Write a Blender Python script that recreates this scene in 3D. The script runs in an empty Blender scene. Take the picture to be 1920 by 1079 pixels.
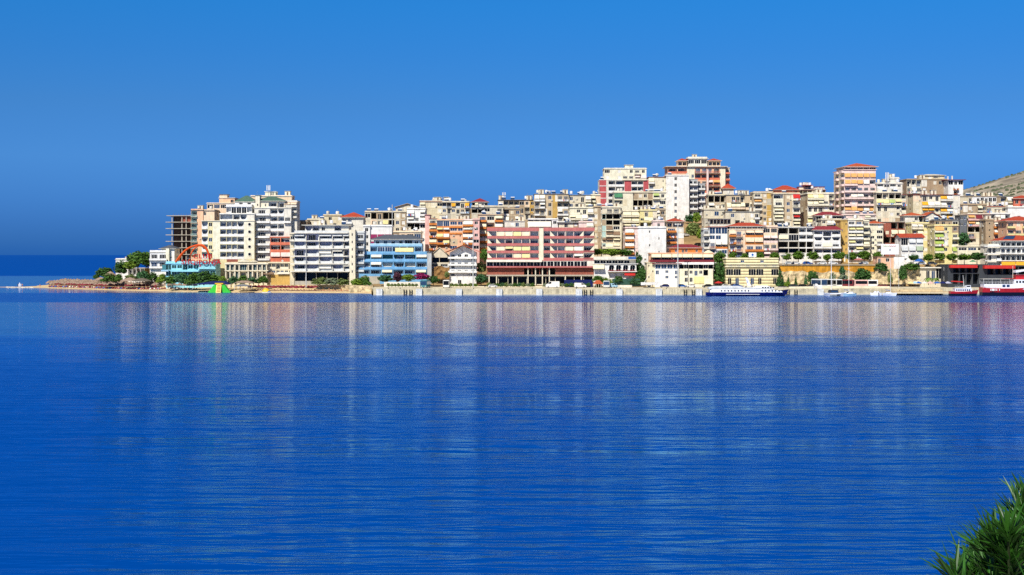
import bpy, math, random
from mathutils import Vector, Matrix
R = math.radians
rnd = random.Random(7)
sc = bpy.context.scene
col = sc.collection

# ------------------------------------------------------------------ camera
F = 2637.0          # focal length in photo pixels (photo 1920 wide)
H = 16.5            # eye height above the water
HOR = 478.0         # photo row of the sea horizon
cam_d = bpy.data.cameras.new("camera")
cam_d.sensor_width = 36.0
cam_d.lens = 36.0 * F / 1920.0
cam_d.shift_y = -(539.5 - HOR) / 1920.0
cam_d.clip_start = 0.3
cam_d.clip_end = 90000.0
cam = bpy.data.objects.new("camera", cam_d)
cam.location = (0, 0, H)
cam.rotation_euler = (R(90), 0, 0)
col.objects.link(cam)
sc.camera = cam

# ------------------------------------------------------------------ light, sky, exposure
SUN_EL, SUN_AZ = 45.0, 22.0      # degrees; azimuth measured to the left of straight behind the camera
sd = Vector((-math.sin(R(SUN_AZ)) * math.cos(R(SUN_EL)), -math.cos(R(SUN_AZ)) * math.cos(R(SUN_EL)), math.sin(R(SUN_EL))))
sun_d = bpy.data.lights.new("sun", 'SUN')
sun_d.energy = 5.0
sun_d.angle = R(0.53)
sun_d.color = (1.0, 0.955, 0.88)
sun = bpy.data.objects.new("sun", sun_d)
sun.rotation_euler = sd.to_track_quat('Z', 'Y').to_euler()
col.objects.link(sun)

world = bpy.data.worlds.new("World")
sc.world = world
world.use_nodes = True
nt = world.node_tree
for n in list(nt.nodes):
    nt.nodes.remove(n)
N = nt.nodes.new
out = N('ShaderNodeOutputWorld'); bg = N('ShaderNodeBackground')
sky = N('ShaderNodeTexSky'); sky.sky_type = 'NISHITA'
sky.sun_disc = False
sky.sun_elevation = R(SUN_EL)
sky.sun_rotation = math.atan2(sd.x, sd.y)
sky.altitude = 0; sky.air_density = 1.0; sky.dust_density = 0.2; sky.ozone_density = 3.0
# the clear deep blue of this day: the Nishita sky graded with elevation
geo = N('ShaderNodeTexCoord'); sep = N('ShaderNodeSeparateXYZ'); ramp = N('ShaderNodeValToRGB'); mul = N('ShaderNodeMixRGB')
mul.blend_type = 'MULTIPLY'; mul.inputs[0].default_value = 1.0
nt.links.new(geo.outputs['Generated'], sep.inputs[0])
mr = N('ShaderNodeMapRange'); mr.inputs['From Min'].default_value = 0.0; mr.inputs['From Max'].default_value = 1.0
nt.links.new(sep.outputs['Z'], mr.inputs['Value'])
nt.links.new(mr.outputs[0], ramp.inputs[0])
SKY = [(0.0015, (0.029, 0.168, 0.7734)), (0.0106, (0.0443, 0.1944, 0.7671)), (0.022, (0.0579, 0.2218, 0.7964)), (0.0371, (0.0787, 0.2675, 0.8321)), (0.0673, (0.1236, 0.3562, 0.8583)), (0.1048, (0.1277, 0.379, 0.8005)), (0.1419, (0.0998, 0.4203, 0.8698)), (0.1755, (0.0795, 0.4714, 0.9364)), (0.3, (0.07, 0.32, 0.68)), (0.6, (0.13, 0.26, 0.46)), (1.0, (0.18, 0.28, 0.46))]
cr = ramp.color_ramp
while len(cr.elements) < len(SKY):
    cr.elements.new(0.5)
for e, (p, c) in zip(cr.elements, SKY):
    e.position = p; e.color = (c[0], c[1], c[2], 1)
nt.links.new(sky.outputs[0], mul.inputs[1]); nt.links.new(ramp.outputs[0], mul.inputs[2])
nt.links.new(mul.outputs[0], bg.inputs[0])
bg.inputs[1].default_value = 0.10
nt.links.new(bg.outputs[0], out.inputs[0])

sc.view_settings.view_transform = 'Standard'
sc.view_settings.look = 'None'
sc.view_settings.exposure = 0.1
sc.view_settings.gamma = 1.0
sc.render.engine = 'CYCLES'
sc.cycles.max_bounces = 5
sc.cycles.diffuse_bounces = 2
sc.cycles.glossy_bounces = 3
sc.cycles.use_denoising = False
sc.cycles.sample_clamp_indirect = 3.0

# ------------------------------------------------------------------ helpers
def wx(px, Y): return (px - 960.0) / F * Y
def wz(py, Y): return H - (py - HOR) / F * Y
def lerp(a, b, t): return a + (b - a) * t
def interp(tab, x):
    if x <= tab[0][0]: return tab[0][1]
    for (a, va), (b, vb) in zip(tab, tab[1:]):
        if x <= b: return lerp(va, vb, (x - a) / (b - a))
    return tab[-1][1]
def lin(h):
    h = h.lstrip('#'); v = [int(h[i:i + 2], 16) / 255.0 for i in (0, 2, 4)]
    return tuple((c / 12.92 if c <= 0.04045 else ((c + 0.055) / 1.055) ** 2.4) for c in v)

_mats = {}
def mat(key, hexc=None, rough=0.85, var=0.14, scale=0.55, streak=0.14, bump=0.0, metal=0.0, spec=0.3, kind='paint'):
    if key in _mats: return _mats[key]
    m = bpy.data.materials.new(key); m.use_nodes = True
    t = m.node_tree; nn = t.nodes.new; L = t.links.new
    p = t.nodes['Principled BSDF']
    c = lin(hexc)
    p.inputs['Roughness'].default_value = rough; p.inputs['Metallic'].default_value = metal
    p.inputs['Specular IOR Level'].default_value = spec
    g = nn('ShaderNodeNewGeometry')
    base = nn('ShaderNodeRGB'); base.outputs[0].default_value = (*c, 1)
    cur = base.outputs[0]
    def mulby(fac_out, lo, hi):
        nonlocal cur
        r = nn('ShaderNodeMapRange'); r.inputs['From Min'].default_value = 0.35; r.inputs['From Max'].default_value = 0.65
        r.inputs['To Min'].default_value = lo; r.inputs['To Max'].default_value = hi
        L(fac_out, r.inputs['Value'])
        x = nn('ShaderNodeMixRGB'); x.blend_type = 'MULTIPLY'; x.inputs[0].default_value = 1
        L(cur, x.inputs[1]); L(r.outputs[0], x.inputs[2]); cur = x.outputs[0]
    if kind == 'brick':
        mp = nn('ShaderNodeVectorMath'); mp.operation = 'MULTIPLY'; mp.inputs[1].default_value = (1, 1, 1)
        sp = nn('ShaderNodeSeparateXYZ'); L(g.outputs['Position'], sp.inputs[0])
        ad = nn('ShaderNodeMath'); ad.operation = 'ADD'; L(sp.outputs[0], ad.inputs[0]); L(sp.outputs[1], ad.inputs[1])
        cb = nn('ShaderNodeCombineXYZ'); L(ad.outputs[0], cb.inputs[0]); L(sp.outputs[2], cb.inputs[1])
        b = nn('ShaderNodeTexBrick'); b.inputs['Scale'].default_value = 1.2
        b.inputs['Color1'].default_value = (*c, 1); b.inputs['Color2'].default_value = (c[0] * .75, c[1] * .7, c[2] * .7, 1)
        b.inputs['Mortar'].default_value = (.35, .28, .22, 1); b.inputs['Mortar Size'].default_value = .02
        L(cb.outputs[0], b.inputs['Vector']); cur = b.outputs[0]
    if kind == 'courses':      # rendered wall with dark horizontal joints
        sp = nn('ShaderNodeSeparateXYZ'); L(g.outputs['Position'], sp.inputs[0])
        fm = nn('ShaderNodeMath'); fm.operation = 'WRAP'; fm.inputs[1].default_value = 0.0; fm.inputs[2].default_value = 1.30
        L(sp.outputs[2], fm.inputs[0])
        gt = nn('ShaderNodeMath'); gt.operation = 'LESS_THAN'; gt.inputs[1].default_value = 0.34; L(fm.outputs[0], gt.inputs[0])
        x = nn('ShaderNodeMixRGB'); L(gt.outputs[0], x.inputs[0]); L(cur, x.inputs[1]); x.inputs[2].default_value = (.075, .052, .035, 1)
        cur = x.outputs[0]
    if kind == 'tile':         # rows of clay pantiles
        sp = nn('ShaderNodeTexCoord')
        w = nn('ShaderNodeTexWave'); w.wave_type = 'BANDS'; w.bands_direction = 'X'; w.inputs['Scale'].default_value = 1.1; w.inputs['Distortion'].default_value = .3
        L(sp.outputs['Object'], w.inputs['Vector'])
        mulby(w.outputs['Fac'], .8, 1.1)
    if var:
        n = nn('ShaderNodeTexNoise'); n.inputs['Scale'].default_value = scale; n.inputs['Detail'].default_value = 5
        L(g.outputs['Position'], n.inputs['Vector']); mulby(n.outputs['Fac'], 1 - var, 1 + var * .35)
    if streak:
        vm = nn('ShaderNodeVectorMath'); vm.operation = 'MULTIPLY'; vm.inputs[1].default_value = (1.7, 1.7, .16)
        L(g.outputs['Position'], vm.inputs[0])
        n2 = nn('ShaderNodeTexNoise'); n2.inputs['Scale'].default_value = 1.0; n2.inputs['Detail'].default_value = 3
        L(vm.outputs[0], n2.inputs['Vector']); mulby(n2.outputs['Fac'], 1 - streak, 1.03)
    L(cur, p.inputs['Base Color'])
    if bump:
        bn = nn('ShaderNodeTexNoise'); bn.inputs['Scale'].default_value = 3; L(g.outputs['Position'], bn.inputs['Vector'])
        bb = nn('ShaderNodeBump'); bb.inputs['Strength'].default_value = bump; bb.inputs['Distance'].default_value = .3
        L(bn.outputs['Fac'], bb.inputs['Height']); L(bb.outputs[0], p.inputs['Normal'])
    _mats[key] = m
    return m

PAL = {  # sun-bleached Mediterranean paints
 'white': 'F2EFE6', 'offw': 'E6DFCD', 'grey': 'B9BCBA', 'lgrey': 'D3D5D2', 'dgrey': '6E7276', 'conc': 'BDB5A2',
 'cream': 'ECE1C4', 'dcream': 'DFD1AE', 'yellow': 'E6D8A6', 'pyel': 'EEE6C8', 'ochre': 'CBA65C', 'dochre': 'B98A3E', 'tan': 'CDB896', 'dtan': 'B09A7C',
 'beige': 'DCD0B4', 'brown': '8A7058', 'pink': 'E9B9AE', 'ppink': 'F0D4C8', 'peach': 'F0BE98', 'ppeach': 'F3D6B4', 'rose': 'C0716C', 'dpink': 'C0595A', 'red': 'B23A30',
 'orange': 'D5823E', 'dorange': 'C9642C', 'salmon': 'DC7A5C', 'maroon': '7E2C34', 'purple': '8C2A56', 'sky': '78AED4', 'pblue': 'A9D0E4', 'cyan': '9ADCE8',
 'blue': '2C5FA8', 'navy': '14215C', 'mint': 'BBD8CE', 'green': '4E8B62', 'dgreen': '35584A', 'teal': '3F7C82', 'slate': '3A3E44', 'black': '1A1B1E', 'sand': 'DEC79A',
 'lilac': 'BDBBCB', 'gold': 'E2A62C', 'ayel': 'E6D898', 'awhite': 'EEE7D4', 'acream': 'EDE2BC', 'aorange': 'E0A864', 'agreen': 'AFBF72', 'ared': 'C4302C', 'asage': 'A9B79A', 'alime': 'A6B85A'}
def P(k):
    if k in _mats: return _mats[k]
    if k == 'brickr': return mat('brickr', 'A8492E', kind='brick', var=.15)
    if k == 'brickt': return mat('brickt', 'B99E7A', kind='brick', var=.12, streak=.1)
    if k == 'courses': return mat('courses', 'EFE0AE', kind='courses', var=.1)
    if k == 'tiler': return mat('tiler', 'B4492F', kind='tile', var=.25, scale=1.2, streak=0)
    if k == 'tilem': return mat('tilem', '8A3038', kind='tile', var=.2, scale=1.2, streak=0)
    if k == 'tileo': return mat('tileo', 'BF5A34', kind='tile', var=.25, scale=1.2, streak=0)
    if k == 'tileg': return mat('tileg', '52705F', kind='tile', var=.25, scale=1.2, streak=0)
    if k == 'tileb': return mat('tileb', '565C64', kind='tile', var=.2, scale=1.2, streak=0)
    if k == 'glass': return mat('glass', '14161A', rough=.18, var=0, streak=0, spec=.22)
    if k == 'glassb': return mat('glassb', '2A4160', rough=.12, var=0, streak=0, spec=.35)
    if k == 'glassg': return mat('glassg', '2C4A48', rough=.14, var=0, streak=0, spec=.3)
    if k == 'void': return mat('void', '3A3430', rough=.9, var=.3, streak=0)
    if k == 'metal': return mat('metal', 'B4B8BC', rough=.4, var=.1, streak=0, metal=.6)
    if k == 'gloss': return mat('gloss', 'F0EFEC', rough=.3, var=.05, streak=.06, spec=.5)
    if k[0] == 'a' and k in PAL: return mat(k, PAL[k], var=.1, streak=.1, rough=.9)
    return mat(k, PAL[k])

class MB:
    """collects shapes into one mesh"""
    def __init__(s): s.v = []; s.f = []; s.m = []; s.slots = []
    def slot(s, m):
        m = P(m) if isinstance(m, str) else m
        if m not in s.slots: s.slots.append(m)
        return s.slots.index(m)
    def face(s, pts, m):
        i = len(s.v); s.v.extend([tuple(p) for p in pts]); s.f.append(tuple(range(i, i + len(pts)))); s.m.append(s.slot(m))
    def box(s, a, b, m, T=None):
        (x0, y0, z0), (x1, y1, z1) = a, b
        c = [(x0, y0, z0), (x1, y0, z0), (x1, y1, z0), (x0, y1, z0), (x0, y0, z1), (x1, y0, z1), (x1, y1, z1), (x0, y1, z1)]
        if T: c = [T(*p) for p in c]
        i = len(s.v); s.v.extend([tuple(p) for p in c]); k = s.slot(m)
        for q in ((3, 2, 1, 0), (4, 5, 6, 7), (0, 1, 5, 4), (1, 2, 6, 5), (2, 3, 7, 6), (3, 0, 4, 7)):
            s.f.append(tuple(i + j for j in q)); s.m.append(k)
    def prism(s, ring0, ring1, m, caps=True):
        i = len(s.v); n = len(ring0); s.v.extend([tuple(p) for p in ring0]); s.v.extend([tuple(p) for p in ring1]); k = s.slot(m)
        for j in range(n):
            s.f.append((i + j, i + (j + 1) % n, i + n + (j + 1) % n, i + n + j)); s.m.append(k)
        if caps:
            s.f.append(tuple(i + j for j in reversed(range(n)))); s.m.append(k)
            s.f.append(tuple(i + n + j for j in range(n))); s.m.append(k)
    def tube(s, p, q, r0, r1, m, n=8, caps=True):
        p, q = Vector(p), Vector(q); d = (q - p).normalized()
        a = d.orthogonal().normalized(); b = d.cross(a)
        ring = lambda c, r: [c + a * (r * math.cos(2 * math.pi * k / n)) + b * (r * math.sin(2 * math.pi * k / n)) for k in range(n)]
        s.prism(ring(p, r0), ring(q, r1), m, caps)
    def path(s, pts, r, m, n=6):
        for a, b in zip(pts, pts[1:]): s.tube(a, b, r, r, m, n)
    def loft(s, rings, m, caps=True, closed=True):
        i = len(s.v); n = len(rings[0]); k = s.slot(m)
        for r in rings: s.v.extend([tuple(p) for p in r])
        for a in range(len(rings) - 1):
            for j in range(n if closed else n - 1):
                s.f.append((i + a * n + j, i + a * n + (j + 1) % n, i + (a + 1) * n + (j + 1) % n, i + (a + 1) * n + j)); s.m.append(k)
        if caps:
            s.f.append(tuple(i + j for j in reversed(range(n)))); s.m.append(k)
            e = i + (len(rings) - 1) * n; s.f.append(tuple(e + j for j in range(n))); s.m.append(k)
    def dome(s, c, rx, ry, rz, m, nu=10, nv=4, z0=0.0):
        rings = []
        for a in range(nv + 1):
            t = z0 + (math.pi / 2 - z0) * a / nv
            rr = max(math.cos(t), .02)
            rings.append([(c[0] + rx * rr * math.cos(2 * math.pi * j / nu), c[1] + ry * rr * math.sin(2 * math.pi * j / nu), c[2] + rz * math.sin(t)) for j in range(nu)])
        s.loft(rings, m)
    def mesh(s, name, smooth=False):
        me = bpy.data.meshes.new(name); me.from_pydata(s.v, [], s.f)
        for m in s.slots: me.materials.append(m)
        me.polygons.foreach_set('material_index', s.m)
        if smooth: me.polygons.foreach_set('use_smooth', [True] * len(s.f))
        me.update(); return me
    def build(s, name, parent=None, loc=(0, 0, 0), rz=0.0, smooth=False):
        return put(name, s.mesh(name, smooth), parent, loc, rz)

def put(name, me, parent=None, loc=(0, 0, 0), rz=0.0):
    o = bpy.data.objects.new(name, me); col.objects.link(o)
    o.location = loc; o.rotation_euler = (0, 0, rz)
    if parent: o.parent = parent
    return o
def tag(o, label=None, cat=None, group=None, kind=None):
    if label: o['label'] = label
    if cat: o['category'] = cat
    if group: o['group'] = group
    if kind: o['kind'] = kind
    return o
def thing(name, label, cat, loc, rz=0.0, group=None, scale=None):
    o = bpy.data.objects.new(name, None); col.objects.link(o)
    o.empty_display_size = .2
    o.location = loc; o.rotation_euler = (0, 0, rz)
    if scale: o.scale = scale
    return tag(o, label, cat, group)
def dup(root, loc, rz=0.0, label=None, group=None, scale=None):
    def rec(o, par):
        c = o.copy(); col.objects.link(c)
        if par: c.parent = par
        for ch in kids.get(o, ()): rec(ch, c)
        return c
    kids = {}
    def walk(o):
        kids[o] = list(o.children)
        for c in kids[o]: walk(c)
    walk(root)
    r = rec(root, None); r.location = loc; r.rotation_euler = (0, 0, rz)
    if label: r['label'] = label
    if group: r['group'] = group
    if scale: r.scale = scale
    return r

# ------------------------------------------------------------------ land and sea
SHORE = [(-80, 735), (0, 716), (60, 706), (110, 690), (150, 676), (210, 655), (320, 634), (420, 618), (560, 609), (660, 603), (694, 598), (700, 572), (1330, 571), (1660, 577), (1770, 584), (1930, 582), (2150, 580)]
BACK = [(-80, 2), (0, 3), (20, 6), (60, 16), (100, 52), (150, 90), (200, 140), (280, 230), (360, 400), (500, 700), (2150, 700)]
KS = [(0, 0.0), (330, .02), (560, .08), (690, .13), (800, .19), (960, .215), (1300, .225), (2150, .21)]
def sm(a, b, x):
    t = min(1, max(0, (x - a) / (b - a))); return t * t * (3 - 2 * t)
def ground(px, Y):
    t = Y - interp(SHORE, px)
    tb = interp(BACK, px)
    if px < 697:
        lo = interp([(-4, -1.0), (0, 0.02), (3, .35), (12, .9), (22, 1.5), (40, 2.4), (60, 3.0)], t) * interp([(-80, .2), (60, .25), (120, .5), (250, .65), (330, 1)], px)
    else:
        lo = 2.4 if t < 46 else 2.4 + .8 * sm(46, 60, t)
    up = max(0.0, min(t, 245) - 62) * interp(KS, px) + max(0, t - 245) * .05 * (1 if px > 700 else 0)
    z = lo + up
    w = sm(1443, 1453, px)
    if w > 0:
        r = 2.4 if t < 51 else (12.1 if t < 79 else 12.1 + (min(t, 235) - 79) * .2 + max(0, t - 235) * .05)
        if 51 <= t < 53: r = lerp(2.4, 12.1, (t - 51) / 2)
        z = lerp(z, r, w)
    if t > tb: z -= (t - tb) * .25
    return max(z, -3.0)
def groundw(X, Y): return ground(960 + X * F / Y, Y)

def grid_mesh(name, pxs, ts, zfun, m, smooth=True):
    vs, fs = [], []
    for px in pxs:
        for t in ts:
            Y = interp(SHORE, px) + t
            vs.append((wx(px, Y), Y, zfun(px, Y, t)))
    n = len(ts)
    for i in range(len(pxs) - 1):
        for j in range(n - 1):
            fs.append((i * n + j, (i + 1) * n + j, (i + 1) * n + j + 1, i * n + j + 1))
    me = bpy.data.meshes.new(name); me.from_pydata(vs, [], fs); me.materials.append(m)
    me.polygons.foreach_set('use_smooth', [smooth] * len(fs)); me.update()
    return put(name, me)

m_sand = mat('sand_beach', 'DCC08E', var=.22, scale=.35, streak=0, bump=.3)
m_soil = mat('hill_soil', 'A2855A', var=.45, scale=.12, streak=0, bump=.5)
m_pave = mat('quay_paving', 'D8CCAC', var=.2, scale=.25, streak=0)
pxl = list(range(-80, 690, 10)) + [690, 694, 696.5]
ts_b = [-4, -2, 0, 1.5, 3, 6, 9, 12, 16, 20, 25, 30, 36]
tag(grid_mesh('beach', pxl, ts_b, lambda px, Y, t: ground(px, Y) + .02, m_sand), kind='structure')
tag(grid_mesh('terrain', pxl, [36, 42, 50, 60, 75, 90, 110, 140, 180, 230, 300, 380], lambda px, Y, t: ground(px, Y) + .02, m_soil), kind='structure')
pxr = [696.6] + list(range(700, 1440, 10)) + list(range(1440, 1458, 2)) + list(range(1460, 2160, 10))
tag(grid_mesh('hillside', pxr, [46, 48, 51, 53, 56, 60, 65, 72, 79, 82, 90, 98, 106, 114, 122, 130, 140, 150, 160, 170, 180, 190, 200, 212, 226, 240, 260, 300, 360, 430],
    lambda px, Y, t: ground(px, Y) + (.35 * math.sin(px * .9 + t * .35) * math.sin(t * .21 + px * .17) if t > 82 else 0), m_soil), kind='structure')
# quay: paved top with a stone edge dropping into the water
def quay():
    mb = MB(); top, edge = m_pave, mat('quay_stone', 'DCCDA6', var=.3, scale=.4, streak=.25, bump=.4)
    pts = [697] + list(range(700, 2160, 20))
    for a, b in zip(pts, pts[1:]):
        Ya, Yb = interp(SHORE, a), interp(SHORE, b)
        A0, B0 = (wx(a, Ya), Ya), (wx(b, Yb), Yb)
        A1, B1 = (wx(a, Ya + 46), Ya + 46), (wx(b, Yb + 46), Yb + 46)
        mb.face([(*A0, 2.4), (*B0, 2.4), (*B1, 2.4), (*A1, 2.4)], top)
        mb.face([(*A0, -2), (*B0, -2), (*B0, 2.4), (*A0, 2.4)], edge)
        mb.face([(A0[0], A0[1] - .25, -2), (B0[0], B0[1] - .25, -2), (B0[0], B0[1] - .25, .55), (A0[0], A0[1] - .25, .55)], 'conc')
        mb.face([(A0[0], A0[1] - .25, .55), (B0[0], B0[1] - .25, .55), (B0[0], B0[1], .55), (A0[0], A0[1], .55)], 'conc')
        mb.face([(A0[0], A0[1], 2.4), (B0[0], B0[1], 2.4), (B0[0], B0[1], 2.62), (A0[0], A0[1], 2.62)], edge)
        mb.face([(A0[0], A0[1], 2.62), (B0[0], B0[1], 2.62), (B0[0], B0[1] + .5, 2.62), (A0[0], A0[1] + .5, 2.62)], edge)
        mb.face([(A0[0], A0[1] + .5, 2.62), (B0[0], B0[1] + .5, 2.62), (B0[0], B0[1] + .5, 2.4), (A0[0], A0[1] + .5, 2.4)], edge)
    Y0 = interp(SHORE, 697); mb.face([(wx(697, 572), 572, -2), (wx(697, 572), 572, 2.4), (wx(697, 572) * 646 / 572, 646, 2.4), (wx(697, 572) * 646 / 572, 646, -2)], edge)
    tag(mb.build('quay'), kind='structure')
quay()

# far bare hill behind the town on the right, dotted with scrub
def hill():
    mb = MB(); m = mat('far_hill', 'AC9F88', var=.5, scale=.02, streak=0)
    t = m.node_tree
    import mathutils.noise as mn
    xs = [1560 + i * 12 for i in range(60)]
    ys = [2000 + j * 55 for j in range(34)]
    crest = [(1560, 395), (1700, 386), (1800, 366), (1830, 357), (1870, 344), (1920, 327), (1990, 305), (2100, 290), (2300, 285)]
    vs = []
    for px in xs:
        for j, Y in enumerate(ys):
            k = j / 26.0
            zt = wz(interp(crest, px), 3430)
            prof = math.sin(min(k, 1) * math.pi / 2) if k <= 1 else 1 - (k - 1) * 1.2
            z = 8 + (zt - 8) * max(prof, -.2)
            X = wx(px, Y)
            z += 9 * mn.noise(Vector((X * .006, Y * .006, 3))) * min(1, k * 2) + 3 * mn.noise(Vector((X * .03, Y * .03, 1))) * min(1, k * 2)
            vs.append((X, Y, z))
    n = len(ys)
    fs = [(i * n + j, (i + 1) * n + j, (i + 1) * n + j + 1, i * n + j + 1) for i in range(len(xs) - 1) for j in range(n - 1)]
    me = bpy.data.meshes.new('hill'); me.from_pydata(vs, [], fs); me.materials.append(m)
    me.polygons.foreach_set('use_smooth', [True] * len(fs)); me.update()
    tag(put('hill', me), kind='structure')
    # scrub: bushes scattered over the slope, thick along the crest
    sb = MB(); ml = mat('scrub_leaf', '5C6448', var=.5, scale=.05, streak=0)
    r2 = random.Random(3)
    for i in range(5200):
        j = r2.choice([24, 25, 25, 26, 26]) if r2.random() < .3 else r2.randint(9, 25)
        a = r2.randrange(16, 48)
        u, w = r2.random(), r2.random()
        p = Vector(vs[a * n + j]).lerp(Vector(vs[(a + 1) * n + j]), u).lerp(Vector(vs[a * n + j + 1]), w * .6)
        if j < 24 and mn.noise(p * .012) + .4 * mn.noise(p * .05) < .12: continue
        s = r2.uniform(1.6, 4.6) * (1.25 if j >= 24 else 1)
        sb.dome((p.x, p.y, p.z - s * .15), s, s, s * r2.uniform(.7, 1.1), ml, 6, 2)
    tag(sb.build('scrub'), kind='stuff')
hill()

# the sea
def sea():
    m = bpy.data.materials.new('sea_water'); m.use_nodes = True
    t = m.node_tree; nn = t.nodes.new; L = t.links.new
    p = t.nodes['Principled BSDF']

    g = nn('ShaderNodeNewGeometry')
    def noise(sx, sy, scale, detail, rough=.55, dist=0.0):
        vm = nn('ShaderNodeVectorMath'); vm.operation = 'MULTIPLY'; vm.inputs[1].default_value = (sx, sy, 1)
        L(g.outputs['Position'], vm.inputs[0])
        n = nn('ShaderNodeTexNoise'); n.inputs['Scale'].default_value = scale; n.inputs['Detail'].default_value = detail
        n.inputs['Roughness'].default_value = rough; n.inputs['Distortion'].default_value = dist
        L(vm.outputs[0], n.inputs['Vector']); return n.outputs['Fac']
    def math_(op, a, b):
        x = nn('ShaderNodeMath'); x.operation = op
        for i, v in enumerate((a, b)):
            if isinstance(v, (int, float)): x.inputs[i].default_value = v
            else: L(v, x.inputs[i])
        return x.outputs[0]
    def rng(v, a, b, c, d, interp_='SMOOTHSTEP'):
        x = nn('ShaderNodeMapRange'); x.interpolation_type = interp_
        for i, q in enumerate((a, b, c, d)): x.inputs[i + 1].default_value = q
        L(v, x.inputs[0]); return x.outputs[0]
    # ruffled lanes: wind patches, long across the view
    sp = nn('ShaderNodeSeparateXYZ'); L(g.outputs['Position'], sp.inputs[0])
    wob = noise(.022, .03, 1, 4)
    yy = math_('ADD', sp.outputs[1], math_('MULTIPLY', math_('SUBTRACT', wob, .5), 170.0))
    def band(a, b, soft):
        return math_('MULTIPLY', rng(yy, a - soft, a + soft, 0, 1), rng(yy, b - soft, b + soft, 1, 0))
    lanes = rng(noise(.0035, .022, 1, 4), .50, .64, 0, 1)
    near = math_('MULTIPLY', lanes, rng(sp.outputs[1], 330, 240, 0, 1))
    mask = near
    patchy = rng(noise(.005, .012, 1, 3), .40, .6, .15, 1)
    for bd, k in ((math_('MULTIPLY', rng(sp.outputs[1], 482, 496, 0, 1), rng(sp.outputs[1], 596, 620, 1, 0)), 1), (band(236, 266, 9), .8), (band(188, 206, 6), .7)):
        mask = math_('MAXIMUM', mask, math_('MULTIPLY', bd, math_('MULTIPLY', patchy, k) if k < 1 else 1.0))
    mask = math_('MAXIMUM', mask, math_('MULTIPLY', rng(yy, 235, 300, 1, 0), rng(noise(.006, .035, 1, 4), .36, .62, .12, .75)))
    far = rng(sp.outputs[1], 1060, 1130, 0, 1)
    chop = math_('ADD', math_('MULTIPLY', noise(.10, .52, 1, 2.5, .55, .3), 1.25), math_('MULTIPLY', noise(.4, 2.2, 1, 2, .5), .16))
    swell = noise(.06, .42, 1, 3, .6, .5)
    h = math_('ADD', math_('MULTIPLY', chop, rng(math_('MAXIMUM', mask, far), 0, 1, .13, .6)), math_('MULTIPLY', swell, rng(sp.outputs[1], 120, 300, .75, .1)))
    b = nn('ShaderNodeBump'); b.inputs['Strength'].default_value = 1.0; b.inputs['Distance'].default_value = 1.0
    L(h, b.inputs['Height'])
    t.nodes.remove(p)
    body = nn('ShaderNodeBsdfDiffuse'); body.inputs['Color'].default_value = (0.0, 0.060, 0.315, 1)
    gl = nn('ShaderNodeBsdfGlossy'); L(b.outputs[0], gl.inputs['Normal'])
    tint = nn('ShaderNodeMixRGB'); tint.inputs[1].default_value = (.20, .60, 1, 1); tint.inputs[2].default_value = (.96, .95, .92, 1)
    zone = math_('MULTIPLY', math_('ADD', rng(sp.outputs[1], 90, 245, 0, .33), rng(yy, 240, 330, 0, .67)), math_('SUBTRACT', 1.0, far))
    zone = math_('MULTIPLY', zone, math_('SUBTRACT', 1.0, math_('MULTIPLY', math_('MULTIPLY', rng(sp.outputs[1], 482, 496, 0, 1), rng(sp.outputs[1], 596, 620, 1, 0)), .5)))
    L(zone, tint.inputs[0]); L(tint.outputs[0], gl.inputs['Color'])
    L(math_('ADD', rng(mask, 0, 1, .05, .2), math_('MULTIPLY', far, .35)), gl.inputs['Roughness'])
    fr = nn('ShaderNodeFresnel'); fr.inputs['IOR'].default_value = 1.33; L(b.outputs[0], fr.inputs['Normal'])
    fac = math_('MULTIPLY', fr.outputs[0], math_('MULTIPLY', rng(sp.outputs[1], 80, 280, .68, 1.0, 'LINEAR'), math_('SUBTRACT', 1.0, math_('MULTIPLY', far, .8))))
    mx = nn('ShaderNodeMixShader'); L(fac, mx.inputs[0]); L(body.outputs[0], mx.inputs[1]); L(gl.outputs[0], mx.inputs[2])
    L(mx.outputs[0], t.nodes['Material Output'].inputs['Surface'])
    mb = MB(); mb.face([(-45000, -150, 0), (45000, -150, 0), (45000, 80000, 0), (-45000, 80000, 0)], m)
    tag(mb.build('sea'), kind='structure')
sea()
# ------------------------------------------------------------------ buildings
_cache = {}
def cached(key, fn):
    if key not in _cache: _cache[key] = fn()
    return _cache[key]
q = lambda v: round(v * 5) / 5

def win_mesh(w, h, glass='glass', frame='white', nm=1):
    def f():
        mb = MB(); t = .09
        mb.box((-w / 2, -.03, 0), (w / 2, .03, t), frame); mb.box((-w / 2, -.03, h - t), (w / 2, .03, h), frame)
        mb.box((-w / 2, -.03, t), (-w / 2 + t, .03, h - t), frame); mb.box((w / 2 - t, -.03, t), (w / 2, .03, h - t), frame)
        for k in range(nm):
            x = -w / 2 + w * (k + 1) / (nm + 1); mb.box((x - t / 2, -.028, t), (x + t / 2, .028, h - t), frame)
        mb.box((-w / 2 + t, .0, t), (w / 2 - t, .02, h - t), glass)
        return mb.mesh('window')
    return cached(('win', q(w), q(h), glass, frame, nm), f)
def shut_mesh(w, h, c):
    def f():
        mb = MB(); n = max(4, int(h / .3))
        for k in range(n):
            z = h * k / n; mb.box((-w / 2, -.02 - .03 * (k % 2), z), (w / 2, .03, z + h / n), c)
        return mb.mesh('shutter')
    return cached(('shut', q(w), q(h), c), f)
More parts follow.
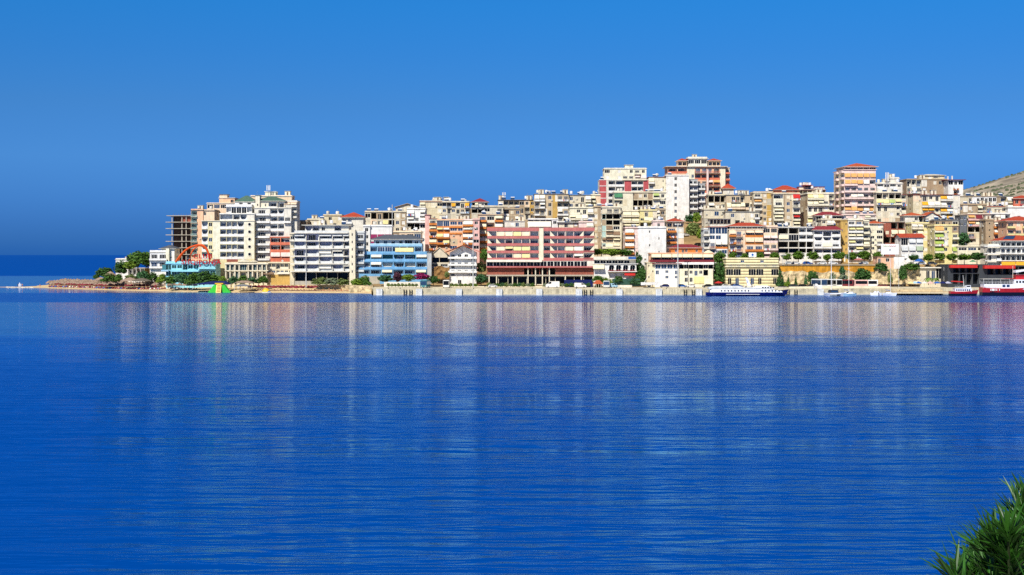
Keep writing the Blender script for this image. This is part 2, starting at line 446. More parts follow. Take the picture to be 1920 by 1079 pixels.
def par_mesh(w, h, c, proj, kind, cap='conc', lo=0.0):
    """balcony: slab with a solid, railed or swept parapet"""
    def f():
        mb = MB(); e = .004
        x0, x1 = -w / 2 + e, w / 2 - e
        if proj > .1:
            mb.box((x0, -proj, -.16), (x1, -.002, .04), c if kind != 'r' else cap)
        y = -proj
        if kind in 'sw':
            mb.box((x0, y, -.14 if proj <= .1 else -.155), (x1, y + .13, h - .06), c)
            mb.box((x0 - .0, y - .03, h - .06), (x1, y + .16, h), c)
            if proj > .1:
                mb.box((x0, y + .13, .04), (x0 + .12, -.002, h - .05), c); mb.box((x1 - .12, y + .13, .04), (x1, -.002, h - .05), c)
        if kind == 'w':   # swept-up partitions at both ends
            for s in (-1, 1):
                xa = s * (w / 2 - e); pts = [(0, h)] + [(.2 * k, h + (k / 5) ** 2 * 1.3) for k in range(1, 6)]
                for (a, za), (b, zb) in zip(pts, pts[1:]):
                    X0, X1 = xa - s * (1.0 - a), xa - s * (1.0 - b)
                    mb.prism([(X0, y, h - .07), (X1, y, h - .07), (X1, y, zb), (X0, y, za)], [(X0, y + .12, h - .07), (X1, y + .12, h - .07), (X1, y + .12, zb), (X0, y + .12, za)], c)
        if kind == 'r':
            for z in (h, h * .55, h * .12):
                mb.box((x0, y, z - .03), (x1, y + .05, z + .03), c)
                if proj > .1:
                    mb.box((x0, y + .05, z - .03), (x0 + .05, 0, z + .03), c); mb.box((x1 - .05, y + .05, z - .03), (x1, 0, z + .03), c)
            k = max(2, int(w / .22))
            for i in range(k + 1):
                x = x0 + .025 + (x1 - x0 - .05) * i / k; mb.box((x - .02, y + .005, .0), (x + .02, y + .045, h - .03), c)
        return mb.mesh('balcony')
    return cached(('par', q(w), q(h), c, q(proj), kind, cap), f)
def awn_mesh(w, drop, out, c, tilt=0.0):
    def f():
        mb = MB(); n = 4
        top = [(-w / 2, -.06, 0), (w / 2, -.06, 0)]; fr = [(-w / 2, -out, -drop), (w / 2, -out, -drop + tilt)]
        mid = [(-w / 2, -out * .55, -drop * .45 - .05), (w / 2, -out * .55, -drop * .45 - .05 + tilt * .5)]
        d = .03
        for a, b in ((top, mid), (mid, fr)):
            r0 = [a[0], a[1], b[1], b[0]]
            mb.prism([(x, y, z) for x, y, z in r0], [(x, y + d * .3, z - d) for x, y, z in r0], c)
        (xa, ya, za), (xb, yb, zb) = fr
        mb.prism([(xa, ya, za), (xb, yb, zb), (xb, yb, zb - .28), (xa, ya, za - .28)], [(xa, ya + .03, za), (xb, yb + .03, zb), (xb, yb + .03, zb - .28), (xa, ya + .03, za - .28)], c)
        for x in (-w / 2 + .05, w / 2 - .05):
            mb.tube((x, 0, -drop * .8), (x, -out + .05, -drop), .025, .025, 'metal', 4)
        return mb.mesh('awning')
    return cached(('awn', q(w), q(drop), q(out), c, round(tilt, 1)), f)
def laundry_mesh(k):
    def f():
        mb = MB(); r = random.Random(k); x = -.9
        mb.tube((-1.1, 0, .02), (1.1, 0, .02), .015, .015, 'metal', 4)
        while x < .9:
            w = r.uniform(.3, .6); h = r.uniform(.5, .95); mb.box((x, -.02, -h), (x + w, .01, .02), r.choice(['gloss', 'pblue', 'ared', 'blue', 'ppink', 'offw'])); x += w + .08
        return mb.mesh('laundry')
    return cached(('laundry', k), f)
def ac_mesh():
    def f():
        mb = MB(); mb.box((-.42, -.36, 0), (.42, -.02, .6), 'offw'); mb.tube((.1, -.365, .3), (.1, -.372, .3), .22, .22, 'dgrey', 8)
        mb.box((-.38, -.3, -.06), (-.32, 0, 0), 'metal'); mb.box((.32, -.3, -.06), (.38, 0, 0), 'metal')
        return mb.mesh('air_conditioner')
    return cached('ac', f)
def tank_mesh(c):
    def f():
        mb = MB()
        for x in (-.5, .5):
            for y in (-.5, .5): mb.tube((x, y, 0), (x, y, .8), .04, .04, 'metal', 4)
        mb.tube((0, 0, .8), (0, 0, 2.0), .72, .72, c, 12); mb.dome((0, 0, 2.0), .72, .72, .22, c, 12, 2)
        return mb.mesh('water_tank')
    return cached(('tank', c), f)
def solar_mesh():
    def f():
        mb = MB()
        mb.prism([(-1, -1.0, .2), (1, -1.0, .2), (1, .5, 1.3), (-1, .5, 1.3)], [(-1, -1.05, .27), (1, -1.05, .27), (1, .45, 1.37), (-1, .45, 1.37)], 'glassb')
        mb.tube((-1.0, .62, 1.5), (1.0, .62, 1.5), .27, .27, 'gloss', 10)
        for x in (-.8, .8):
            mb.tube((x, .6, 0), (x, .6, 1.3), .04, .04, 'metal', 4); mb.tube((x, -.95, 0), (x, -.95, .25), .04, .04, 'metal', 4)
        return mb.mesh('solar_heater')
    return cached('solar', f)
def ant_mesh(h=3.0):
    def f():
        mb = MB(); mb.tube((0, 0, 0), (0, 0, h), .035, .03, 'metal', 5); mb.tube((-.6, 0, h * .92), (.6, 0, h * .92), .02, .02, 'metal', 4)
        for k in range(5):
            x = -.5 + k * .25; mb.tube((x, -.3, h * .92), (x, .3, h * .92), .015, .015, 'metal', 4)
        return mb.mesh('antenna')
    return cached(('ant', h), f)
def dish_mesh():
    def f():
        mb = MB(); mb.tube((0, 0, 0), (0, 0, .7), .04, .04, 'metal', 5)
        rings = []
        for k in range(4):
            r = .1 + .14 * k * 1.0; rings.append([(r * math.cos(a), -.05 - .35 * r * r - .25 * r * math.sin(a), .9 + r * math.sin(a)) for a in [2 * math.pi * j / 12 for j in range(12)]])
        mb.loft(rings, 'offw', caps=True); mb.tube((0, -.1, .9), (0, -.55, .95), .02, .02, 'metal', 4)
        return mb.mesh('satellite_dish')
    return cached('dish', f)

PATCH = ['tan', 'beige', 'dcream', 'cream', 'brickt', 'ppeach', 'offw', 'dtan', 'conc']
class Bld:
    def __init__(s, kind, label, x0, x1, Y, cat='building', group=None):
        s.x0, s.x1, s.Y = x0, x1, Y
        s.vary = kind in ('apartment_block', 'townhouse', 'house', 'cream_house', 'tower_house', 'rooftop_house') and cat in ('apartment block', 'house', 'tower block')
        X0, X1 = wx(x0, Y), wx(x1, Y)
        s.X0 = X0
        s.g = min(groundw(X0, Y), groundw(X1, Y), groundw(X0, Y + 12), groundw(X1, Y + 12)) - 1.0
        s.root = thing(kind, label, cat, (X0, Y, s.g), 0, group)
        s.r = random.Random(hash(label) % 1000 if False else sum(map(ord, label)))
    def part(s, name, me, loc, rz=0.0): return put(name, me, s.root, loc, rz)
    def block(s, x0, x1, top, base, rows, wall='cream', set=0.0, D=12.0, par=None, awn=('awhite', 'acream'), glass='glass', frame='white', cw=None, cols=None, side=None, sidewall=None,
              roof='flat', roofc='conc', rise=1.6, over=.35, parapet=.55, clutter=2, deck='conc', cap='conc', toground=False, acs=.12, hts=None, proj=1.3, inner=None, back=None, float_=False):
        Yf = s.Y + set
        X0, X1 = wx(x0, Yf) - s.X0, wx(x1, Yf) - s.X0
        W = X1 - X0
        zt, zb = wz(top, Yf) - s.g, wz(base, Yf) - s.g
        par = par or wall; inner = inner or wall
        s.nb = getattr(s, 'nb', 0) + 1; zt += s.nb * .003
        n = len(rows); hts = hts or [1] * n; tot = float(sum(hts))
        bounds = [zt]
        for k in hts: bounds.append(bounds[-1] - (zt - zb) * k / tot)
        mb = MB(); r = s.r; band = r.random() < .6 and wall not in ('white', 'ochre', 'pink', 'brickt'); bandc = r.choice(['conc', 'offw', 'dcream', wall])
        def face(T, Lf, rows, colw, wallc, rot, colmats):
            place = []
            for i, row in enumerate(rows):
                ztop, zlow = bounds[i], bounds[i + 1]; h = ztop - zlow
                ws = colw if (colw and len(colw) == len(row)) else [1] * len(row)
                tw = float(sum(ws)); u = 0.0
                for j, ch in enumerate(row):
                    w = Lf * ws[j] / tw; k = 2 if (s.vary and w > 5.2) else 1
                    for kk in range(k): cell(mb, T, u, zlow, w / k, h, ch, (colmats or {}).get(j, wallc), rot, place, i); u += w / k
            z0 = bounds[-1] if float_ else (0.0 if (set <= 0.01 or toground) else bounds[-1] - .8)
            if bounds[-1] > z0 + .01: mb.face([T(0, 0, z0), T(Lf, 0, z0), T(Lf, 0, bounds[-1]), T(0, 0, bounds[-1])], wallc)
            for name, me, p, ro in place: s.part(name, me, p, ro)
        def cell(mb, T, u, z, w, h, ch, wc, rot, place, i):
            c = u + w / 2
            if s.vary and rot == 0.0:
                e = r.random()
                if ch == 'b': ch = 'A' if e < .22 else ('a' if e < .34 else ('r' if e < .46 else ch))
                elif ch == '.' and w > 2.4 and wall not in ('white', 'ochre', 'pink'): ch = 's' if e < .16 else ('w' if e < .36 else ch)
                elif ch == 'w' and w > 3 and e < .25: ch = 'W'
            if s.vary and wall not in ('white', 'ochre', 'pink') and r.random() < (.2 if wall != 'offw' else .08): wc = r.choice(PATCH)
            if s.vary and rot == 0.0 and band and i < n - 1: mb.box((u, -.09, z - .12), (u + w, -.003, z + .1), bandc, T)
            def opening(ow, za, zb_, depth, bm=None, rev=None):
                a, b = c - ow / 2, c + ow / 2; za += z; zb_ = min(zb_ + z, z + h)
                f = lambda pts, m: mb.face([T(*p) for p in pts], m)
                if a > u + .001: f([(u, 0, z), (a, 0, z), (a, 0, z + h), (u, 0, z + h)], wc); f([(b, 0, z), (u + w, 0, z), (u + w, 0, z + h), (b, 0, z + h)], wc)
                if za > z + .001: f([(a, 0, z), (b, 0, z), (b, 0, za), (a, 0, za)], wc)
                if zb_ < z + h - .001: f([(a, 0, zb_), (b, 0, zb_), (b, 0, z + h), (a, 0, z + h)], wc)
                rv = rev or wc
                f([(a, 0, za), (a, depth, za), (a, depth, zb_), (a, 0, zb_)], rv); f([(b, 0, za), (b, depth, za), (b, depth, zb_), (b, 0, zb_)], rv)
                f([(a, 0, za), (b, 0, za), (b, depth, za), (a, depth, za)], rv); f([(a, 0, zb_), (b, 0, zb_), (b, depth, zb_), (a, depth, zb_)], rv)
                f([(a, depth, za), (b, depth, za), (b, depth, zb_), (a, depth, zb_)], bm or wc)
            def add(name, me, uu, d, zz): place.append((name, me, T(uu, d, z + zz), rot))
            hs = h / 3.1
            gl = glass if r.random() < .8 else 'glassb'
            if ch == '.':
                mb.face([T(u, 0, z), T(u + w, 0, z), T(u + w, 0, z + h), T(u, 0, z + h)], wc)
                if r.random() < acs * .5: add('air_conditioner', ac_mesh(), c, 0, h * .4)
                return
            if ch in 'ws':
                ow = min(1.55, w * .66); oh = 1.55 * hs; zo = .9 * hs
                opening(ow, zo, zo + oh, .22)
                if ch == 'w': add('window', win_mesh(q(ow), q(oh), gl, frame), c, .16, zo)
                else: add('shutter', shut_mesh(q(ow), q(oh), r.choice(['offw', 'cream', 'white'])), c, .1, zo)
                if r.random() < acs * 1.6 and w > 2.0: add('air_conditioner', ac_mesh(), c + min(w * .36, 1.1), 0, .3)
            elif ch == 'p':
                opening(.7, 1.3 * hs, 2.0 * hs, .25); add('window', win_mesh(.8, .8, 'glass', 'white', 0), c, .15, 1.25 * hs)
            elif ch == 'i':
                opening(.5, .9 * hs, 2.0 * hs, .25); add('window', win_mesh(.6, 1.2, 'glass', 'white', 0), c, .15, .85 * hs)
            elif ch == 'W':
                opening(w * .86, .85 * hs, 2.55 * hs, .2); add('window', win_mesh(q(w * .86), q(1.7 * hs), gl, frame, max(1, int(w / 1.6))), c, .12, .85 * hs)
            elif ch == 'v':
                opening(w * .94, .12, h - .25, .2); add('window', win_mesh(q(w * .94), q(h - .4), glass, frame, max(1, int(w / 1.5))), c, .1, .12)
            elif ch == 'd':
                ow = min(1.5, w * .7); opening(ow, .05, 2.35 * hs, .22); add('window', win_mesh(q(ow), q(2.3 * hs), gl, frame), c, .16, .05)
            elif ch in 'braAtRB':
                ow = min(w * .74, 3.4); opening(ow, .05, 2.35 * hs, .22, inner)
                add('window', win_mesh(q(ow), q(2.25 * hs), gl, frame, 1 if ow < 1.8 else 3), c + r.uniform(-.1, .1) * ow, .16, .05)
                kind = 'r' if ch in 'rRt' else 's'
                add('balcony', par_mesh(q(w), 1.0 if ch != 'B' else .8, par, proj, kind, cap), c, 0, .05)
                if ch in 'at':
                    add('awning', awn_mesh(q(w * r.uniform(.8, .95)), .9 * hs, proj + .3, r.choice(awn)), c, 0, h - .25)
                if ch in 'AR':
                    add('awning', awn_mesh(q(w * r.uniform(.86, .97)), (1.35 + r.uniform(0, .35)) * hs, proj + .15, r.choice(awn)), c, 0, h - .22)
                if s.vary and r.random() < .16: add('laundry', laundry_mesh(r.randrange(5)), c + r.uniform(-.2, .2) * w, -proj - .08, 1.0)
            elif ch in 'lkKcLCxy':
                dep = 1.7; ow = w * .93
                opening(ow, 0.06, h - .34, dep, inner, inner)
                if ch not in 'cC':
                    dw = min(ow * .72, 3.2); add('window', win_mesh(q(dw), q(2.15 * hs), gl, frame, 1 if dw < 1.8 else 3), c + r.uniform(-.12, .12) * ow, dep - .05, .1)
                if ch in 'LC': add('balcony', par_mesh(q(ow), 1.0, par, .06, 'w', cap), c, 0, .05)
                elif ch == 'x': add('balcony', par_mesh(q(w), 1.0, par, .9, 'r', cap), c, 0, .05)
                elif ch == 'y': pass
                else: add('balcony', par_mesh(q(w), 1.0, par, .06, 's', cap), c, 0, .05)
                if ch == 'k': add('awning', awn_mesh(q(ow * .95), .8 * hs, 1.1, r.choice(awn)), c, 0, h - .34)
                if ch == 'K': add('awning', awn_mesh(q(ow * .97), 1.55 * hs, .75, r.choice(awn)), c, 0, h - .34)
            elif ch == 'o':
                opening(w * .93, .25, h - .32, 4.5, 'void', 'conc')  # dark back colour stands in for the shade of an unlit open floor
            elif ch == 'O':
                opening(w * .96, .15, h - .32, 3.2, 'glass', 'dgrey')
            elif ch == 'n':
                opening(w * .93, .1, h - .3, .12, 'brickr')
            elif ch == 'h':
                ow = w * .8; hh = h - .4; opening(ow, .1, hh, 1.4, inner); rr = ow / 2; zc = hh - rr * .9
                for sgn in (-1, 1):
                    for k in range(5):
                        a0, a1 = math.pi / 2 * k / 5, math.pi / 2 * (k + 1) / 5
                        xs = [c + sgn * rr * math.sin(a) for a in (a0, a1)]; zs = [z + zc + rr * .9 * math.cos(a) for a in (a0, a1)]
                        mb.face([T(xs[0], .01, zs[0]), T(xs[1], .01, zs[1]), T(xs[1], .01, z + hh), T(xs[0], .01, z + hh)], wc)
                add('window', win_mesh(q(ow * .8), q(hh - .3), gl, frame, 1), c, 1.35, .1); add('balcony', par_mesh(q(ow), .85, par, .06, 'r', cap), c, 0, .05)
        face(lambda u, d, z: (X0 + u, set + d, z), W, rows, cw, wall, 0.0, cols)
        sw = sidewall or wall
        srow = side if isinstance(side, list) else [side if side is not None else '.w.'] * n
        face(lambda u, d, z: (X0 + W - d, set + u, z), D, srow, None, sw, R(90), None)
        face(lambda u, d, z: (X0 + d, set + D - u, z), D, srow, None, sw, R(-90), None)
        zz = bounds[-1] if float_ else (0.0 if (set <= 0.01 or toground) else bounds[-1] - .8)
        mb.face([(X0, set + D, zz), (X1, set + D, zz), (X1, set + D, zt), (X0, set + D, zt)], wall)
        mb.face([(X0, set, zt), (X1, set, zt), (X1, set + D, zt), (X0, set + D, zt)], deck)
        s.part('wall', mb.mesh('wall'), (0, 0, 0))
        s.top = (X0, X1, set, set + D, zt)
        s.rt = roof; s.roof(roof, roofc, rise, over, parapet, wall)
        s.clutter(clutter)
        return s
    def roof(s, roof, roofc, rise=1.6, over=.35, parapet=.55, wall='cream'):
        X0, X1, y0, y1, zt = s.top
        rb = MB(); o = over; zr = zt + .002
        if roof == 'flat':
            rb.box((X0 - o, y0 - o, zr), (X1 + o, y1 + o, zr + .22), roofc)
            if parapet > 0:
                t = .18; e = .004; za, zc = zr + .22, zr + .22 + parapet
                rb.box((X0 + e, y0 + e, za), (X1 - e, y0 + t, zc), wall); rb.box((X0 + e, y1 - t, za), (X1 - e, y1 - e, zc), wall)
                rb.box((X0 + e, y0 + t, za), (X0 + t, y1 - t, zc), wall); rb.box((X1 - t, y0 + t, za), (X1 - e, y1 - t, zc), wall)
            s.roofz = zr + .22
        elif roof in ('hip', 'mansard'):
            a, b, c_, d = X0 - o, X1 + o, y0 - o, y1 + o
            run = min((b - a), (d - c_)) / 2 * (.98 if roof == 'hip' else .35)
            rb.box((a, c_, zr), (b, d, zr + .12), 'offw')
            lo = [(a, c_, zr + .12), (b, c_, zr + .12), (b, d, zr + .12), (a, d, zr + .12)]
            hi = [(a + run, c_ + run, zr + rise), (b - run, c_ + run, zr + rise), (b - run, d - run, zr + rise), (a + run, d - run, zr + rise)]
            rb.prism(lo, hi, roofc); s.roofz = zr + rise
        elif roof == 'gable':      # gable end faces the water
            a, b, c_, d = X0 - o, X1 + o, y0 - o * 1.3, y1 + o; m = (a + b) / 2; t = .16
            for e0, e1 in ((a, m), (b, m)):
                rb.prism([(e0, c_, zr), (e1, c_, zr + rise), (e1, c_, zr + rise + t), (e0, c_, zr + t)], [(e0, d, zr), (e1, d, zr + rise), (e1, d, zr + rise + t), (e0, d, zr + t)], roofc)
            rb.prism([(X0, y0, zr), (X1, y0, zr), (m, y0, zr + rise * (1 - .02))], [(X0, y1, zr), (X1, y1, zr), (m, y1, zr + rise * .98)], wall); s.roofz = zr + rise
        elif roof == 'ridge':      # ridge runs along the street front
            a, b, c_, d = X0 - o, X1 + o, y0 - o, y1 + o; m = (c_ + d) / 2; t = .16
            for e0, e1 in ((c_, m), (d, m)):
                rb.prism([(a, e0, zr), (a, e1, zr + rise), (a, e1, zr + rise + t), (a, e0, zr + t)], [(b, e0, zr), (b, e1, zr + rise), (b, e1, zr + rise + t), (b, e0, zr + t)], roofc)
            rb.prism([(X0, y0, zr), (X0, y1, zr), (X0, m, zr + rise * .97)], [(X1, y0, zr), (X1, y1, zr), (X1, m, zr + rise * .97)], wall); s.roofz = zr + rise
        s.part('roof', rb.mesh('roof'), (0, 0, 0))
    def clutter(s, n):
        X0, X1, y0, y1, zt = s.top; r = s.r
        if s.rt not in ('flat',): n = 0
        elif s.vary: n = int(n * 1.5 + .5)
        for k in range(n):
            x = r.uniform(X0 + 1, X1 - 1) if X1 - X0 > 2.5 else (X0 + X1) / 2
            y = r.uniform(y0 + 1.2, min(y1 - 1.2, y0 + 4.5)); z = s.roofz
            c = r.random()
            if c < .3: s.part('water_tank', tank_mesh(r.choice(['gloss', 'gloss', 'offw'])), (x, y, z), r.random())
            elif c < .55: s.part('solar_heater', solar_mesh(), (x, y, z), r.uniform(-.3, .3))
            elif c < .72: s.part('satellite_dish', dish_mesh(), (x, y0 + .8, z), r.uniform(-.5, .5))
            elif c < .86: s.part('antenna', ant_mesh(r.choice([2.4, 3.4])), (x, y, z), r.random())
            else:
                mb = MB(); mb.box((-1.3, -1.3, 0), (1.3, 1.3, 2.2), 'cream'); mb.box((-1.5, -1.5, 2.2), (1.5, 1.5, 2.38), 'conc'); mb.box((-.4, -1.33, .1), (.4, -1.31, 1.9), 'brown')
                s.part('stair_hut', mb.mesh('stair_hut'), (min(max(x, X0 + 1.6), X1 - 1.6), max(y, y0 + 2), z))
    def canopy(s, x0, x1, pyt, pyb, set0, set1, c, name='awning', posts=False):
        """a free awning or terrace roof stretched between two rows, set0 (high edge) and set1 (low edge) metres behind the front"""
        Ya, Yb = s.Y + set0, s.Y + set1
        A = [(wx(x0, Ya) - s.X0, set0, wz(pyt, Ya) - s.g), (wx(x1, Ya) - s.X0, set0, wz(pyt, Ya) - s.g)]
        B = [(wx(x0, Yb) - s.X0, set1, wz(pyb, Yb) - s.g), (wx(x1, Yb) - s.X0, set1, wz(pyb, Yb) - s.g)]
        mb = MB(); r0 = [A[0], A[1], B[1], B[0]]; mb.prism(r0, [(x, y, z - .07) for x, y, z in r0], c)
        mb.prism([B[0], B[1], (B[1][0], B[1][1], B[1][2] - .3), (B[0][0], B[0][1], B[0][2] - .3)], [(p[0], p[1] - .04, p[2] - d) for p, d in ((B[0], 0), (B[1], 0), (B[1], .3), (B[0], .3))], c)
        if posts:
            for p in B: mb.tube((p[0], p[1] + .1, p[2] - 2.6), p, .06, .06, 'white', 6)
        s.part(name, mb.mesh(name), (0, 0, 0)); return s
    def slab(s, x0, x1, pyt, pyb, set0, set1, c, name='slab'):
        Y = s.Y + set0; mb = MB()
        mb.box((wx(x0, Y) - s.X0, set0, wz(pyb, Y) - s.g), (wx(x1, Y) - s.X0, set1, wz(pyt, Y) - s.g), c)
        s.part(name, mb.mesh(name), (0, 0, 0)); return s
    def mast(s, px, pyt, pyb, set, panels=True, name='antenna_mast'):
        Y = s.Y + set; mb = MB(); h = (pyb - pyt) / F * Y
        mb.tube((0, 0, 0), (0, 0, h), .12, .08, 'metal', 6)
        if panels:
            for a in (-.7, 0, .7): mb.box((a - .16, -.5, h * .55), (a + .16, -.3, h * .98), 'white'); mb.tube((0, 0, h * .75), (a, -.35, h * .75), .04, .04, 'metal', 4)
        s.part(name, mb.mesh(name), (wx(px, Y) - s.X0, set, wz(pyb, Y) - s.g)); return s
def B(kind, label, x0, x1, top, base, Y, rows, wall='cream', cat='apartment block', **k):
    b = Bld(kind, label, x0, x1, Y, cat); b.block(x0, x1, top, base, rows, wall, **k); return b
# ------------------------------------------------------------------ the town, from the far rows to the water
# ---- left point
B('white_house', 'low white house half hidden by the dark round tree on the point', 217, 243, 487.5, 505, 716, ['w.w'], 'white', cat='house', D=9, clutter=1)
b = B('terraced_hotel', 'small white hotel with long balconies and a grey hipped roof, left of the blue club', 281, 313, 474, 504, 664, ['bb', 'bb'], 'white', par='white', D=12, clutter=0, parapet=.9)
b.block(302, 327, 467, 500, ['..', '.p', '.p'], 'white', set=.6, roof='hip', roofc='tileb', rise=1.8, over=1.0, cols={0: 'pyel'}, clutter=0, D=11, toground=True)
b.block(311, 317, 466.5, 512, ['.', 'p', '.'], 'pyel', set=-1.2, D=3, roof='flat', parapet=0, over=.05, clutter=0)
b.slab(285, 312, 503.5, 516, .4, 1.2, 'slate', 'ground_glazing')
B('beach_pavilion', 'low white beach pavilion with square columns behind the thatched huts', 232, 271, 503.5, 516, 690, ['.yyyy'], 'white', cat='pavilion', D=8, clutter=0, parapet=0, roofc='offw')
B('ochre_store', 'windowless ochre store between the white pavilion and the terraced hotel', 271, 288, 504.5, 516, 684, ['.'], 'dochre', cat='shed', D=7, clutter=0, parapet=0, roofc='tan')
b = Bld('unfinished_building', 'bare concrete frame of an unfinished block with open floors', 320, 358, 700, 'building site')
def frame_block(b, x0, x1, pys, xl, D=13):
    Y = b.Y; X0, X1, XL = wx(x0, Y) - b.X0, wx(x1, Y) - b.X0, wx(xl, Y) - b.X0
    zs = [wz(p, Y) - b.g for p in pys]
    for i, z in enumerate(zs):
        mb = MB(); mb.box((XL if i else XL + .4, -.6, z - .25), (X1, D, z + .05), 'conc'); b.part('floor_slab', mb.mesh('floor_slab'), (0, 0, 0))
    for x in (X0 + .2, X0 + (X1 - X0) * .52, X1 - 2.6):
        for y in (.1, D * .5, D - .6):
            mb = MB(); mb.box((x, y, 0), (x + .38, y + .38, zs[0] - .25), 'conc'); b.part('column', mb.mesh('column'), (0, 0, 0))
    mb = MB(); mb.box((X0 + (X1 - X0) * .48, .9, zs[1] + .05), (X1 - .3, 1.1, zs[0] - .25), 'brickr'); b.part('brick_infill', mb.mesh('brick_infill'), (0, 0, 0))
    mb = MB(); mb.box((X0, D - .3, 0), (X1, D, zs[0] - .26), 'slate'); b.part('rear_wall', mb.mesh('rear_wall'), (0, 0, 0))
    mb = MB(); mb.box((X0 + .5, 2.2, 0), (X1 - .1, 2.5, zs[0] - .26), mat('shadow_block', '4A3A34', var=.3)); mb.box((X0 + .5, 2.5, 0), (X0 + .8, D - .31, zs[0] - .26), mat('shadow_block')); b.part('shade_core', mb.mesh('shade_core'), (0, 0, 0))  # dark core added for the shaded interior, its shade painted into the colour
    for k in range(7):
        mb = MB(); x = X0 + 1 + k * (X1 - X0 - 2) / 6; mb.box((x - .05, .2, zs[0] + .05), (x + .05, .3, zs[0] + .9), 'brown'); b.part('starter_bar', mb.mesh('starter_bar'), (0, 0, 0))
frame_block(b, 321, 358, [404.5, 416.5, 428.5, 440.5, 452.5, 464.5, 477], 311)
b = B('peach_block', 'tall peach block beside the bare concrete frame, pale green balconies up its left edge', 358, 381, 395, 478, 678, ['x.', 'x.', 'x.', 'x.', 'x.', 'x.', 'x.'], 'peach', par='mint', inner='mint', cw=[13, 12], D=14, clutter=2, roofc='tileb')
b.block(381, 402, 396, 478, ['w..', '...', '...', '...', '...', '...', '...'], 'ppeach', D=13, set=.5, toground=True, roofc='tileb', clutter=1)
b = B('rear_hotel_block', 'cream rear block with penthouse and peach stair tower above the yellow hotel', 388, 438, 382, 420, 690, ['WWWW', '....', '....'], 'ppeach', D=13, clutter=1, roofc='offw', parapet=.2)
b.block(411, 440, 372, 384, ['..d'], 'peach', set=2, D=9, roofc='offw', parapet=0, clutter=0)
b.block(412, 426, 365.5, 373, ['..'], 'ppeach', set=3, D=5, roofc='dgrey', parapet=0, clutter=0)
b = B('yellow_hotel', 'broad pale yellow hotel with white loggias and round windows behind the columned arcade', 378, 477, 415, 486, 660,
  ['Cw.lccL.', 'Lw.lccl.', 'Lw.lccl.', 'Lw.lccl.', 'Lw.lccl.'], 'yellow', par='white', inner='lgrey', cw=[12, 9, 13, 12, 10, 10, 13, 19], cols={2: 'pyel', 7: 'pyel', 6: 'pyel'}, D=15, clutter=0, roofc='offw', parapet=.1)
for py in (421, 435, 449, 463, 477):
    Y = 660; mb = MB(); z = wz(py, Y) - b.g
    mb.tube((wx(468, Y) - b.X0, -.12, z), (wx(468, Y) - b.X0, .02, z), .95, .95, 'offw', 14); mb.tube((wx(468, Y) - b.X0, -.16, z), (wx(468, Y) - b.X0, -.1, z), .66, .66, 'glass', 14)
    b.part('round_window', mb.mesh('round_window'), (0, 0, 0))
b.block(412, 477, 402, 416, ['clL.'], 'offw', set=1.0, par='white', inner='lgrey', cw=[25, 13, 13, 14], D=12, clutter=0, roofc='white', parapet=.3)
b.block(424, 472, 388, 402.5, ['cvvvc'], 'white', set=3.5, D=9, clutter=0, roofc='white', parapet=.9)
b.slab(400, 412, 486, 503, -.05, 6, 'brickr', 'brick_base'); b.slab(425, 446, 486, 503, -.05, 6, 'brickr', 'brick_base'); b.slab(413, 424, 487, 503, 1.2, 6, 'dgrey', 'brick_base')
b = B('white_hotel', 'large white hotel with dark doors on every balcony and a dark green roof', 477, 546, 391, 489, 664,
  ['blL.', 'bllb', 'bll.', 'bll.', 'bllb', 'bll.', 'bl.b'], 'offw', par='white', inner='white', cw=[29, 15, 12, 13], D=16, clutter=0, roofc='offw', parapet=.2, glass='glass')
b.block(478, 534, 377.5, 391.5, ['i.ily'], 'cream', set=1.2, par='white', inner='white', cw=[6, 8, 10, 16, 14], D=13, roof='hip', roofc='tileg', rise=2.6, over=.8, clutter=0)
b.block(479, 487, 367.5, 390, ['.', 'i'], 'cream', set=.2, D=4, roof='flat', parapet=0, over=.2, clutter=0, roofc='tileg')
b.block(440, 479, 379, 391, ['.L.L.'], 'white', set=4, D=9, roof='hip', roofc='tileg', rise=3.2, over=.5, clutter=0)
b.block(533, 557, 379, 420, ['aa', 'ab', 'bb', '..'], 'offw', set=3, par='offw', awn=('ppeach',), D=9, toground=True, clutter=1, roofc='offw', parapet=.5, glass='glassg')
b.block(507, 545, 445, 486, ['ll', 'll', 'KK'], 'salmon', set=-1.6, D=1.7, par='salmon', inner='ppink', clutter=0, roofc='salmon', parapet=0, over=.1, awn=('acream', 'ppink'), toground=True)
b.block(470, 547, 368.5, 376, ['....'], 'ppeach', set=13, D=9, roofc='white', parapet=.3, clutter=2)
b.block(497, 517, 360, 369, ['.'], 'pyel', set=14, D=6, roofc='white', parapet=0, clutter=0)
b.mast(503.5, 347.5, 370, 11.5)
B('brick_side_house', 'tan brick block with one drooping awning, between the white hotel and the grey hotel', 540, 576, 416, 452, 690, ['.A.', '.b.', '...'], 'brickt', awn=('acream',), par='offw', D=10, clutter=2, acs=.4)
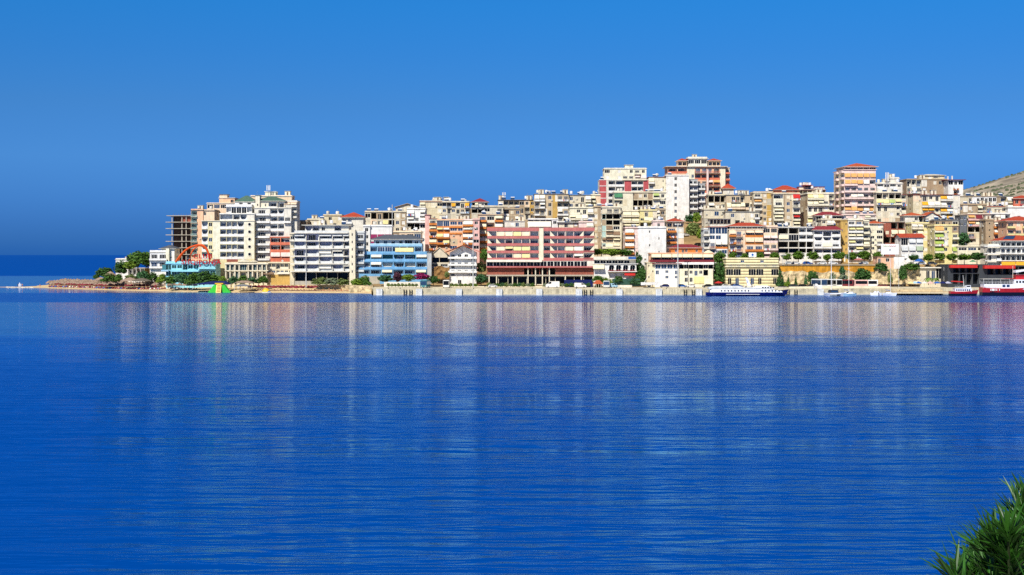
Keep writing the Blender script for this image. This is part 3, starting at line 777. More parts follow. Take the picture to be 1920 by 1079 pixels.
# ---- second and third rows behind the grey hotel
B('cream_house', 'low cream house with roof tanks just above the grey hotel penthouse', 576, 606, 413, 440, 700, ['w.s', '...'], 'cream', cat='house', D=9, clutter=3)
B('cream_house', 'stepped cream house left of the red roofed villa', 606, 641, 405, 440, 706, ['.w.s', 's.w.', '....'], 'dcream', cat='house', D=10, clutter=3, roofc='dtan')
b = B('villa', 'white villa with a bright red hipped roof and curved balcony', 641, 681, 408, 470, 668, ['bb..', '....', '..bb', '..bb', '..bb'], 'offw', cat='villa', par='white', D=11, roof='hip', roofc='tiler', rise=2.6, over=1.2, clutter=0, cw=[10, 10, 12, 9])
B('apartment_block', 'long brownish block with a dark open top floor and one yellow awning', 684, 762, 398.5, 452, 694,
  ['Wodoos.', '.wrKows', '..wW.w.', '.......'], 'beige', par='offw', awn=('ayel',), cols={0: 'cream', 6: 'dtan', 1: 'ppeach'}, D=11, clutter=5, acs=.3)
B('gabled_house', 'cream house with a shallow gable standing alone on the skyline', 742, 786, 389.5, 415, 745, ['.s.w.i', '......'], 'cream', cat='house', D=11, roof='gable', roofc='tan', rise=2.1, over=.8, clutter=0)
B('apartment_block', 'white block with a long balcony over a dark open floor, beside the pink flank', 763, 798, 393, 470, 676,
  ['A.a', 'bbb', 'ooW', 'sss', 'w.w', '...'], 'white', par='white', awn=('awhite', 'alilac') if False else ('awhite',), cw=[14, 10, 11], D=10, clutter=2, acs=.3)
B('apartment_block', 'small yellowish block with green awnings just left of the stair tower', 787, 830, 379, 412, 722, ['a.sW', 'b..s', '....'], 'dcream', par='pyel', awn=('acream',), D=10, clutter=4, roofc='maroon')
b = B('apartment_block', 'cream block with a small stair tower and a yellow curtain on its top floor', 829, 880, 380, 412, 708, ['lxKldA', 'wdwdbb', '......'], 'beige', par='lgrey', inner='brown', awn=('gold', 'acream'), D=11, clutter=4, acs=.3)
b.block(832, 841, 370.5, 380, ['.'], 'cream', set=2, D=4, roofc='conc', parapet=0, clutter=0)
b = B('tower_house', 'tan block whose dark open top storey carries a dull red hipped roof', 884, 943, 388.5, 425, 694, ['ooW.r', '.nn..', 'yyyyy'], 'beige', par='offw', D=10, clutter=3, roofc='conc')
b.block(885, 914, 379.5, 389.5, ['ob.bo'], 'offw', set=.5, D=9, roof='hip', roofc='tilem', rise=2.1, over=.8, clutter=0)
b = B('apartment_block', 'long tan block with a dark flat cornice, left of the big tan apartments', 934, 1003, 376, 425, 724, ['.lllW.w', 'w..ldxw', '.w..ddw', '.......'], 'dtan', par='beige', inner='beige', cols={6: 'ochre', 0: 'beige'}, D=11, clutter=6, roofc='slate', parapet=.1, acs=.3)
b.mast(945, 361, 374, 3)
B('townhouse', 'narrow tan house with white awnings in front of the long tan block', 944, 976, 393, 430, 698, ['l.w', 'K.a', 'b.w'], 'dtan', cat='house', par='white', D=9, clutter=1, acs=.4)
b = B('apartment_block', 'big tan apartment building with roof tanks, two stacks of white balconies', 1002, 1066, 365, 432, 710,
  ['A.w..b', 'b.w..l', 'b.d..b', 'r...wb', 'b.w..b'], 'tan', par='white', awn=('awhite',), inner='beige', cols={3: 'ochre', 4: 'ochre'}, cw=[20, 4, 10, 5, 4, 21], D=12, clutter=7, acs=.35, roofc='dgrey', parapet=.1)
b.block(1066, 1108, 367, 432, ['w.dA', 'w.da', '.wWb', '.w.A', '....'], 'beige', set=1.2, par='cream', awn=('awhite', 'acream'), D=11, toground=True, clutter=4, acs=.4, roofc='dgrey', parapet=.1)
B('apartment_block', 'narrow cream block with yellow trim squeezed against the red panelled tower', 1108, 1126, 367, 420, 722, ['a.', 'bW', 'bb', 'ab'], 'pyel', par='pyel', awn=('acream',), D=9, clutter=1, acs=.3)
b = B('apartment_block', 'cream block hung with rows of cream awnings above the right wing of the pink hotel', 1068, 1113, 391, 436, 684, ['.wdA', 'aAA.', 'bAAb', 'b.ab'], 'pyel', par='cream', awn=('acream', 'awhite'), D=9, clutter=2, acs=.5)
b.block(1113, 1129, 389, 470, ['s.', 's.', 's.', 's.', 's.', 's.', '..'], 'tan', D=8.6, cols={1: 'dtan'}, roofc='brown', clutter=1)
B('rooftop_house', 'bare white rooftop flat with a dark door above the pink hotel', 946, 984, 415.5, 436, 652, ['.sds', '....'], 'offw', cat='house', D=7, roofc='offw', parapet=0, clutter=1)
b = B('rooftop_restaurant', 'long white awning front on the roof just behind the pink hotel', 990, 1046, 412, 436, 654, ['OOOOw', '.....'], 'white', cat='restaurant', D=8, roofc='white', parapet=.3, clutter=0)
b.canopy(990, 1033, 415.5, 424.5, 0, -2.2, 'awhite')
b = B('rooftop_house', 'cream rooftop flat under a grey flat canopy with a sloping solar panel', 1048, 1084, 418, 436, 653, ['sd.s', '....'], 'cream', cat='house', D=7, roofc='dgrey', parapet=0, over=.9, clutter=2)
B('apartment_block', 'pale pink flat front with two white awnings right of the grey canopy', 1085, 1113, 418, 436, 652, ['.A', '..'], 'ppink', par='cream', awn=('awhite',), D=8, clutter=1)
# ---- tall blocks in the middle
b = B('tower_block', 'white tower block with red panel strips and a small lift house on its roof', 1124, 1216, 338, 420, 752,
  ['..lx.nlxn'.replace('n', '.'), '..ll.', '..lx.ll..'.replace('..ll..', '..ll.'), '..ll.', '.....', '.....', '.....'] if False else
  ['..ll.ll.', '..ll.ll.', '..ll.ll.', '..ll.ll.', '..ll.ll.', '..ll.ll.', '........'], 'offw', par='white', cols={0: 'dpink', 4: 'dpink', 7: 'dpink'}, cw=[13, 4, 14, 17, 13, 12, 11, 10], D=14, clutter=2, parapet=.1, roofc='white', over=.1)
b.block(1133, 1212, 317, 339, ['W.s.wbw', 's.sbbaA'], 'pyel', set=.8, par='cream', awn=('ppink', 'acream'), D=13, roofc='white', parapet=.3, clutter=1)
b.block(1172, 1187, 310, 317, ['..'], 'cream', set=3, D=5, roofc='conc', parapet=0, clutter=0)
for py in (349, 360.5, 372, 383.5): b.slab(1124, 1137.5, py - .6, py + .6, -.12, -.01, 'white', 'band')
b = B('tower_block', 'tall blank white tower with dark balconies down its shaded side', 1249, 1292, 330, 440, 776, ['i.w...', 'i.w...', 'i.w...', 'i.w...', 'i.w...', 'i.w...', 'i.w...', 'i.....', 'i.....'], 'white', D=15, clutter=2, roofc='white', parapet=.4, side='lb.l', par='white')
b.block(1292, 1308, 337, 440, ['bb', 'bb', 'bb', 'bb', 'bb', 'bb', 'bb', 'bb', 'bb'], 'lgrey', set=3.5, D=10, toground=True, par='white', clutter=0, roofc='lgrey', parapet=0)
b.block(1308, 1322, 345, 440, ['bb', 'bb', 'bb', 'bb', 'bb', 'bb', 'bb', 'bb'], 'lgrey', set=7.5, D=8, toground=True, par='white', clutter=0, roofc='lgrey', parapet=0)
B('apartment_block', 'cream block with white balconies joined to the left of the blank white tower', 1216, 1249, 333, 420, 779, ['b.i', 'b.i', 'b.w', 'b.i', 'b.w', '...', '...'], 'cream', par='white', D=12, clutter=2, roofc='maroon', parapet=.1)
b = B('tower_block', 'orange and cream tower with a wide white roof slab and red penthouse roofs', 1252, 1360, 313, 410, 800,
  ['ll..rrrr.', 'bb.wllll.', 'bb..rrtt.', 'bb..llll.', 'bb..rAAA.', 'bb..AAll.', 'bb..llll.', '.........'], 'peach', par='salmon', inner='peach', cols={2: 'pyel', 3: 'pyel', 8: 'pyel'}, awn=('acream', 'ppink', 'aorange'), cw=[18, 18, 7, 7, 12, 11, 11, 13, 10], D=16, clutter=0, roofc='offw', over=1.3, parapet=.1)
b.block(1360, 1368, 315, 400, ['b', 'b', 'b', 'b', 'b', 'b', '.'], 'dcream', set=2, D=10, toground=True, par='salmon', clutter=0, roofc='offw', parapet=0, proj=1.8)
b.slab(1325, 1328.5, 318, 395, -2.2, -1.2, 'ppink', 'chimney_shaft')
b.block(1290, 1326, 298, 311, ['WWW'], 'offw', set=4, D=9, roofc='offw', parapet=.9, clutter=2, over=.8)
b.block(1271, 1288, 302, 311, ['yy'], 'ppeach', set=3, D=8, roof='hip', roofc='tiler', rise=1.6, over=.8, clutter=1)
b.block(1328, 1351, 302, 311, ['yyy'], 'ppeach', set=3, D=8, roof='hip', roofc='tiler', rise=1.6, over=.8, clutter=1)
b.block(1356, 1376, 354, 368, ['.'], 'offw', set=-3, D=7, roof='hip', roofc='tiler', rise=3.0, over=1.2, clutter=0, toground=True)
b = B('apartment_block', 'cream block with a green curtain and two unfinished dark floors below the red panelled tower', 1151, 1187, 362, 412, 706, ['K..', 'l..', 'b..', 'b..'], 'pyel', par='pyel', awn=('green',), cw=[17, 8, 11], D=11, clutter=1, acs=.2)
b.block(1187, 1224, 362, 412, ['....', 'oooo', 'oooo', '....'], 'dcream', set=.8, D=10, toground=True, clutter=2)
b.block(1224, 1249, 362, 412, ['aw', 'sw', 'b.', '..'], 'pyel', set=.2, par='pyel', awn=('agreen',), D=11, toground=True, clutter=2)
B('apartment_block', 'tan roofed house with white parapets below the unfinished dark floors', 1205, 1248, 394, 430, 688, ['s.bw', '.w..', '....'], 'dtan', cat='house', par='pyel', D=9, clutter=4, acs=.3)
B('apartment_block', 'tall slim cream block with two dark open storeys and a brown awning', 1129, 1163, 390, 478, 660,
  ['.rr', 'ooo', '.oo', '.bW', '.bb', 'kkk', 'bbb', 'KKK'], 'cream', par='cream', awn=('brown', 'acream'), cols={0: 'mint'}, cw=[7, 13, 14], D=10, clutter=3, acs=.4)
B('apartment_block', 'cream block with paired cream awnings on every floor, beside the slim cream block', 1168, 1200, 397, 440, 678, ['AA', 'AA', 'tt', 'AA'], 'cream', par='cream', awn=('acream',), D=9, clutter=1, acs=.3)
B('apartment_block', 'low yellow house with a grey blue top floor and a blue roof tarpaulin', 1200, 1232, 396, 440, 672, ['.d..', 'bAAb', 'ls.s', '....'], 'ayel', par='ayel', awn=('acream',), D=9, clutter=4, cols={}, acs=.3)
b = B('apartment_block', 'white windowless flank with slits beside a stack of orange balconies', 1172, 1196, 429, 490, 646, ['A.', 'A.', 'A.', 'b.', '..'], 'ppink', par='orange', awn=('awhite',), cw=[17, 7], D=11, clutter=1, roofc='brown')
b.block(1196, 1249, 428, 492, ['..i...', '....i.', '..i...', '....i.', '..i...'], 'white', D=12, clutter=2, roofc='lgrey', acs=.1)
b.block(1224, 1246, 416, 429, ['.d.'], 'ppink', set=2, D=6, clutter=2, roofc='conc')
B('apartment_block', 'peach house with orange balconies, blank white right flank and a dark red roof', 1250, 1282, 416, 468, 656, ['yyy', 'b.', 'b.', 'b.', '..'], 'ppeach', par='orange', cols={1: 'white'}, cw=[18, 14], D=11, roof='hip', roofc='tiler', rise=1.8, over=.9, clutter=0, glass='glassb')
# ---- right of the green gap, upper rows
B('apartment_block', 'tan block with a dark open corner storey below the orange tower', 1328, 1362, 367, 420, 712, ['ooo', 'b.b', '.w.', '...'], 'dcream', par='cream', D=9, clutter=3)
B('apartment_block', 'tan brick block with two long cream awnings and laundry balconies', 1362, 1414, 366.5, 420, 706, ['.rry.w', 'AAAAlw', 'bblly.', '......'], 'tan', par='ppeach', inner='beige', awn=('acream',), D=10, clutter=5, acs=.3, roofc='dgrey', parapet=.1)
B('townhouse', 'yellowish house with white shutters beside the green gap in the hillside', 1320, 1358, 394, 440, 690, ['.sW.', '.b.w', '....'], 'beige', cat='house', par='cream', D=9, clutter=3, acs=.3)
B('apartment_block', 'low tan house with a cream painted panel and white corner balcony', 1360, 1424, 398, 440, 682, ['.w.s.sb', '..yd.bb', '.......'], 'beige', cat='house', par='white', D=9, clutter=2, acs=.3, roofc='dgrey', parapet=.1, cols={3: 'cream'})
B('pergola_house', 'flat house with a pergola of dark bays and white posts above the glass fronted house', 1331, 1370, 411, 432, 672, ['yyyyyy', '......'], 'offw', cat='house', inner='brown', D=7, clutter=0, roofc='conc', parapet=0)
B('apartment_block', 'tall tan block with white balconies and a plain ochre right edge', 1413, 1450, 362, 440, 700, ['b.s.', 'a.s.', 'b.w.', 'b.w.', 'l.w.', 'b.w.', '....'], 'tan', par='offw', awn=('aorange', 'awhite'), cw=[15, 2, 8, 12], cols={2: 'tan', 3: 'ochre'}, D=11, clutter=2, acs=.2, roofc='offw')
B('apartment_block', 'tall cream and tan block with blue doors on bowed balconies', 1450, 1500, 364, 440, 694, ['l.s.b', 'b.w.r', 'a.w.b', 'b.s.b', 'b.w.b', '.....'], 'tan', par='pyel', inner='white', awn=('ared', 'acream'), cw=[19, 3, 12, 2, 14], cols={0: 'pyel', 1: 'dtan', 4: 'offw'}, D=11, clutter=1, acs=.3, roofc='cream')
B('red_roof_house', 'house with stepped bright red roofs on the skyline', 1452, 1498, 357, 385, 742, ['.w.w', '....'], 'salmon', cat='house', D=11, roof='hip', roofc='tiler', rise=2.8, over=.8, clutter=2)
b = B('apartment_block', 'skyline penthouse with red striped parapets and roof tanks', 1497, 1548, 357, 385, 744, ['ylywly', '......'], 'dcream', par='tan', D=11, clutter=3, roofc='maroon', parapet=.2)
b.block(1508, 1522, 348, 357, ['O'], 'maroon', set=2, D=5, roofc='dpink', parapet=0, clutter=0, over=.6)
b.block(1498, 1546, 351, 357.5, ['......'], 'ppink', set=4, D=6, roofc='maroon', parapet=0, clutter=3)
B('apartment_block', 'wide cream block with long yellow awnings and a plain tan left flank', 1514, 1564, 364, 432, 694, ['AAA.x', 'bbbbb', 'dddsW', 'AAAAA', 'bbbbb', '.....'], 'cream', par='pyel', awn=('acream', 'ayel'), D=20, clutter=2, roofc='cream', sidewall='tan', side='.i..', acs=.1)
b = B('tower_block', 'tall pink balconied tower with a red hipped roof and orange awnings', 1583, 1642, 319, 412, 704, ['.....', 'KKKKK', 'AAKKl', 'bbbbb', 'bAAbb', 'bsbbb', 'AAKKK', '.....'], 'ppink', par='ppink', inner='lgrey', awn=('aorange', 'aorange', 'awhite'), hts=[.4, 1, 1, 1, 1, 1, 1, 1], D=23, clutter=0, sidewall='dcream', side='.bwb', roofc='ppink', parapet=.1, over=.5)
b.block(1584, 1642, 313.5, 320, ['yyyyv'], 'ppink', set=.8, D=18, roof='hip', roofc='tileo', rise=2.4, over=1.3, clutter=2)
b = B('apartment_block', 'cream block with a dark open top floor below the roof with the phone mast', 1643, 1690, 362, 420, 698, ['oyoo', 'AAAb', 'dd.w', 's.sw', '....'], 'cream', par='pyel', awn=('ayel', 'agreen'), D=13, clutter=1, roofc='beige', parapet=.4)
b.block(1690, 1699, 366, 420, ['l', 'b', 'l', 'b', '.'], 'pyel', set=.6, D=10, toground=True, clutter=0, roofc='maroon', parapet=0, par='pyel')
b.block(1645, 1692, 345, 362.5, ['lwlw', '....'], 'offw', set=2.5, par='white', D=10, clutter=3, roofc='offw')
b.block(1669, 1686, 335.5, 346, ['..'], 'offw', set=5, D=6, clutter=1, roofc='offw')
b.mast(1663, 323, 362, 2.0)
b = B('apartment_block', 'big sand coloured block with a blank brick flank and triangular white fins', 1700, 1777, 337, 390, 752, ['yly.....', 'bbb.....', '........', '........'], 'brickt', par='offw', inner='offw', cols={0: 'beige', 1: 'beige', 2: 'beige'}, cw=[9, 9, 10, 10, 10, 10, 10, 9], D=14, clutter=3, roofc='tan', parapet=.2)
b.block(1727, 1771, 329.5, 338, ['..b.'], 'dcream', set=3, D=8, roof='hip', roofc='beige', rise=.9, over=.8, clutter=3)
b = B('tower_house', 'white corner tower with a dark red cap roof and an orange arched balcony', 1778, 1806, 338, 385, 744, ['vdv', '.b.', '.h.', '.b.', '...'], 'white', par='orange', D=11, roofc='maroon', parapet=0, over=1.2, clutter=0)
b.slab(1784.5, 1786.5, 330, 337, 3, 4, 'white', 'chimney'); b.slab(1776.5, 1778.5, 331, 337, 3, 4, 'white', 'chimney')
b = B('apartment_block', 'wide block under a thin dark red roof slab with white and gold awnings', 1728, 1786, 366, 425, 700, ['dwdAA', 'AAAAb', 'tt.AA', 'yyyKK', '.....'], 'cream', par='offw', awn=('awhite', 'awhite', 'gold'), D=12, clutter=3, roofc='maroon', parapet=0, over=.9)
b.block(1712, 1728, 366, 425, ['s', 's', 's', '.', '.'], 'dcream', set=.5, D=10, toground=True, clutter=1, roofc='maroon', parapet=0)
b.block(1786, 1800, 366, 440, ['s', 's', 's', '.', '.', '.'], 'offw', set=-.6, D=10, clutter=0, roofc='maroon', parapet=0)
b = B('red_roof_house', 'white house under two overlapping dull red gables', 1697, 1731, 405, 430, 676, ['.sbo', 'l.n.'], 'offw', cat='house', par='offw', D=9, roof='hip', roofc='tileo', rise=1.7, over=.9, clutter=0)
b.block(1731, 1764, 409, 430, ['yby', '...'], 'offw', set=.4, D=9, toground=True, roof='gable', roofc='tileo', rise=2.8, over=.6, clutter=0)
b = B('apartment_block', 'long white and tan row with dark blue doors right of the corner tower', 1800, 1876, 369, 395, 726, ['..d.dWdWW.', '....bbbbbb'], 'beige', par='white', inner='white', cols={3: 'white', 4: 'white', 5: 'white', 6: 'white', 7: 'white', 8: 'white'}, D=11, clutter=6, roofc='dtan', parapet=.1)
b.block(1876, 1899, 369, 395, ['lA', '.A'], 'dcream', set=.4, awn=('awhite',), D=10, toground=True, clutter=1, roofc='dgrey', parapet=.1)
B('villa', 'house with a plain red hipped roof at the right edge below the bare hill', 1901, 1945, 373, 400, 724, ['wb.w', 'A..A'], 'salmon', cat='villa', par='dpink', D=12, roof='hip', roofc='tiler', rise=2.0, over=1, clutter=0, awn=('awhite',))
B('townhouse', 'huddle of tan roof rooms with small awnings under the long white row', 1797, 1850, 385, 412, 702, ['w.s.aw', '.b.W.s'], 'dtan', cat='house', par='beige', awn=('acream',), D=9, clutter=6, roofc='dtan', acs=.3)
B('townhouse', 'tan house with white parapets and a grey awning beside the huddle of roof rooms', 1850, 1896, 388, 412, 704, ['bs.wb', '..W..'], 'beige', cat='house', par='white', D=9, clutter=5, roofc='tiler', parapet=.1)
B('apartment_block', 'plain white parapet house at the right edge above the red hipped roof', 1890, 1945, 390, 415, 700, ['....', '.w.w'], 'white', D=10, clutter=1)
b = B('apartment_block', 'house with a dark red parapet over pink balconies and a dark open floor', 1814, 1856, 403, 470, 686, ['bbb', 'aAb', 'ooo', 'r.b', '..K', '...'], 'cream', par='pink', awn=('maroon', 'acream', 'aorange'), D=10, clutter=0, roofc='maroon', parapet=.5, cols={})
b = Bld('scaffolded_house', 'grey unplastered house front held on tall bare columns left of the pink balconies', 1800, 1813, 684, 'house')
b.block(1800, 1813, 404, 427, ['ww', 'ww'], 'dgrey', D=8, clutter=0, parapet=0, acs=0, set=.01, toground=False)
for px in (1801, 1807, 1812):
    mb = MB(); X = wx(px, 684) - b.X0; mb.box((X - .2, 0.1, 0), (X + .2, .5, wz(427, 684) - b.g), 'conc'); b.part('column', mb.mesh('column'), (0, 0, 0))
b = B('apartment_block', 'white framed house with two pale blinds above the orange balconies', 1856, 1894, 402, 425, 696, ['lKKx', '....'], 'white', par='white', awn=('awhite',), D=9, clutter=2)
b = B('apartment_block', 'narrow block with orange balconies between a tan strip and a pale peach flank', 1848, 1863, 414, 475, 668, ['p', 'p', 'p', 'p', '.'], 'dtan', D=9, clutter=1, roofc='dtan')
b.block(1863, 1880, 417, 475, ['A', 'A', 'b', 'b', '.'], 'peach', set=.8, par='orange', awn=('awhite',), D=8, toground=True, clutter=1)
b.block(1880, 1894, 416, 475, ['.', '.', '.', '.', '.'], 'ppeach', set=-.3, D=9, toground=True, clutter=0)
B('villa', 'peach villa with yellow balconies under a broad red hipped roof at the right edge', 1888, 1945, 415, 470, 654, ['bsbb', 'bbbb', 'vvvv', '....'], 'peach', cat='villa', par='ayel', D=12, roof='hip', roofc='tiler', rise=2.4, over=1.2, clutter=0)
B('arcaded_restaurant', 'low cream arcaded building above the round trees by the arched hotel', 1796, 1850, 463, 482, 648, ['WWW', '...'], 'pyel', cat='restaurant', D=8, clutter=0, roofc='beige', parapet=.3)
# ---- middle rows, right half
b = B('glass_fronted_house', 'three storey house with a wall of blue glass under a reddish roof', 1330, 1364, 426, 480, 652, ['vvv', 'WW.', 'rkk', 'WbW'], 'white', cat='house', par='orange', awn=('awhite',), D=11, roofc='tileo', parapet=0, over=.7, clutter=0, glass='glassb', cols={})
b.block(1319, 1330, 431, 480, ['b', 'b', 'b', '.'], 'lgrey', set=1, D=9, toground=True, par='offw', clutter=0, roofc='offw')
b = B('apartment_block', 'orange banded block with a dark glass top floor and long red tiled roof', 1367, 1431, 431, 486, 650, ['b.kk', 'b.KK', 'b.bb', 'v.vv'], 'ppeach', par='orange', inner='lgrey', awn=('ayel', 'ppeach'), cw=[25, 6, 17, 17], D=13, clutter=0, roofc='offw', parapet=.2, glass='glassb')
b.block(1369, 1431, 425, 431.5, ['vvvvvv'], 'white', set=1.2, D=10, roof='hip', roofc='tiler', rise=1.9, over=1.2, clutter=0)
b = B('apartment_block', 'narrow block, dark red above and white below, beside the orange banded block', 1431, 1458, 426, 485, 651, ['WW', 'kk', 'bb', 'bs'], 'ppeach', par='ppink', awn=('ppink',), cols={}, D=10, clutter=2, roofc='ppink')
b.slab(1432, 1457.5, 440, 428 + .01, -.12, -.02, 'dpink', 'band') if False else None
b = B('apartment_block', 'white slabbed block with dark open balconies above the ochre wall', 1459, 1498, 427, 484, 654, ['oo', 'Kv', 'oo', 'OO', '..'], 'offw', par='offw', awn=('acream',), D=12, clutter=3, roofc='white', parapet=.1, hts=[1, 1, 1, .8, .7])
b.block(1498, 1526, 427, 484, ['ll', 'll', 'oo', 'oo', '..'], 'white', set=.4, D=11, toground=True, par='white', clutter=1, roofc='white', parapet=.1, hts=[1, 1, 1, .8, .7])
b = B('apartment_block', 'white balconied block with a dull red mansard roof above the ochre wall', 1526, 1576, 432, 490, 653, ['lyl', 'LLL', 'bbb', 'lll', 'bab'], 'white', par='white', inner='lilac', D=12, roof='mansard', roofc='tilem', rise=1.9, over=.9, clutter=1, awn=('acream',))
b = B('apartment_block', 'white balconied block with an ochre flank of narrow slits', 1590, 1618, 413, 486, 658, ['bb', 'aa', 'aa', 'bb', 'bb', 'bb'], 'offw', par='white', inner='lgrey', awn=('acream', 'ayel'), D=12, clutter=2, roofc='pyel')
b.block(1576, 1590, 414, 486, ['.i', 'i.', '.i', 'ii', 'ii', '.d'], 'ochre', set=.6, D=11, toground=True, clutter=0, roofc='ochre', parapet=.1, acs=0)
b.block(1618, 1630, 416, 486, ['b', 'b', 'b', 'A', 'b', 'b'], 'pyel', set=1.5, D=10, toground=True, par='pyel', awn=('acream',), clutter=0)
B('apartment_block', 'plain pale yellow block with small windows beside the white balconied block', 1630, 1656, 420, 482, 664, ['.s', 'sW', 'wW', 'wb', 'wb', 'ib'], 'pyel', par='white', D=10, clutter=0, roof='hip', roofc='tileo', rise=1.5, over=.9, acs=.3)
B('house', 'white house with a dark hipped roof and long terrace below the pink tower', 1530, 1578, 405, 432, 680, ['vdovv', '.sbb.'], 'offw', cat='house', par='white', D=8, roof='hip', roofc='tilem', rise=2.1, over=1, clutter=0)
B('house', 'grey house with one white awning tucked behind the red mansard roof', 1540, 1578, 413, 440, 670, ['wAAw', '.br.', '....'], 'beige', cat='house', par='white', awn=('awhite',), D=8, clutter=2)
B('house', 'small terrace house with umbrellas on its roof under the pink tower', 1578, 1642, 404, 420, 682, ['w.d.bb', '......'], 'ppink', cat='house', par='offw', D=8, clutter=3)
b = B('unfinished_building', 'red brick unfinished block with two dark openings over a cream storey', 1657, 1697, 417, 470, 670, ['.oo', 'sKK', 'ooo', '...'], 'brickr', cat='building site', cols={}, awn=('acream',), par='cream', D=10, clutter=2, roofc='conc', parapet=0)
b = B('apartment_block', 'white banded block with grey green blinds under a bright red roof', 1689, 1731, 446, 490, 646, ['vKK', 'KKK', 'KKK'], 'white', par='white', inner='dgrey', awn=('asage', 'lgrey'), D=10, clutter=0, roof='ridge', roofc='tiler', rise=1.8, over=.8)
B('apartment_block', 'yellow block with white awnings on its left and a plain yellow corner', 1709, 1752, 420, 485, 662, ['aa.s', 'bAs.', 'aK..', 'bb.w', 's.s.', '....'], 'ayel', par='cream', awn=('awhite', 'acream'), D=10, clutter=2, roofc='beige', acs=.2)
b = B('apartment_block', 'pale yellow block with green and white awnings and a gold curtain low on the right', 1752, 1797, 424, 488, 650, ['Aw.w', 'As.b', 'bs.l', 'Aw.K', 'a.wb'], 'ayel', par='pyel', awn=('alime', 'awhite', 'aorange'), cw=[17, 9, 7, 12], D=11, clutter=0, roofc='dcream', acs=.5)
b.block(1752, 1797, 414, 424.5, ['.wiW'], 'dtan', set=2, D=8, clutter=3, roofc='dgrey', parapet=.1, cols={3: 'pyel'})
# ---- orange group left of the pink hotel
b = B('apartment_block', 'orange and pink block with wide loggias and a blue glazed top floor', 819, 868, 414, 482, 660, ['vWW', 'kWW', 'A.i', 'b.i', '.Wi', '...'], 'peach', par='orange', awn=('ayel', 'awhite'), cols={1: 'peach'}, cw=[24, 15, 10], D=11, clutter=4, roofc='conc', glass='glassb', inner='lilac')
b.block(868, 887, 414, 482, ['A', 'a', 'A', 'A', 'b', '.'], 'ppink', set=.3, D=10, toground=True, par='orange', awn=('awhite',), clutter=1)
b.block(887, 899, 413, 482, ['w', 'w', 'w', 'w', 'w', '.'], 'pink', set=-.4, D=10, clutter=0)
b.block(805, 819, 411, 482, ['b', 'b', 'b', 'b', 'b', '.'], 'cream', set=1.6, D=9, toground=True, par='orange', clutter=0, roofc='tilem', parapet=0)
B('flank_house', 'plain salmon pink flank wall standing left of the orange block', 797, 806, 404, 480, 672, ['.', '.', '.', '.', '.', '.'], 'pink', cat='apartment block', D=10, clutter=0, roofc='maroon', parapet=.1)
for py in (424.5, 436.5, 448.5, 460.5): b.slab(819.5, 866 if py < 440 else 842, py, py + 3.4, -.35, -.012, 'orange', 'band')
b = B('apartment_block', 'orange terraced block with white awnings just left of the pink hotel', 897, 943, 404, 482, 668, ['bWb', 'AlA', 'Abb', 'Abb', 'Abb', '...'], 'ppeach', par='orange', awn=('awhite', 'acream'), D=10, clutter=2, roofc='brown', parapet=.2)
# ---- grey, purple and blue hotels
b = B('apartment_block', 'white block with wide plum coloured blinds between the grey and blue hotels', 681, 694, 425, 492, 656, ['w', 'w', 'w', 'w', 'i'], 'white', D=10, clutter=0, roofc='white')
b.block(694, 735, 425, 492, ['....', 'KKK', 'KKK', '...', '...'], 'white', set=1.0, D=9, toground=True, par='white', awn=('purple',), inner='maroon', clutter=2, roofc='white')
b.block(735, 790, 436, 492, ['s.WW', 'vvv.', '....'], 'ppeach', set=2.2, D=8, toground=True, par='pblue', clutter=3, roofc='cream')
b = B('grey_hotel', 'pale grey hotel with swept balcony partitions and a slim stair tower', 552, 655, 437, 508.5, 632,
  ['kykkk', 'CLCLl', 'yCKky', 'LCCCl', 'lCKCk'], 'lgrey', par='lgrey', inner='lilac', awn=('awhite', 'awhite', 'lgrey'), cw=[20, 25, 25, 20, 12], D=15, float_=True, clutter=0, roofc='lgrey', parapet=.8, cat='hotel')
for x in (574.5, 599, 624, 645):
    for i in range(5):
        zb_, zt_ = 451.3 + i * 14.3, 438 + i * 14.3
        mb = MB(); Y = 632; X = wx(x, Y) - b.X0; z0, z1 = wz(zb_, Y) - b.g, wz(zt_, Y) - b.g
        mb.prism([(X - .09, -1.5, z0), (X - .09, 1.6, z0), (X - .09, 1.6, z1), (X - .09, .3, z1), (X - .09, -.6, z0 + 1.9), (X - .09, -1.5, z0 + 1.1)], [(X + .09, -1.5, z0), (X + .09, 1.6, z0), (X + .09, 1.6, z1), (X + .09, .3, z1), (X + .09, -.6, z0 + 1.9), (X + .09, -1.5, z0 + 1.1)], 'offw')
        b.part('partition', mb.mesh('partition'), (0, 0, 0))
for i in range(6):
    b.slab(545 if i < 5 else 551, 652, 451.4 + (i - 1) * 14.3 if i else 436.3, 453.2 + (i - 1) * 14.3 if i else 438.0, -1.6, -.003, 'offw', 'balcony_slab')
b.block(553, 653, 510.3, 528, ['OOOOO'], 'conc', set=.5, toground=True, D=12, clutter=0, parapet=0, over=0, acs=0); b.slab(544, 655, 508.6, 510.2, -1.7, .6, 'offw', 'balcony_slab')
b.block(655, 666, 433, 530, ['i', 'i', 'i', 'i', 'i', 'i', '.'], 'cream', set=-1.2, D=5, roofc='cream', parapet=.2, over=.03, clutter=0, acs=0)
b.block(572, 654, 423, 437.5, ['Cyd.l.'], 'offw', set=2.5, D=10, par='white', inner='lilac', roofc='offw', parapet=0, over=1.4, clutter=4)
b.block(543.5, 552, 440, 508, ['b', '.', '.', '.', '.'], 'dcream', set=1.0, D=9, toground=True, clutter=0, par='offw')
b.block(667, 683, 437, 525, ['b', 'b', 'b', 'b', 'b', '.'], 'lgrey', set=3, D=8, toground=True, par='lgrey', clutter=0, roofc='lgrey')
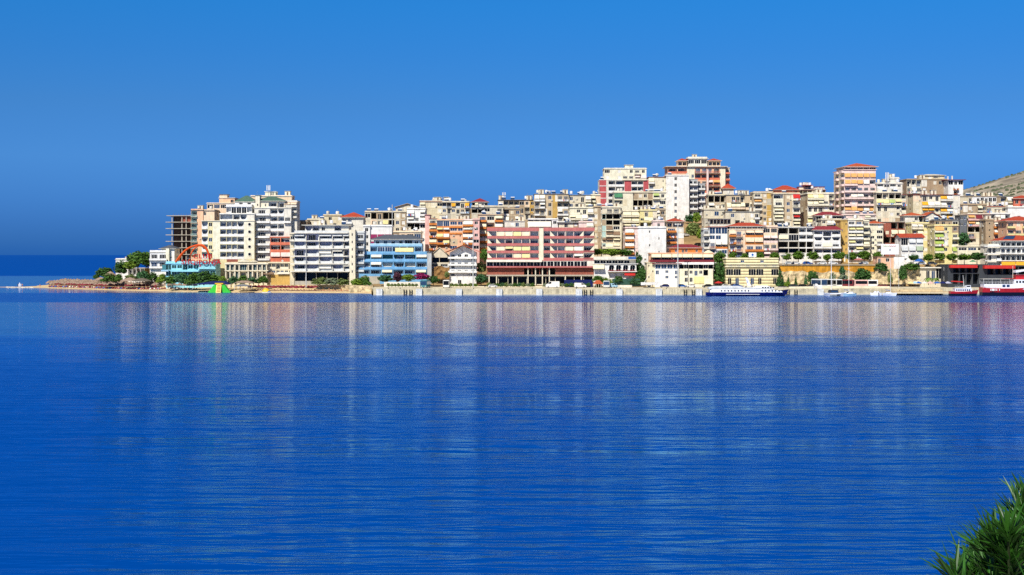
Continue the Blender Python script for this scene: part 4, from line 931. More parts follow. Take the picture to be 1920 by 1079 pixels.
b = B('blue_hotel', 'sky blue hotel stepping up in terraces to a dark curved roof', 673, 800, 505, 518, 634, ['llkllk'], 'sky', par='sky', inner='lgrey', awn=('acream',), D=16, clutter=0, roofc='sky', parapet=.1, over=.12, cat='hotel')
b.block(673.5, 801, 490.5, 505, ['lkCLcl'], 'sky', set=1.2, par='sky', inner='offw', awn=('offw',), D=14, clutter=0, roofc='sky', parapet=.9, over=.1)
b.block(674, 801, 476.5, 491, ['lkcLlk'], 'sky', set=2.4, par='sky', inner='teal', awn=('offw',), D=13, clutter=0, roofc='sky', parapet=.9, over=.1, glass='glassb')
b.block(694, 791, 462, 477, ['lvvllll'], 'pblue', set=4.2, par='white', inner='pblue', D=11, clutter=0, roofc='sky', parapet=1.0, over=.2, glass='glassb')
b.canopy(741, 775, 465, 471.5, 4.1, 2.2, 'ayel')
b.block(701, 788, 449.5, 462, ['dwdwvd'], 'lgrey', set=6.2, par='sky', D=9, clutter=0, roof='hip', roofc='tileb', rise=2.2, over=1.5)
b.block(801, 809, 474, 522, ['.', '.', '.', '.'], 'grey', set=-.4, D=8, roofc='dgrey', parapet=0, clutter=0, acs=0)
b.block(677, 712, 518.3, 531, ['.w..'], 'conc', set=-.05, D=10, clutter=0, roofc='conc', parapet=0, over=0, acs=0)
b = B('cream_awning_house', 'cream house front with a big cream awning roof, beside the blue hotel', 806, 842, 482, 504, 640, ['OO', 'bb'], 'beige', cat='house', par='lgrey', D=9, roof='gable', roofc='acream', rise=4.2, over=.4, clutter=0)
# earth bank under it
# ---- gabled white house and the pink hotel
b = B('guest_house', 'white guest house with long white balconies under a wide brown red gable', 843, 893, 474, 518, 628, ['dwwd', 'dwwd', 'dwwd'], 'white', cat='guest house', par='white', D=13, roof='gable', roofc='tileo', rise=3.2, over=2.2, clutter=0, hts=[1.1, 1, 1])
for py in (485.5, 498.6, 511.8):
    b.slab(840, 894, py - 3.6, py, -1.5, -1.3, 'white', 'balcony_front'); b.slab(840, 894, py - .4, py + .5, -1.3, -.004, 'white', 'balcony_slab')
b.block(845, 890, 512.6, 533, ['OOOO', '.d..'], 'white', set=-.3, D=8, roofc='white', parapet=.2, clutter=0)
b.slab(858, 865, 467.5, 472, -1.0, -.7, 'white', 'signboard')
b = B('pink_hotel', 'broad rose pink hotel in two wings with a cream strip between them', 914, 1011, 433.5, 488, 626,
  ['cKKKKc', 'lclccl', 'lKkKKc', 'cclKKc'], 'ppink', par='rose', inner='lgrey', awn=('ayel', 'acream', 'ppeach'), cw=[17, 16, 15, 16, 16, 17], float_=True, D=14, clutter=0, roofc='rose', parapet=.1, over=.05, cat='hotel')
b.block(1019, 1114, 433.5, 488, ['lclclx', 'lcclcc', 'lccKKx', 'lcclkx'], 'ppink', par='rose', inner='lgrey', awn=('awhite', 'acream'), cw=[13, 13, 14, 16, 18, 20], float_=True, D=14, clutter=0, roofc='rose', parapet=.1, over=.05)
b.block(1011, 1019, 429, 488, ['.', '.', '.', '.'], 'cream', set=-.7, D=8, float_=True, clutter=0, roofc='cream', parapet=0, over=.02, acs=0)
b.slab(913, 1011, 427, 433.4, -.5, 1.0, 'rose', 'fascia'); b.slab(1019, 1115, 427, 433.4, -.5, 1.0, 'rose', 'fascia')
for py in (447, 460.7, 474.4, 488):
    b.slab(913.5, 1010.8, py - 3.9, py + .5, -.62, -.004, 'rose', 'balcony_band'); b.slab(1019.3, 1114.5, py - 3.9, py + .5, -.62, -.004, 'rose', 'balcony_band')
for x in (914.6, 931, 961, 993, 1010, 1032, 1061, 1094, 1113.5):
    for i in range(4):
        Y = 626; X = wx(x, Y) - b.X0; z0, z1 = wz(447 + 13.65 * i - 3.9, Y) - b.g, wz(434 + 13.65 * i, Y) - b.g
        mb = MB(); s_ = -1.9 if x in (1010, 1094, 1113.5) else 1.9
        if x in (914.6, 1032, 1094, 1113.5) or (x == 931 and i == 1): mb.prism([(X, -.55, z0), (X + s_, -.55, z0), (X, -.55, z1)], [(X, -.43, z0), (X + s_, -.43, z0), (X, -.43, z1)], 'cream')
        mb.box((X - .08, -.42, z0 - .8), (X + .08, -.004, z1 + .1), 'cream'); b.part('fin', mb.mesh('fin'), (0, 0, 0))
b.block(912, 1114, 489.5, 501, ['vvvvvvvvvvvvvvv.'], 'offw', set=-.9, float_=True, D=8, clutter=0, roofc='rose', parapet=0, over=.1, acs=0, frame='white')
b.canopy(912, 1016, 487.3, 490.4, -.9, -2.8, 'offw')
b.slab(912, 1114, 499.5, 502.2, -1.6, .0, 'rose', 'balcony_band')
b.block(913, 1113, 502.3, 517, ['nnnnoooonnnn'], 'brickr', set=.2, float_=True, cw=[17, 15, 15, 15, 14, 13, 13, 14, 15, 16, 16, 17], D=9, clutter=0, roofc='conc', parapet=0, over=0, acs=0)
b.slab(912, 1114, 515.6, 517.8, -.6, .15, 'conc', 'balcony_band')
b.block(917, 1112, 517.9, 534, ['OOOOOOOOOOO'], 'pyel', set=.6, toground=True, D=8, clutter=0, roofc='conc', parapet=0, over=0, acs=0)
for x in (917, 931, 961, 990, 1004, 1017, 1030, 1060, 1090, 1112):
    Y = 625.8; X = wx(x, Y) - b.X0; mb = MB(); mb.box((X - .22, -.45, 0), (X + .22, -.02, wz(502.6 if 985 < x < 1035 else 517, Y) - b.g), 'cream'); b.part('column', mb.mesh('column'), (0, 0, 0))
# ---- waterfront buildings
b = B('club_building', 'pale turquoise club building with a teal glazed terrace under the orange arches', 311, 404, 495, 519, 646, ['vWWvWWvv.', 'vvWWvWWvv'], 'cyan', cat='club', par='cyan', glass='glassg', frame='cyan', D=11, clutter=0, roofc='cyan', parapet=.9, acs=0)
b.slab(304, 311, 497, 510, -.4, 6, 'teal', 'side_bay'); b.slab(320, 372, 507.3, 510, -1.6, -.01, 'cyan', 'balcony_band'); b.slab(372, 404, 496.5, 505, -1.0, -.01, 'cyan', 'signboard'); b.slab(302, 316, 506.5, 509.4, -1.8, -.42, 'pblue', 'balcony_band')
b = B('columned_arcade', 'sand coloured classical arcade with pediments in front of the yellow hotel', 425, 500, 494, 523, 640, ['vyvyvv', 'yvyvyy'], 'dcream', cat='arcade', par='cream', inner='cream', D=9, clutter=0, roofc='dcream', parapet=.3, glass='glassg', acs=0)
for x in (424, 432, 441, 449, 466, 474, 483, 492, 500):
    Y = 640; X = wx(x, Y) - b.X0; mb = MB(); mb.tube((X, -.5, 0), (X, -.5, wz(494, Y) - b.g), .38, .32, 'cream', 10); mb.box((X - .5, -1.0, wz(496, Y) - b.g), (X + .5, -.01, wz(494, Y) - b.g), 'cream'); b.part('column', mb.mesh('column'), (0, 0, 0))
for x0, x1, z in ((446, 468, 486), (468, 482, 488.5)):
    Y = 640; a, c, zz = wx(x0, Y) - b.X0, wx(x1, Y) - b.X0, wz(494, Y) - b.g + .7
    mb = MB(); mb.prism([(a, -1.1, zz), (c, -1.1, zz), ((a + c) / 2, -1.1, wz(z, Y) - b.g)], [(a, 4, zz), (c, 4, zz), ((a + c) / 2, 4, wz(z, Y) - b.g)], 'cream'); b.part('pediment', mb.mesh('pediment'), (0, 0, 0))
b.slab(421, 503, 493.2, 496, -1.15, -.55, 'cream', 'entablature'); b.slab(421, 503, 507, 508.5, -1.0, -.55, 'cream', 'entablature')
b = B('beach_restaurant', 'cream beach restaurant with framed terrace panels right of the classical arcade', 501, 549, 494, 516, 642, ['ccyccy', 'bbbbbb'], 'dcream', cat='restaurant', par='cream', inner='offw', D=9, clutter=1, roofc='beige', parapet=.4, acs=0)
b.block(508, 550, 516.3, 529, ['....'], 'ochre', set=-2, D=3, clutter=0, roofc='ochre', parapet=0, over=.05, acs=0)
b.canopy(494, 513, 510.5, 513.5, -.5, -3.5, 'brown'); b.canopy(520, 543, 510.5, 513, -.2, -3, 'offw')
b = B('arched_restaurant', 'white arched restaurant with a long white canopy and plants, right of the pink hotel', 1114, 1193, 495.5, 510, 624, ['..hhhh'], 'white', cat='restaurant', par='maroon', D=10, clutter=0, roofc='white', parapet=0, over=.6, acs=0)
b.block(1114, 1192, 487, 495.6, ['vvvvvv.'], 'offw', set=2, D=8, clutter=0, roofc='offw', parapet=0, over=.3, acs=0)
b.slab(1113, 1192, 481.5, 487.4, 0.2, 9, 'offw', 'canopy'); b.slab(1178, 1192, 482, 486, .05, .19, 'blue', 'signboard')
b.canopy(1112, 1133, 496, 503.4, -.2, -2.2, 'acream'); b.slab(1140, 1204, 509, 510.2, -2.5, .1, 'white', 'balcony_slab'); b.slab(1140, 1192, 507.3, 508.9, -2.4, -2.2, 'maroon', 'railing')
b.block(1142, 1192, 510.4, 524, ['yyyy'], 'pyel', set=-.4, D=6, inner='brown', clutter=0, roofc='white', parapet=0, over=0, acs=0)
b.canopy(1171, 1191, 511.5, 515.8, -1, -3.6, 'ared')
b = B('terrace_restaurant', 'long quayside restaurant with an orange penthouse, cream blinds and a maroon terrace band', 1273, 1337, 492.5, 534, 616, ['OvOvOvO', '.dwdwO.', '.www...'], 'pyel', cat='restaurant', par='white', D=14, clutter=0, roofc='white', parapet=0, over=.3, acs=0, hts=[1, 1, 1.3])
b.block(1228, 1273, 495, 536, ['vvvv', 'd.w.d', '..w.w', '.....'], 'white', set=-.8, D=11, roofc='maroon', parapet=.1, over=1.2, clutter=0, acs=0, glass='glassb')
b.block(1213, 1228, 493, 536, ['ii', '.i', 'i.', '..'], 'dcream', set=-.4, D=11, roofc='dcream', parapet=0, clutter=0, acs=0)
b.block(1220, 1338, 476, 491, ['yyyyyy'], 'peach', set=1.5, D=11, inner='brown', roofc='peach', parapet=.2, clutter=1, acs=0)
for i in range(6): b.canopy(1221.5 + i * 19.4, 1239.8 + i * 19.4, 477, 481.6, 1.4, -.2, 'acream')
b.slab(1219, 1339, 487.6, 491.8, -.9, 1.4, 'maroon', 'railing')
b.block(1258, 1316, 465.5, 476.5, ['.w.dw..w.'], 'orange', set=5, D=8, roof='hip', roofc='tilem', rise=1.7, over=.9, clutter=0)
b.slab(1268, 1338.5, 492, 496.5, -1.4, -.02, 'white', 'fascia')
b.slab(1301, 1320, 519, 532, -.3, -.02, 'ayel', 'shutter')
b = B('striped_building', 'yellow harbour building with dark horizontal courses and tall window bays', 1361, 1460, 496, 534, 616, ['www.ww', 'vv.vv.v', 'dd.dd.d'], 'courses', cat='harbour office', par='cream', frame='offw', D=13, clutter=0, roofc='pyel', parapet=0, over=.25, acs=0, hts=[.5, .9, 1.1])
b.block(1361.4, 1459.6, 486, 496.2, ['wwwwwwww'.replace('wwwwwwww', '..w..w..')], 'courses', set=.4, D=12, clutter=0, roofc='pyel', parapet=.3, over=.15, acs=0)
b.slab(1360, 1461, 499, 500.5, -.5, -.01, 'pyel', 'cornice')
b = B('slate_pavilion', 'modern slate dark pavilion with two bright red beams behind the red boats', 1777, 1851, 497, 534, 608, ['.OOOO.', '.OOOO.'], 'slate', cat='pavilion', cw=[10, 13, 12, 12, 13, 14], D=11, clutter=0, roofc='slate', parapet=0, over=.05, acs=0, hts=[1, 1.4])
b.block(1851, 1925, 499, 534, ['OOOOO', '.....'], 'slate', set=.2, D=11, clutter=0, roofc='slate', parapet=0, over=.05, acs=0, hts=[1, 1.1])
b.slab(1782, 1833, 497.2, 502.6, -2.2, 3, 'ared', 'beam'); b.slab(1846, 1904, 498, 504, -2.4, 3, 'ared', 'beam')
b = B('arched_hotel', 'white hotel with a storey of black arches and a red roof', 1876, 1945, 452, 489, 632, ['yyyyyyy', 'hhhhhhh', 'yyyyyyy'], 'white', cat='hotel', par='lgrey', inner='grey', D=12, clutter=0, roof='hip', roofc='tiler', rise=2.6, over=1.0, acs=0)
b.block(1852, 1876, 462, 489, ['dd.', 'd.b'], 'offw', set=.8, D=10, toground=True, clutter=0, par='lgrey', roofc='white', parapet=.8)
for py in (462, 475.5, 489): b.slab(1846, 1947, py - .5, py + 1.0, -1.3, -.004, 'white', 'balcony_slab')
Y = 632; mb = MB(); X = wx(1879, Y) - b.X0; z = wz(450.5, Y) - b.g
mb.prism([(X, .2, z), (X + 5, .2, z), (X + 7.2, 3.6, z + 1.9), (X + 3, 3.6, z + 1.9)], [(X, .2, z + .1), (X + 5, .2, z + .1), (X + 7.2, 3.6, z + 2.0), (X + 3, 3.6, z + 2.0)], 'glassb'); b.part('solar_panel', mb.mesh('solar_panel'), (0, 0, 0))
b.canopy(1878, 1904, 490, 497.3, -.5, -3.5, 'gold'); b.canopy(1905, 1932, 490, 497, -.5, -3.5, 'gold')
B('kiosk_house', 'small tan house with a white fascia above the palm terrace', 1725, 1765, 503, 524, 618, ['.ddv'], 'beige', cat='house', D=8, clutter=0, roofc='white', parapet=.2, over=1.1, acs=0)
b = B('peach_stilt_house', 'small peach house with a blank white panel standing on stilts above the stone wall', 1645, 1676, 482, 495, 626, ['d.W.'], 'peach', cat='house', D=8, clutter=0, roofc='brown', parapet=0, acs=0, glass='glass')
b.block(1676, 1696, 482, 495, ['.'], 'white', set=-.2, D=7, clutter=0, roofc='brown', parapet=0, over=.05, acs=0)
# ------------------------------------------------------------------ trees and plants
def leafmat(key, hexc):
    m = mat(key, hexc, rough=.7, var=.45, scale=1.3, streak=0, spec=.25)
    return m
LEAF = {k: leafmat('leaf_' + k, v) for k, v in dict(street='5A7C22', dark='44682E', mid='54782C', light='7E9A32', olive='7C8C4C', grey='8C9A78', teal='4A7446', plum='5A3442', magenta='A82C6A', pine='3C6030', palm='6E8C38').items()}
m_bark = mat('bark', '6E5842', var=.35, scale=4, streak=0)
def crown_mesh(seed, leaf, shape='round', n=46, per=34, size=.085):
    """unit crown: radius about 1, base at z=0, top at z=2; leaf clumps through the volume"""
    def f():
        r = random.Random(seed); vs, fs = [], []
        for k in range(n):
            while True:
                p = Vector((r.uniform(-1, 1), r.uniform(-1, 1), r.uniform(-1, 1)))
                if shape == 'round' and .25 < p.length < .92: break
                if shape == 'bush' and math.hypot(p.x, p.y) < .95 * math.sqrt(max(0, 1 - ((p.z + 1) / 1.95) ** 2)): break
                if shape == 'cone':
                    lim = .9 * (1 - (p.z + 1) / 2) + .04
                    d = math.hypot(p.x, p.y)
                    if d < lim and d > lim * .35: break
            c = Vector((p.x, p.y, p.z + 1)); cr_ = r.uniform(.2, .36) if shape != 'cone' else r.uniform(.12, .2)
            for i in range(per):
                d = Vector((r.gauss(0, 1), r.gauss(0, 1), r.gauss(0, 1))).normalized()
                q_ = c + d * cr_ * r.uniform(.55, 1.05)
                nrm = (d + Vector((r.gauss(0, .5), r.gauss(0, .5), r.gauss(0, .5) + .35))).normalized()
                a = nrm.orthogonal().normalized(); b_ = nrm.cross(a); s = size * r.uniform(.7, 1.35)
                i0 = len(vs); vs += [tuple(q_ + a * s), tuple(q_ + b_ * s * .75), tuple(q_ - a * s), tuple(q_ - b_ * s * .75)]; fs.append((i0, i0 + 1, i0 + 2, i0 + 3))
        me = bpy.data.meshes.new('crown'); me.from_pydata(vs, [], fs); me.materials.append(LEAF[leaf]); me.update(); return me
    return cached(('crown', seed, leaf, shape, n, per, size), f)
def trunk_mesh(seed, h, rr, limbs=4):
    def f():
        r = random.Random(seed); mb = MB(); pts = [Vector((0, 0, -.4)), Vector((r.uniform(-.1, .1), r.uniform(-.1, .1), h * .5)), Vector((r.uniform(-.2, .2), r.uniform(-.2, .2), h))]
        mb.tube(pts[0], pts[1], rr, rr * .8, m_bark, 7); mb.tube(pts[1], pts[2], rr * .8, rr * .6, m_bark, 7)
        for k in range(limbs):
            a = 2 * math.pi * k / max(limbs, 1) + r.random(); e = pts[2] + Vector((math.cos(a) * h * .35, math.sin(a) * h * .35, h * .5)); mb.tube(pts[2] - Vector((0, 0, h * .1)), e, rr * .5, rr * .2, m_bark, 5)
        return mb.mesh('trunk')
    return cached(('trunk', seed, round(h, 1), round(rr, 2), limbs), f)
_tn = 0
def tree(label, px, top, base, wpx, Y, leaf='street', shape='round', kind='tree', cat='tree', stem=.3, group=None, zb=None):
    """crown wpx photo pixels wide, reaching row `top`; foot on the ground (row `base` only if it is given)"""
    global _tn; _tn += 1
    X = wx(px, Y); zt = wz(top, Y); g = groundw(X, Y) if zb is None else zb
    if base: g = wz(base, Y)
    Ht = zt - g; rad = wpx / F * Y / 2
    rad *= 1.14
    t = thing(kind, label, cat, (X, Y, g), (_tn * 1.7) % 6.28, group)
    ch = Ht * (1 - stem)
    seed = _tn % 4
    n, per, size = {'round': (70, 38, .105), 'bush': (62, 34, .11), 'cone': (150, 16, .075)}[shape]
    cr_ = put('crown', crown_mesh(seed, leaf, shape, n, per, size), t, (0, 0, Ht * stem)); cr_.scale = (rad, rad, ch / 2)
    if shape == 'cone':
        put('trunk', trunk_mesh(seed, Ht * .9, .16, 0), t)
    else: put('trunk', trunk_mesh(seed, max(Ht * stem, .3) + ch * .22, max(.1, rad * .06), 4), t)
    return t
UP = 12.1
# the point
tree('big spreading green tree beside the white terraced hotel on the point', 259, 472, 507, 36, 676, 'mid', stem=.18)
tree('tall green tree at the right of the big spreading one, touching the white balconies', 278, 474, 507, 24, 682, 'mid', stem=.2)
tree('dark round tree in front of the low white house on the point', 227, 489, 518, 22, 672, 'dark', stem=.12)
tree('lighter bushy tree low between the dark round tree and the big spreading tree', 243, 491, 507, 20, 670, 'light', stem=.12)
tree('feathery dark green tree at the tip of the wood on the point', 197, 502, 521, 26, 690, 'dark', stem=.1)
tree('low sea side shrub left of the thatched huts', 181, 514, 524, 12, 690, 'dark', 'bush', 'shrub', 'shrub', .1)
for lab, px, top, base, w, Y, lf in (
    ('wide green shrub just in front of the thatched huts', 205, 513, 528, 26, 662, 'mid'), ('small green shrub below the dark round tree', 222, 514, 528, 14, 660, 'mid'), ('yellowish shrub in front of the low white pavilion', 246, 514, 524, 20, 662, 'olive'),
    ('dark rounded shrub in front of the ochre store', 268, 508, 526, 24, 660, 'teal'), ('dark rounded shrub right of the ochre store', 285, 511, 527, 22, 660, 'dark'), ('pale green shrub left of the turquoise club', 304, 514, 530, 18, 648, 'light'),
    ('dark green shrub under the left end of the turquoise club', 322, 515, 532, 22, 634, 'mid'), ('broad dark shrub under the middle of the turquoise club', 340, 512, 532, 26, 633, 'teal'), ('dense green shrub below the red sign letters', 362, 512, 533, 26, 632, 'mid'),
    ('tall green shrub under the sign board of the turquoise club', 383, 509, 533, 28, 632, 'dark'), ('green shrub at the right end of the turquoise club', 402, 512, 530, 22, 633, 'mid'), ('small shrub left of the first arcade column', 417, 518, 532, 14, 630, 'light'),
    ('grey green shrub below the left arcade bays', 436, 518, 532, 20, 628, 'teal'), ('round green shrub below the large pediment', 456, 517, 532, 18, 627, 'mid'), ('grey green shrub right of the large pediment', 474, 519, 531, 22, 627, 'teal'), ('low shrub near the brown terrace awning', 493, 518, 531, 20, 627, 'mid')):
    tree(lab, px, top, base, w, Y, lf, 'bush', 'shrub', 'shrub', .06)
for lab, px, top, base, w, Y, lf in (
    ('olive coloured shrub in front of the dark glass of the grey hotel', 600, 520, 533, 28, 622, 'olive'), ('wide greyish shrub below the middle of the grey hotel', 622, 522, 534, 30, 622, 'grey'), ('flowering greyish shrub left of the slim stair tower', 642, 522, 534, 24, 622, 'olive'),
    ('yellow green shrub at the foot of the slim stair tower', 668, 523, 538, 22, 620, 'light'), ('palm like shrub between the grey and the blue hotel', 683, 517, 535, 22, 622, 'mid')):
    tree(lab, px, top, base, w, Y, lf, 'bush', 'shrub', 'shrub', .06)
for lab, px, top, base, w, Y, lf in (
    ('dark green garden tree before the left half of the blue hotel', 722, 516, 532, 24, 622, 'teal'), ('dusky plum coloured tree before the blue hotel', 745, 511, 533, 15, 621, 'plum'), ('bright green garden tree before the blue hotel', 766, 515, 530, 24, 622, 'light'),
    ('magenta bougainvillea before the right end of the blue hotel', 791, 513, 528, 26, 621, 'magenta'), ('dark green garden tree between the blue hotel and the coach', 813, 518, 534, 20, 620, 'dark'), ('young tree on the earth bank left of the gabled guest house', 838, 510, 524, 8, 626, 'olive')):
    tree(lab, px, top, base, w, Y, lf, 'round', 'garden_tree', 'tree', .2)
tree('green tree in the dark gap between the guest house and the pink hotel', 909, 468, 492, 16, 648, 'mid', stem=.1)
tree('slender tree right of the gabled guest house', 902, 492, 520, 18, 634, 'olive', stem=.3)
tree('dark tree behind the wall right of the gabled guest house', 902, 515, 534, 22, 622, 'teal', stem=.2)
tree('lush green tree on the roof terrace above the arched restaurant, left one', 1121, 467, 481, 20, 640, 'light', stem=.2, zb=14.6)
tree('widest green tree above the arched restaurant', 1147, 467, 482, 32, 639, 'light', stem=.15, zb=14.6)
tree('green tree above the right end of the arched restaurant', 1172, 467, 482, 26, 640, 'mid', stem=.15, zb=14.6)
tree('tall dark conifer with tiered branches beside the white flank wall', 1197, 463, 534, 32, 634, 'pine', 'cone', 'conifer', 'tree', .08)
tree('dark tree filling the gap under the tiered conifer', 1203, 505, 538, 22, 622, 'dark', stem=.1)
for lab, px, top, base, w, lf in (('dark green shrub among the restaurant parasols', 1122, 517, 532, 22, 'mid'), ('green shrub under the pale parasols', 1138, 521, 534, 20, 'light'), ('green shrub left of the red awning', 1160, 518, 532, 18, 'dark'), ('green shrub right of the red awning', 1188, 520, 534, 24, 'teal'), ('shrub in front of the orange kiosk roof', 1122, 531, 541, 14, 'olive')):
    tree(lab, px, top, base, w, 612 if base < 536 else 606, lf, 'bush', 'shrub', 'shrub', .08)
tree('dark round tree at the top of the gap in the hillside', 1293, 402, 419, 16, 765, 'teal', stem=.1)
tree('bright green tree at the top of the gap in the hillside', 1306, 399, 419, 14, 764, 'light', stem=.1)
tree('straggly olive tree halfway up the gap in the hillside', 1300, 418, 446, 22, 738, 'olive', stem=.1)
tree('yellow green tree beside the car in the hillside gap', 1314, 430, 454, 14, 730, 'light', stem=.1)
tree('dark green tree between the terrace restaurant and the striped building, upper', 1349, 472, 500, 22, 628, 'mid', stem=.2)
tree('big dark green tree between the terrace restaurant and the striped building, lower', 1348, 492, 536, 24, 620, 'dark', stem=.12)
tree('small round tree on the terrace below the pink tower', 1630, 401, 414, 14, 684, 'teal', stem=.1)
tree('dark scrubby tree below the grey unplastered house', 1806, 437, 464, 20, 672, 'teal', stem=.1)
for lab, px, w, top in (
    ('clipped street tree behind the roof of the striped building, leftmost', 1374, 14, 473), ('clipped street tree left of the blue and white sign', 1396, 14, 475), ('clipped street tree right of the blue and white sign', 1425, 14, 474), ('clipped street tree at the left end of the ochre wall', 1452, 16, 474),
    ('street tree left of the first folded parasol on the upper road', 1475, 16, 475), ('full round street tree between the two folded parasols', 1497, 22, 472), ('full round street tree right of the folded parasols', 1524, 20, 473), ('small street tree beside the tall white mast', 1552, 14, 477),
    ('tall round street tree below the ochre slit flank', 1573, 20, 472), ('round street tree right of the thin white mast', 1598, 18, 474), ('bright round street tree above the red parasol', 1621, 22, 471), ('street tree just left of the white billboard', 1645, 14, 473),
    ('dark street tree below the grey green blinds', 1713, 16, 477), ('light green street tree at the yellow corner', 1741, 16, 477), ('street tree below the gold curtain', 1762, 18, 475), ('bright street tree left of the green parasol', 1785, 18, 476), ('wide bright street tree above the green parasol', 1808, 24, 476), ('dark street tree touching the arched hotel', 1832, 24, 474)):
    tree(lab, px, top, None, w, 636 if px < 1700 else 630, 'street' if 'dark' not in lab else 'dark', 'round', 'street_tree', 'tree', .38, 'clipped trees along the upper road', zb=UP)
for lab, px, top, base, w, sh, lf, Y in (
    ('tall dark conifer against the left end of the ochre wall', 1463, 503, 537, 17, 'cone', 'pine', 612), ('thin young conifer right of the tall dark conifer', 1478, 516, 536, 6, 'cone', 'dark', 614), ('slim young conifer before the stone wall', 1492, 514, 536, 6, 'cone', 'dark', 614), ('two tiered slim conifer left of the round dark tree', 1511, 511, 534, 7, 'cone', 'teal', 614),
    ('round dark tree before the stone wall', 1523, 508, 534, 16, 'round', 'dark', 614), ('small conifer right of the round dark tree', 1533, 513, 526, 6, 'cone', 'mid', 616), ('pale shrub behind the white buses', 1561, 512, 532, 14, 'bush', 'grey', 616), ('two tiered tree growing from the top of the ochre wall', 1579, 500, 516, 11, 'round', 'teal', 617),
    ('pale tree under the two tiered tree', 1580, 512, 530, 16, 'bush', 'grey', 616), ('big dark bushy tree before the right end of the ochre wall', 1618, 503, 530, 28, 'bush', 'dark', 614), ('bright green bush near the tall dark conifer', 1477, 528, 537, 12, 'bush', 'light', 610),
    ('vine covered tree under the peach stilt house', 1652, 493, 510, 24, 'bush', 'dark', 619), ('climbing green plant right of the stilt house', 1707, 492, 506, 28, 'bush', 'mid', 618), ('tall dark climber down the stone wall', 1693, 498, 524, 14, 'bush', 'dark', 617), ('small tree in the middle of the stone wall', 1669, 509, 528, 8, 'bush', 'olive', 617)):
    tree(lab, px, top, base, w, Y, lf, sh, 'conifer' if sh == 'cone' else 'tree', 'tree', .06)
# palms on the cafe terrace
def palm(label, px, top, base, Y):
    X = wx(px, Y); z0 = wz(base, Y); h = wz(top, Y) - z0
    t = thing('palm_tree', label, 'palm tree', (X, Y, z0), rnd.random() * 6)
    put('trunk', trunk_mesh(9, h * .55, .17, 0), t)
    mb = MB(); r = random.Random(px)
    for k in range(16):
        a = k * 2.4; L_ = h * r.uniform(.5, .65); up = r.uniform(.3, .75)
        prev = None
        for i in range(6):
            s = i / 5; x = L_ * s; z = h * .55 + L_ * (up * s * 1.4 - 1.35 * s * s)
            p = Vector((math.cos(a) * x, math.sin(a) * x, z)); sd_ = Vector((-math.sin(a), math.cos(a), -.35)) * (.30 * math.sin(math.pi * (.12 + .85 * s)))
            sd2 = Vector((math.sin(a), -math.cos(a), -.35)) * sd_.length
            if prev:
                q0, s0, s20 = prev; mb.face([q0, p, p + sd_, q0 + s0], LEAF['palm']); mb.face([q0, p, p + sd2, q0 + s20], LEAF['palm'])
            prev = (p, sd_, sd2)
    put('crown', mb.mesh('crown'), t)
palm('palm with arching fronds left on the cafe terrace', 1741, 514, 533, 606); palm('palm with arching fronds right on the cafe terrace', 1754, 515, 533, 608)
# trimmed shrub rows behind the quay
hs = 'low clipped shrub in the bed before the white wall of the blue hotel'
for k in range(9):
    tree(hs, 728 + k * 6.6, 531 + (k % 3) * .6, 537, 6.4, 608, 'olive', 'bush', 'bed_shrub', 'shrub', .05, 'clipped shrubs before the blue hotel')
hs = 'low shrub in the hedge line between the quay and the pink hotel'
for k in range(24):
    if 10 < k < 13: continue
    tree(hs, 917 + k * 8.1, 529.5 + (k * 7 % 4) * .7, 537.5, 8.6, 609, ['olive', 'grey', 'mid', 'teal'][k % 4], 'bush', 'hedge_shrub', 'shrub', .05, 'shrubs along the pink hotel')
hs = 'low shrub in the bed before the gabled guest house'
for k in range(6):
    tree(hs, 846 + k * 9, 531 + (k % 2), 537, 9, 609, ['olive', 'light'][k % 2], 'bush', 'hedge_shrub', 'shrub', .05, 'shrubs before the gabled guest house')

# ------------------------------------------------------------------ walls
def wallthing(kind, label, cat, pts, m, th=.5, cap=None):
    """upright wall along (px, Y, row of its top, row of its foot) stations"""
    a = pts[0]; t_ = (wx(a[0], a[1]), a[1], wz(a[3], a[1]) - .3); mb = MB()
    for p, q_ in zip(pts, pts[1:]):
        P_ = [Vector((wx(x, Y), Y, z)) - Vector(t_) for x, Y, z in ((p[0], p[1], wz(p[3], p[1]) - .3), (q_[0], q_[1], wz(q_[3], q_[1]) - .3), (q_[0], q_[1], wz(q_[2], q_[1])), (p[0], p[1], wz(p[2], p[1])))]
        mb.prism(P_, [v + Vector((0, th, 0)) for v in P_], m)
    o = mb.build(kind, None, t_); tag(o, label, cat); return o
w = wallthing('retaining_wall', 'long ochre topped retaining wall below the upper road', 'wall', [(1455, 621, 498, 512), (1550, 621, 498, 512), (1641, 621, 498.5, 512)], mat('ochre_wall', 'D9992E', var=.3, scale=.4, streak=.3), 1.2)
mb = MB(); a = w.location
mb.box((wx(1454, 621) - a.x, -.55, wz(497.6, 621) - a.z), (wx(1642, 621) - a.x, 1.3, wz(496.6, 621) - a.z), 'conc'); mb.build('coping', w)
m_rock = mat('rock_face', 'D9C296', var=.5, scale=.55, streak=.15, bump=1.0)
import mathutils.noise as mn
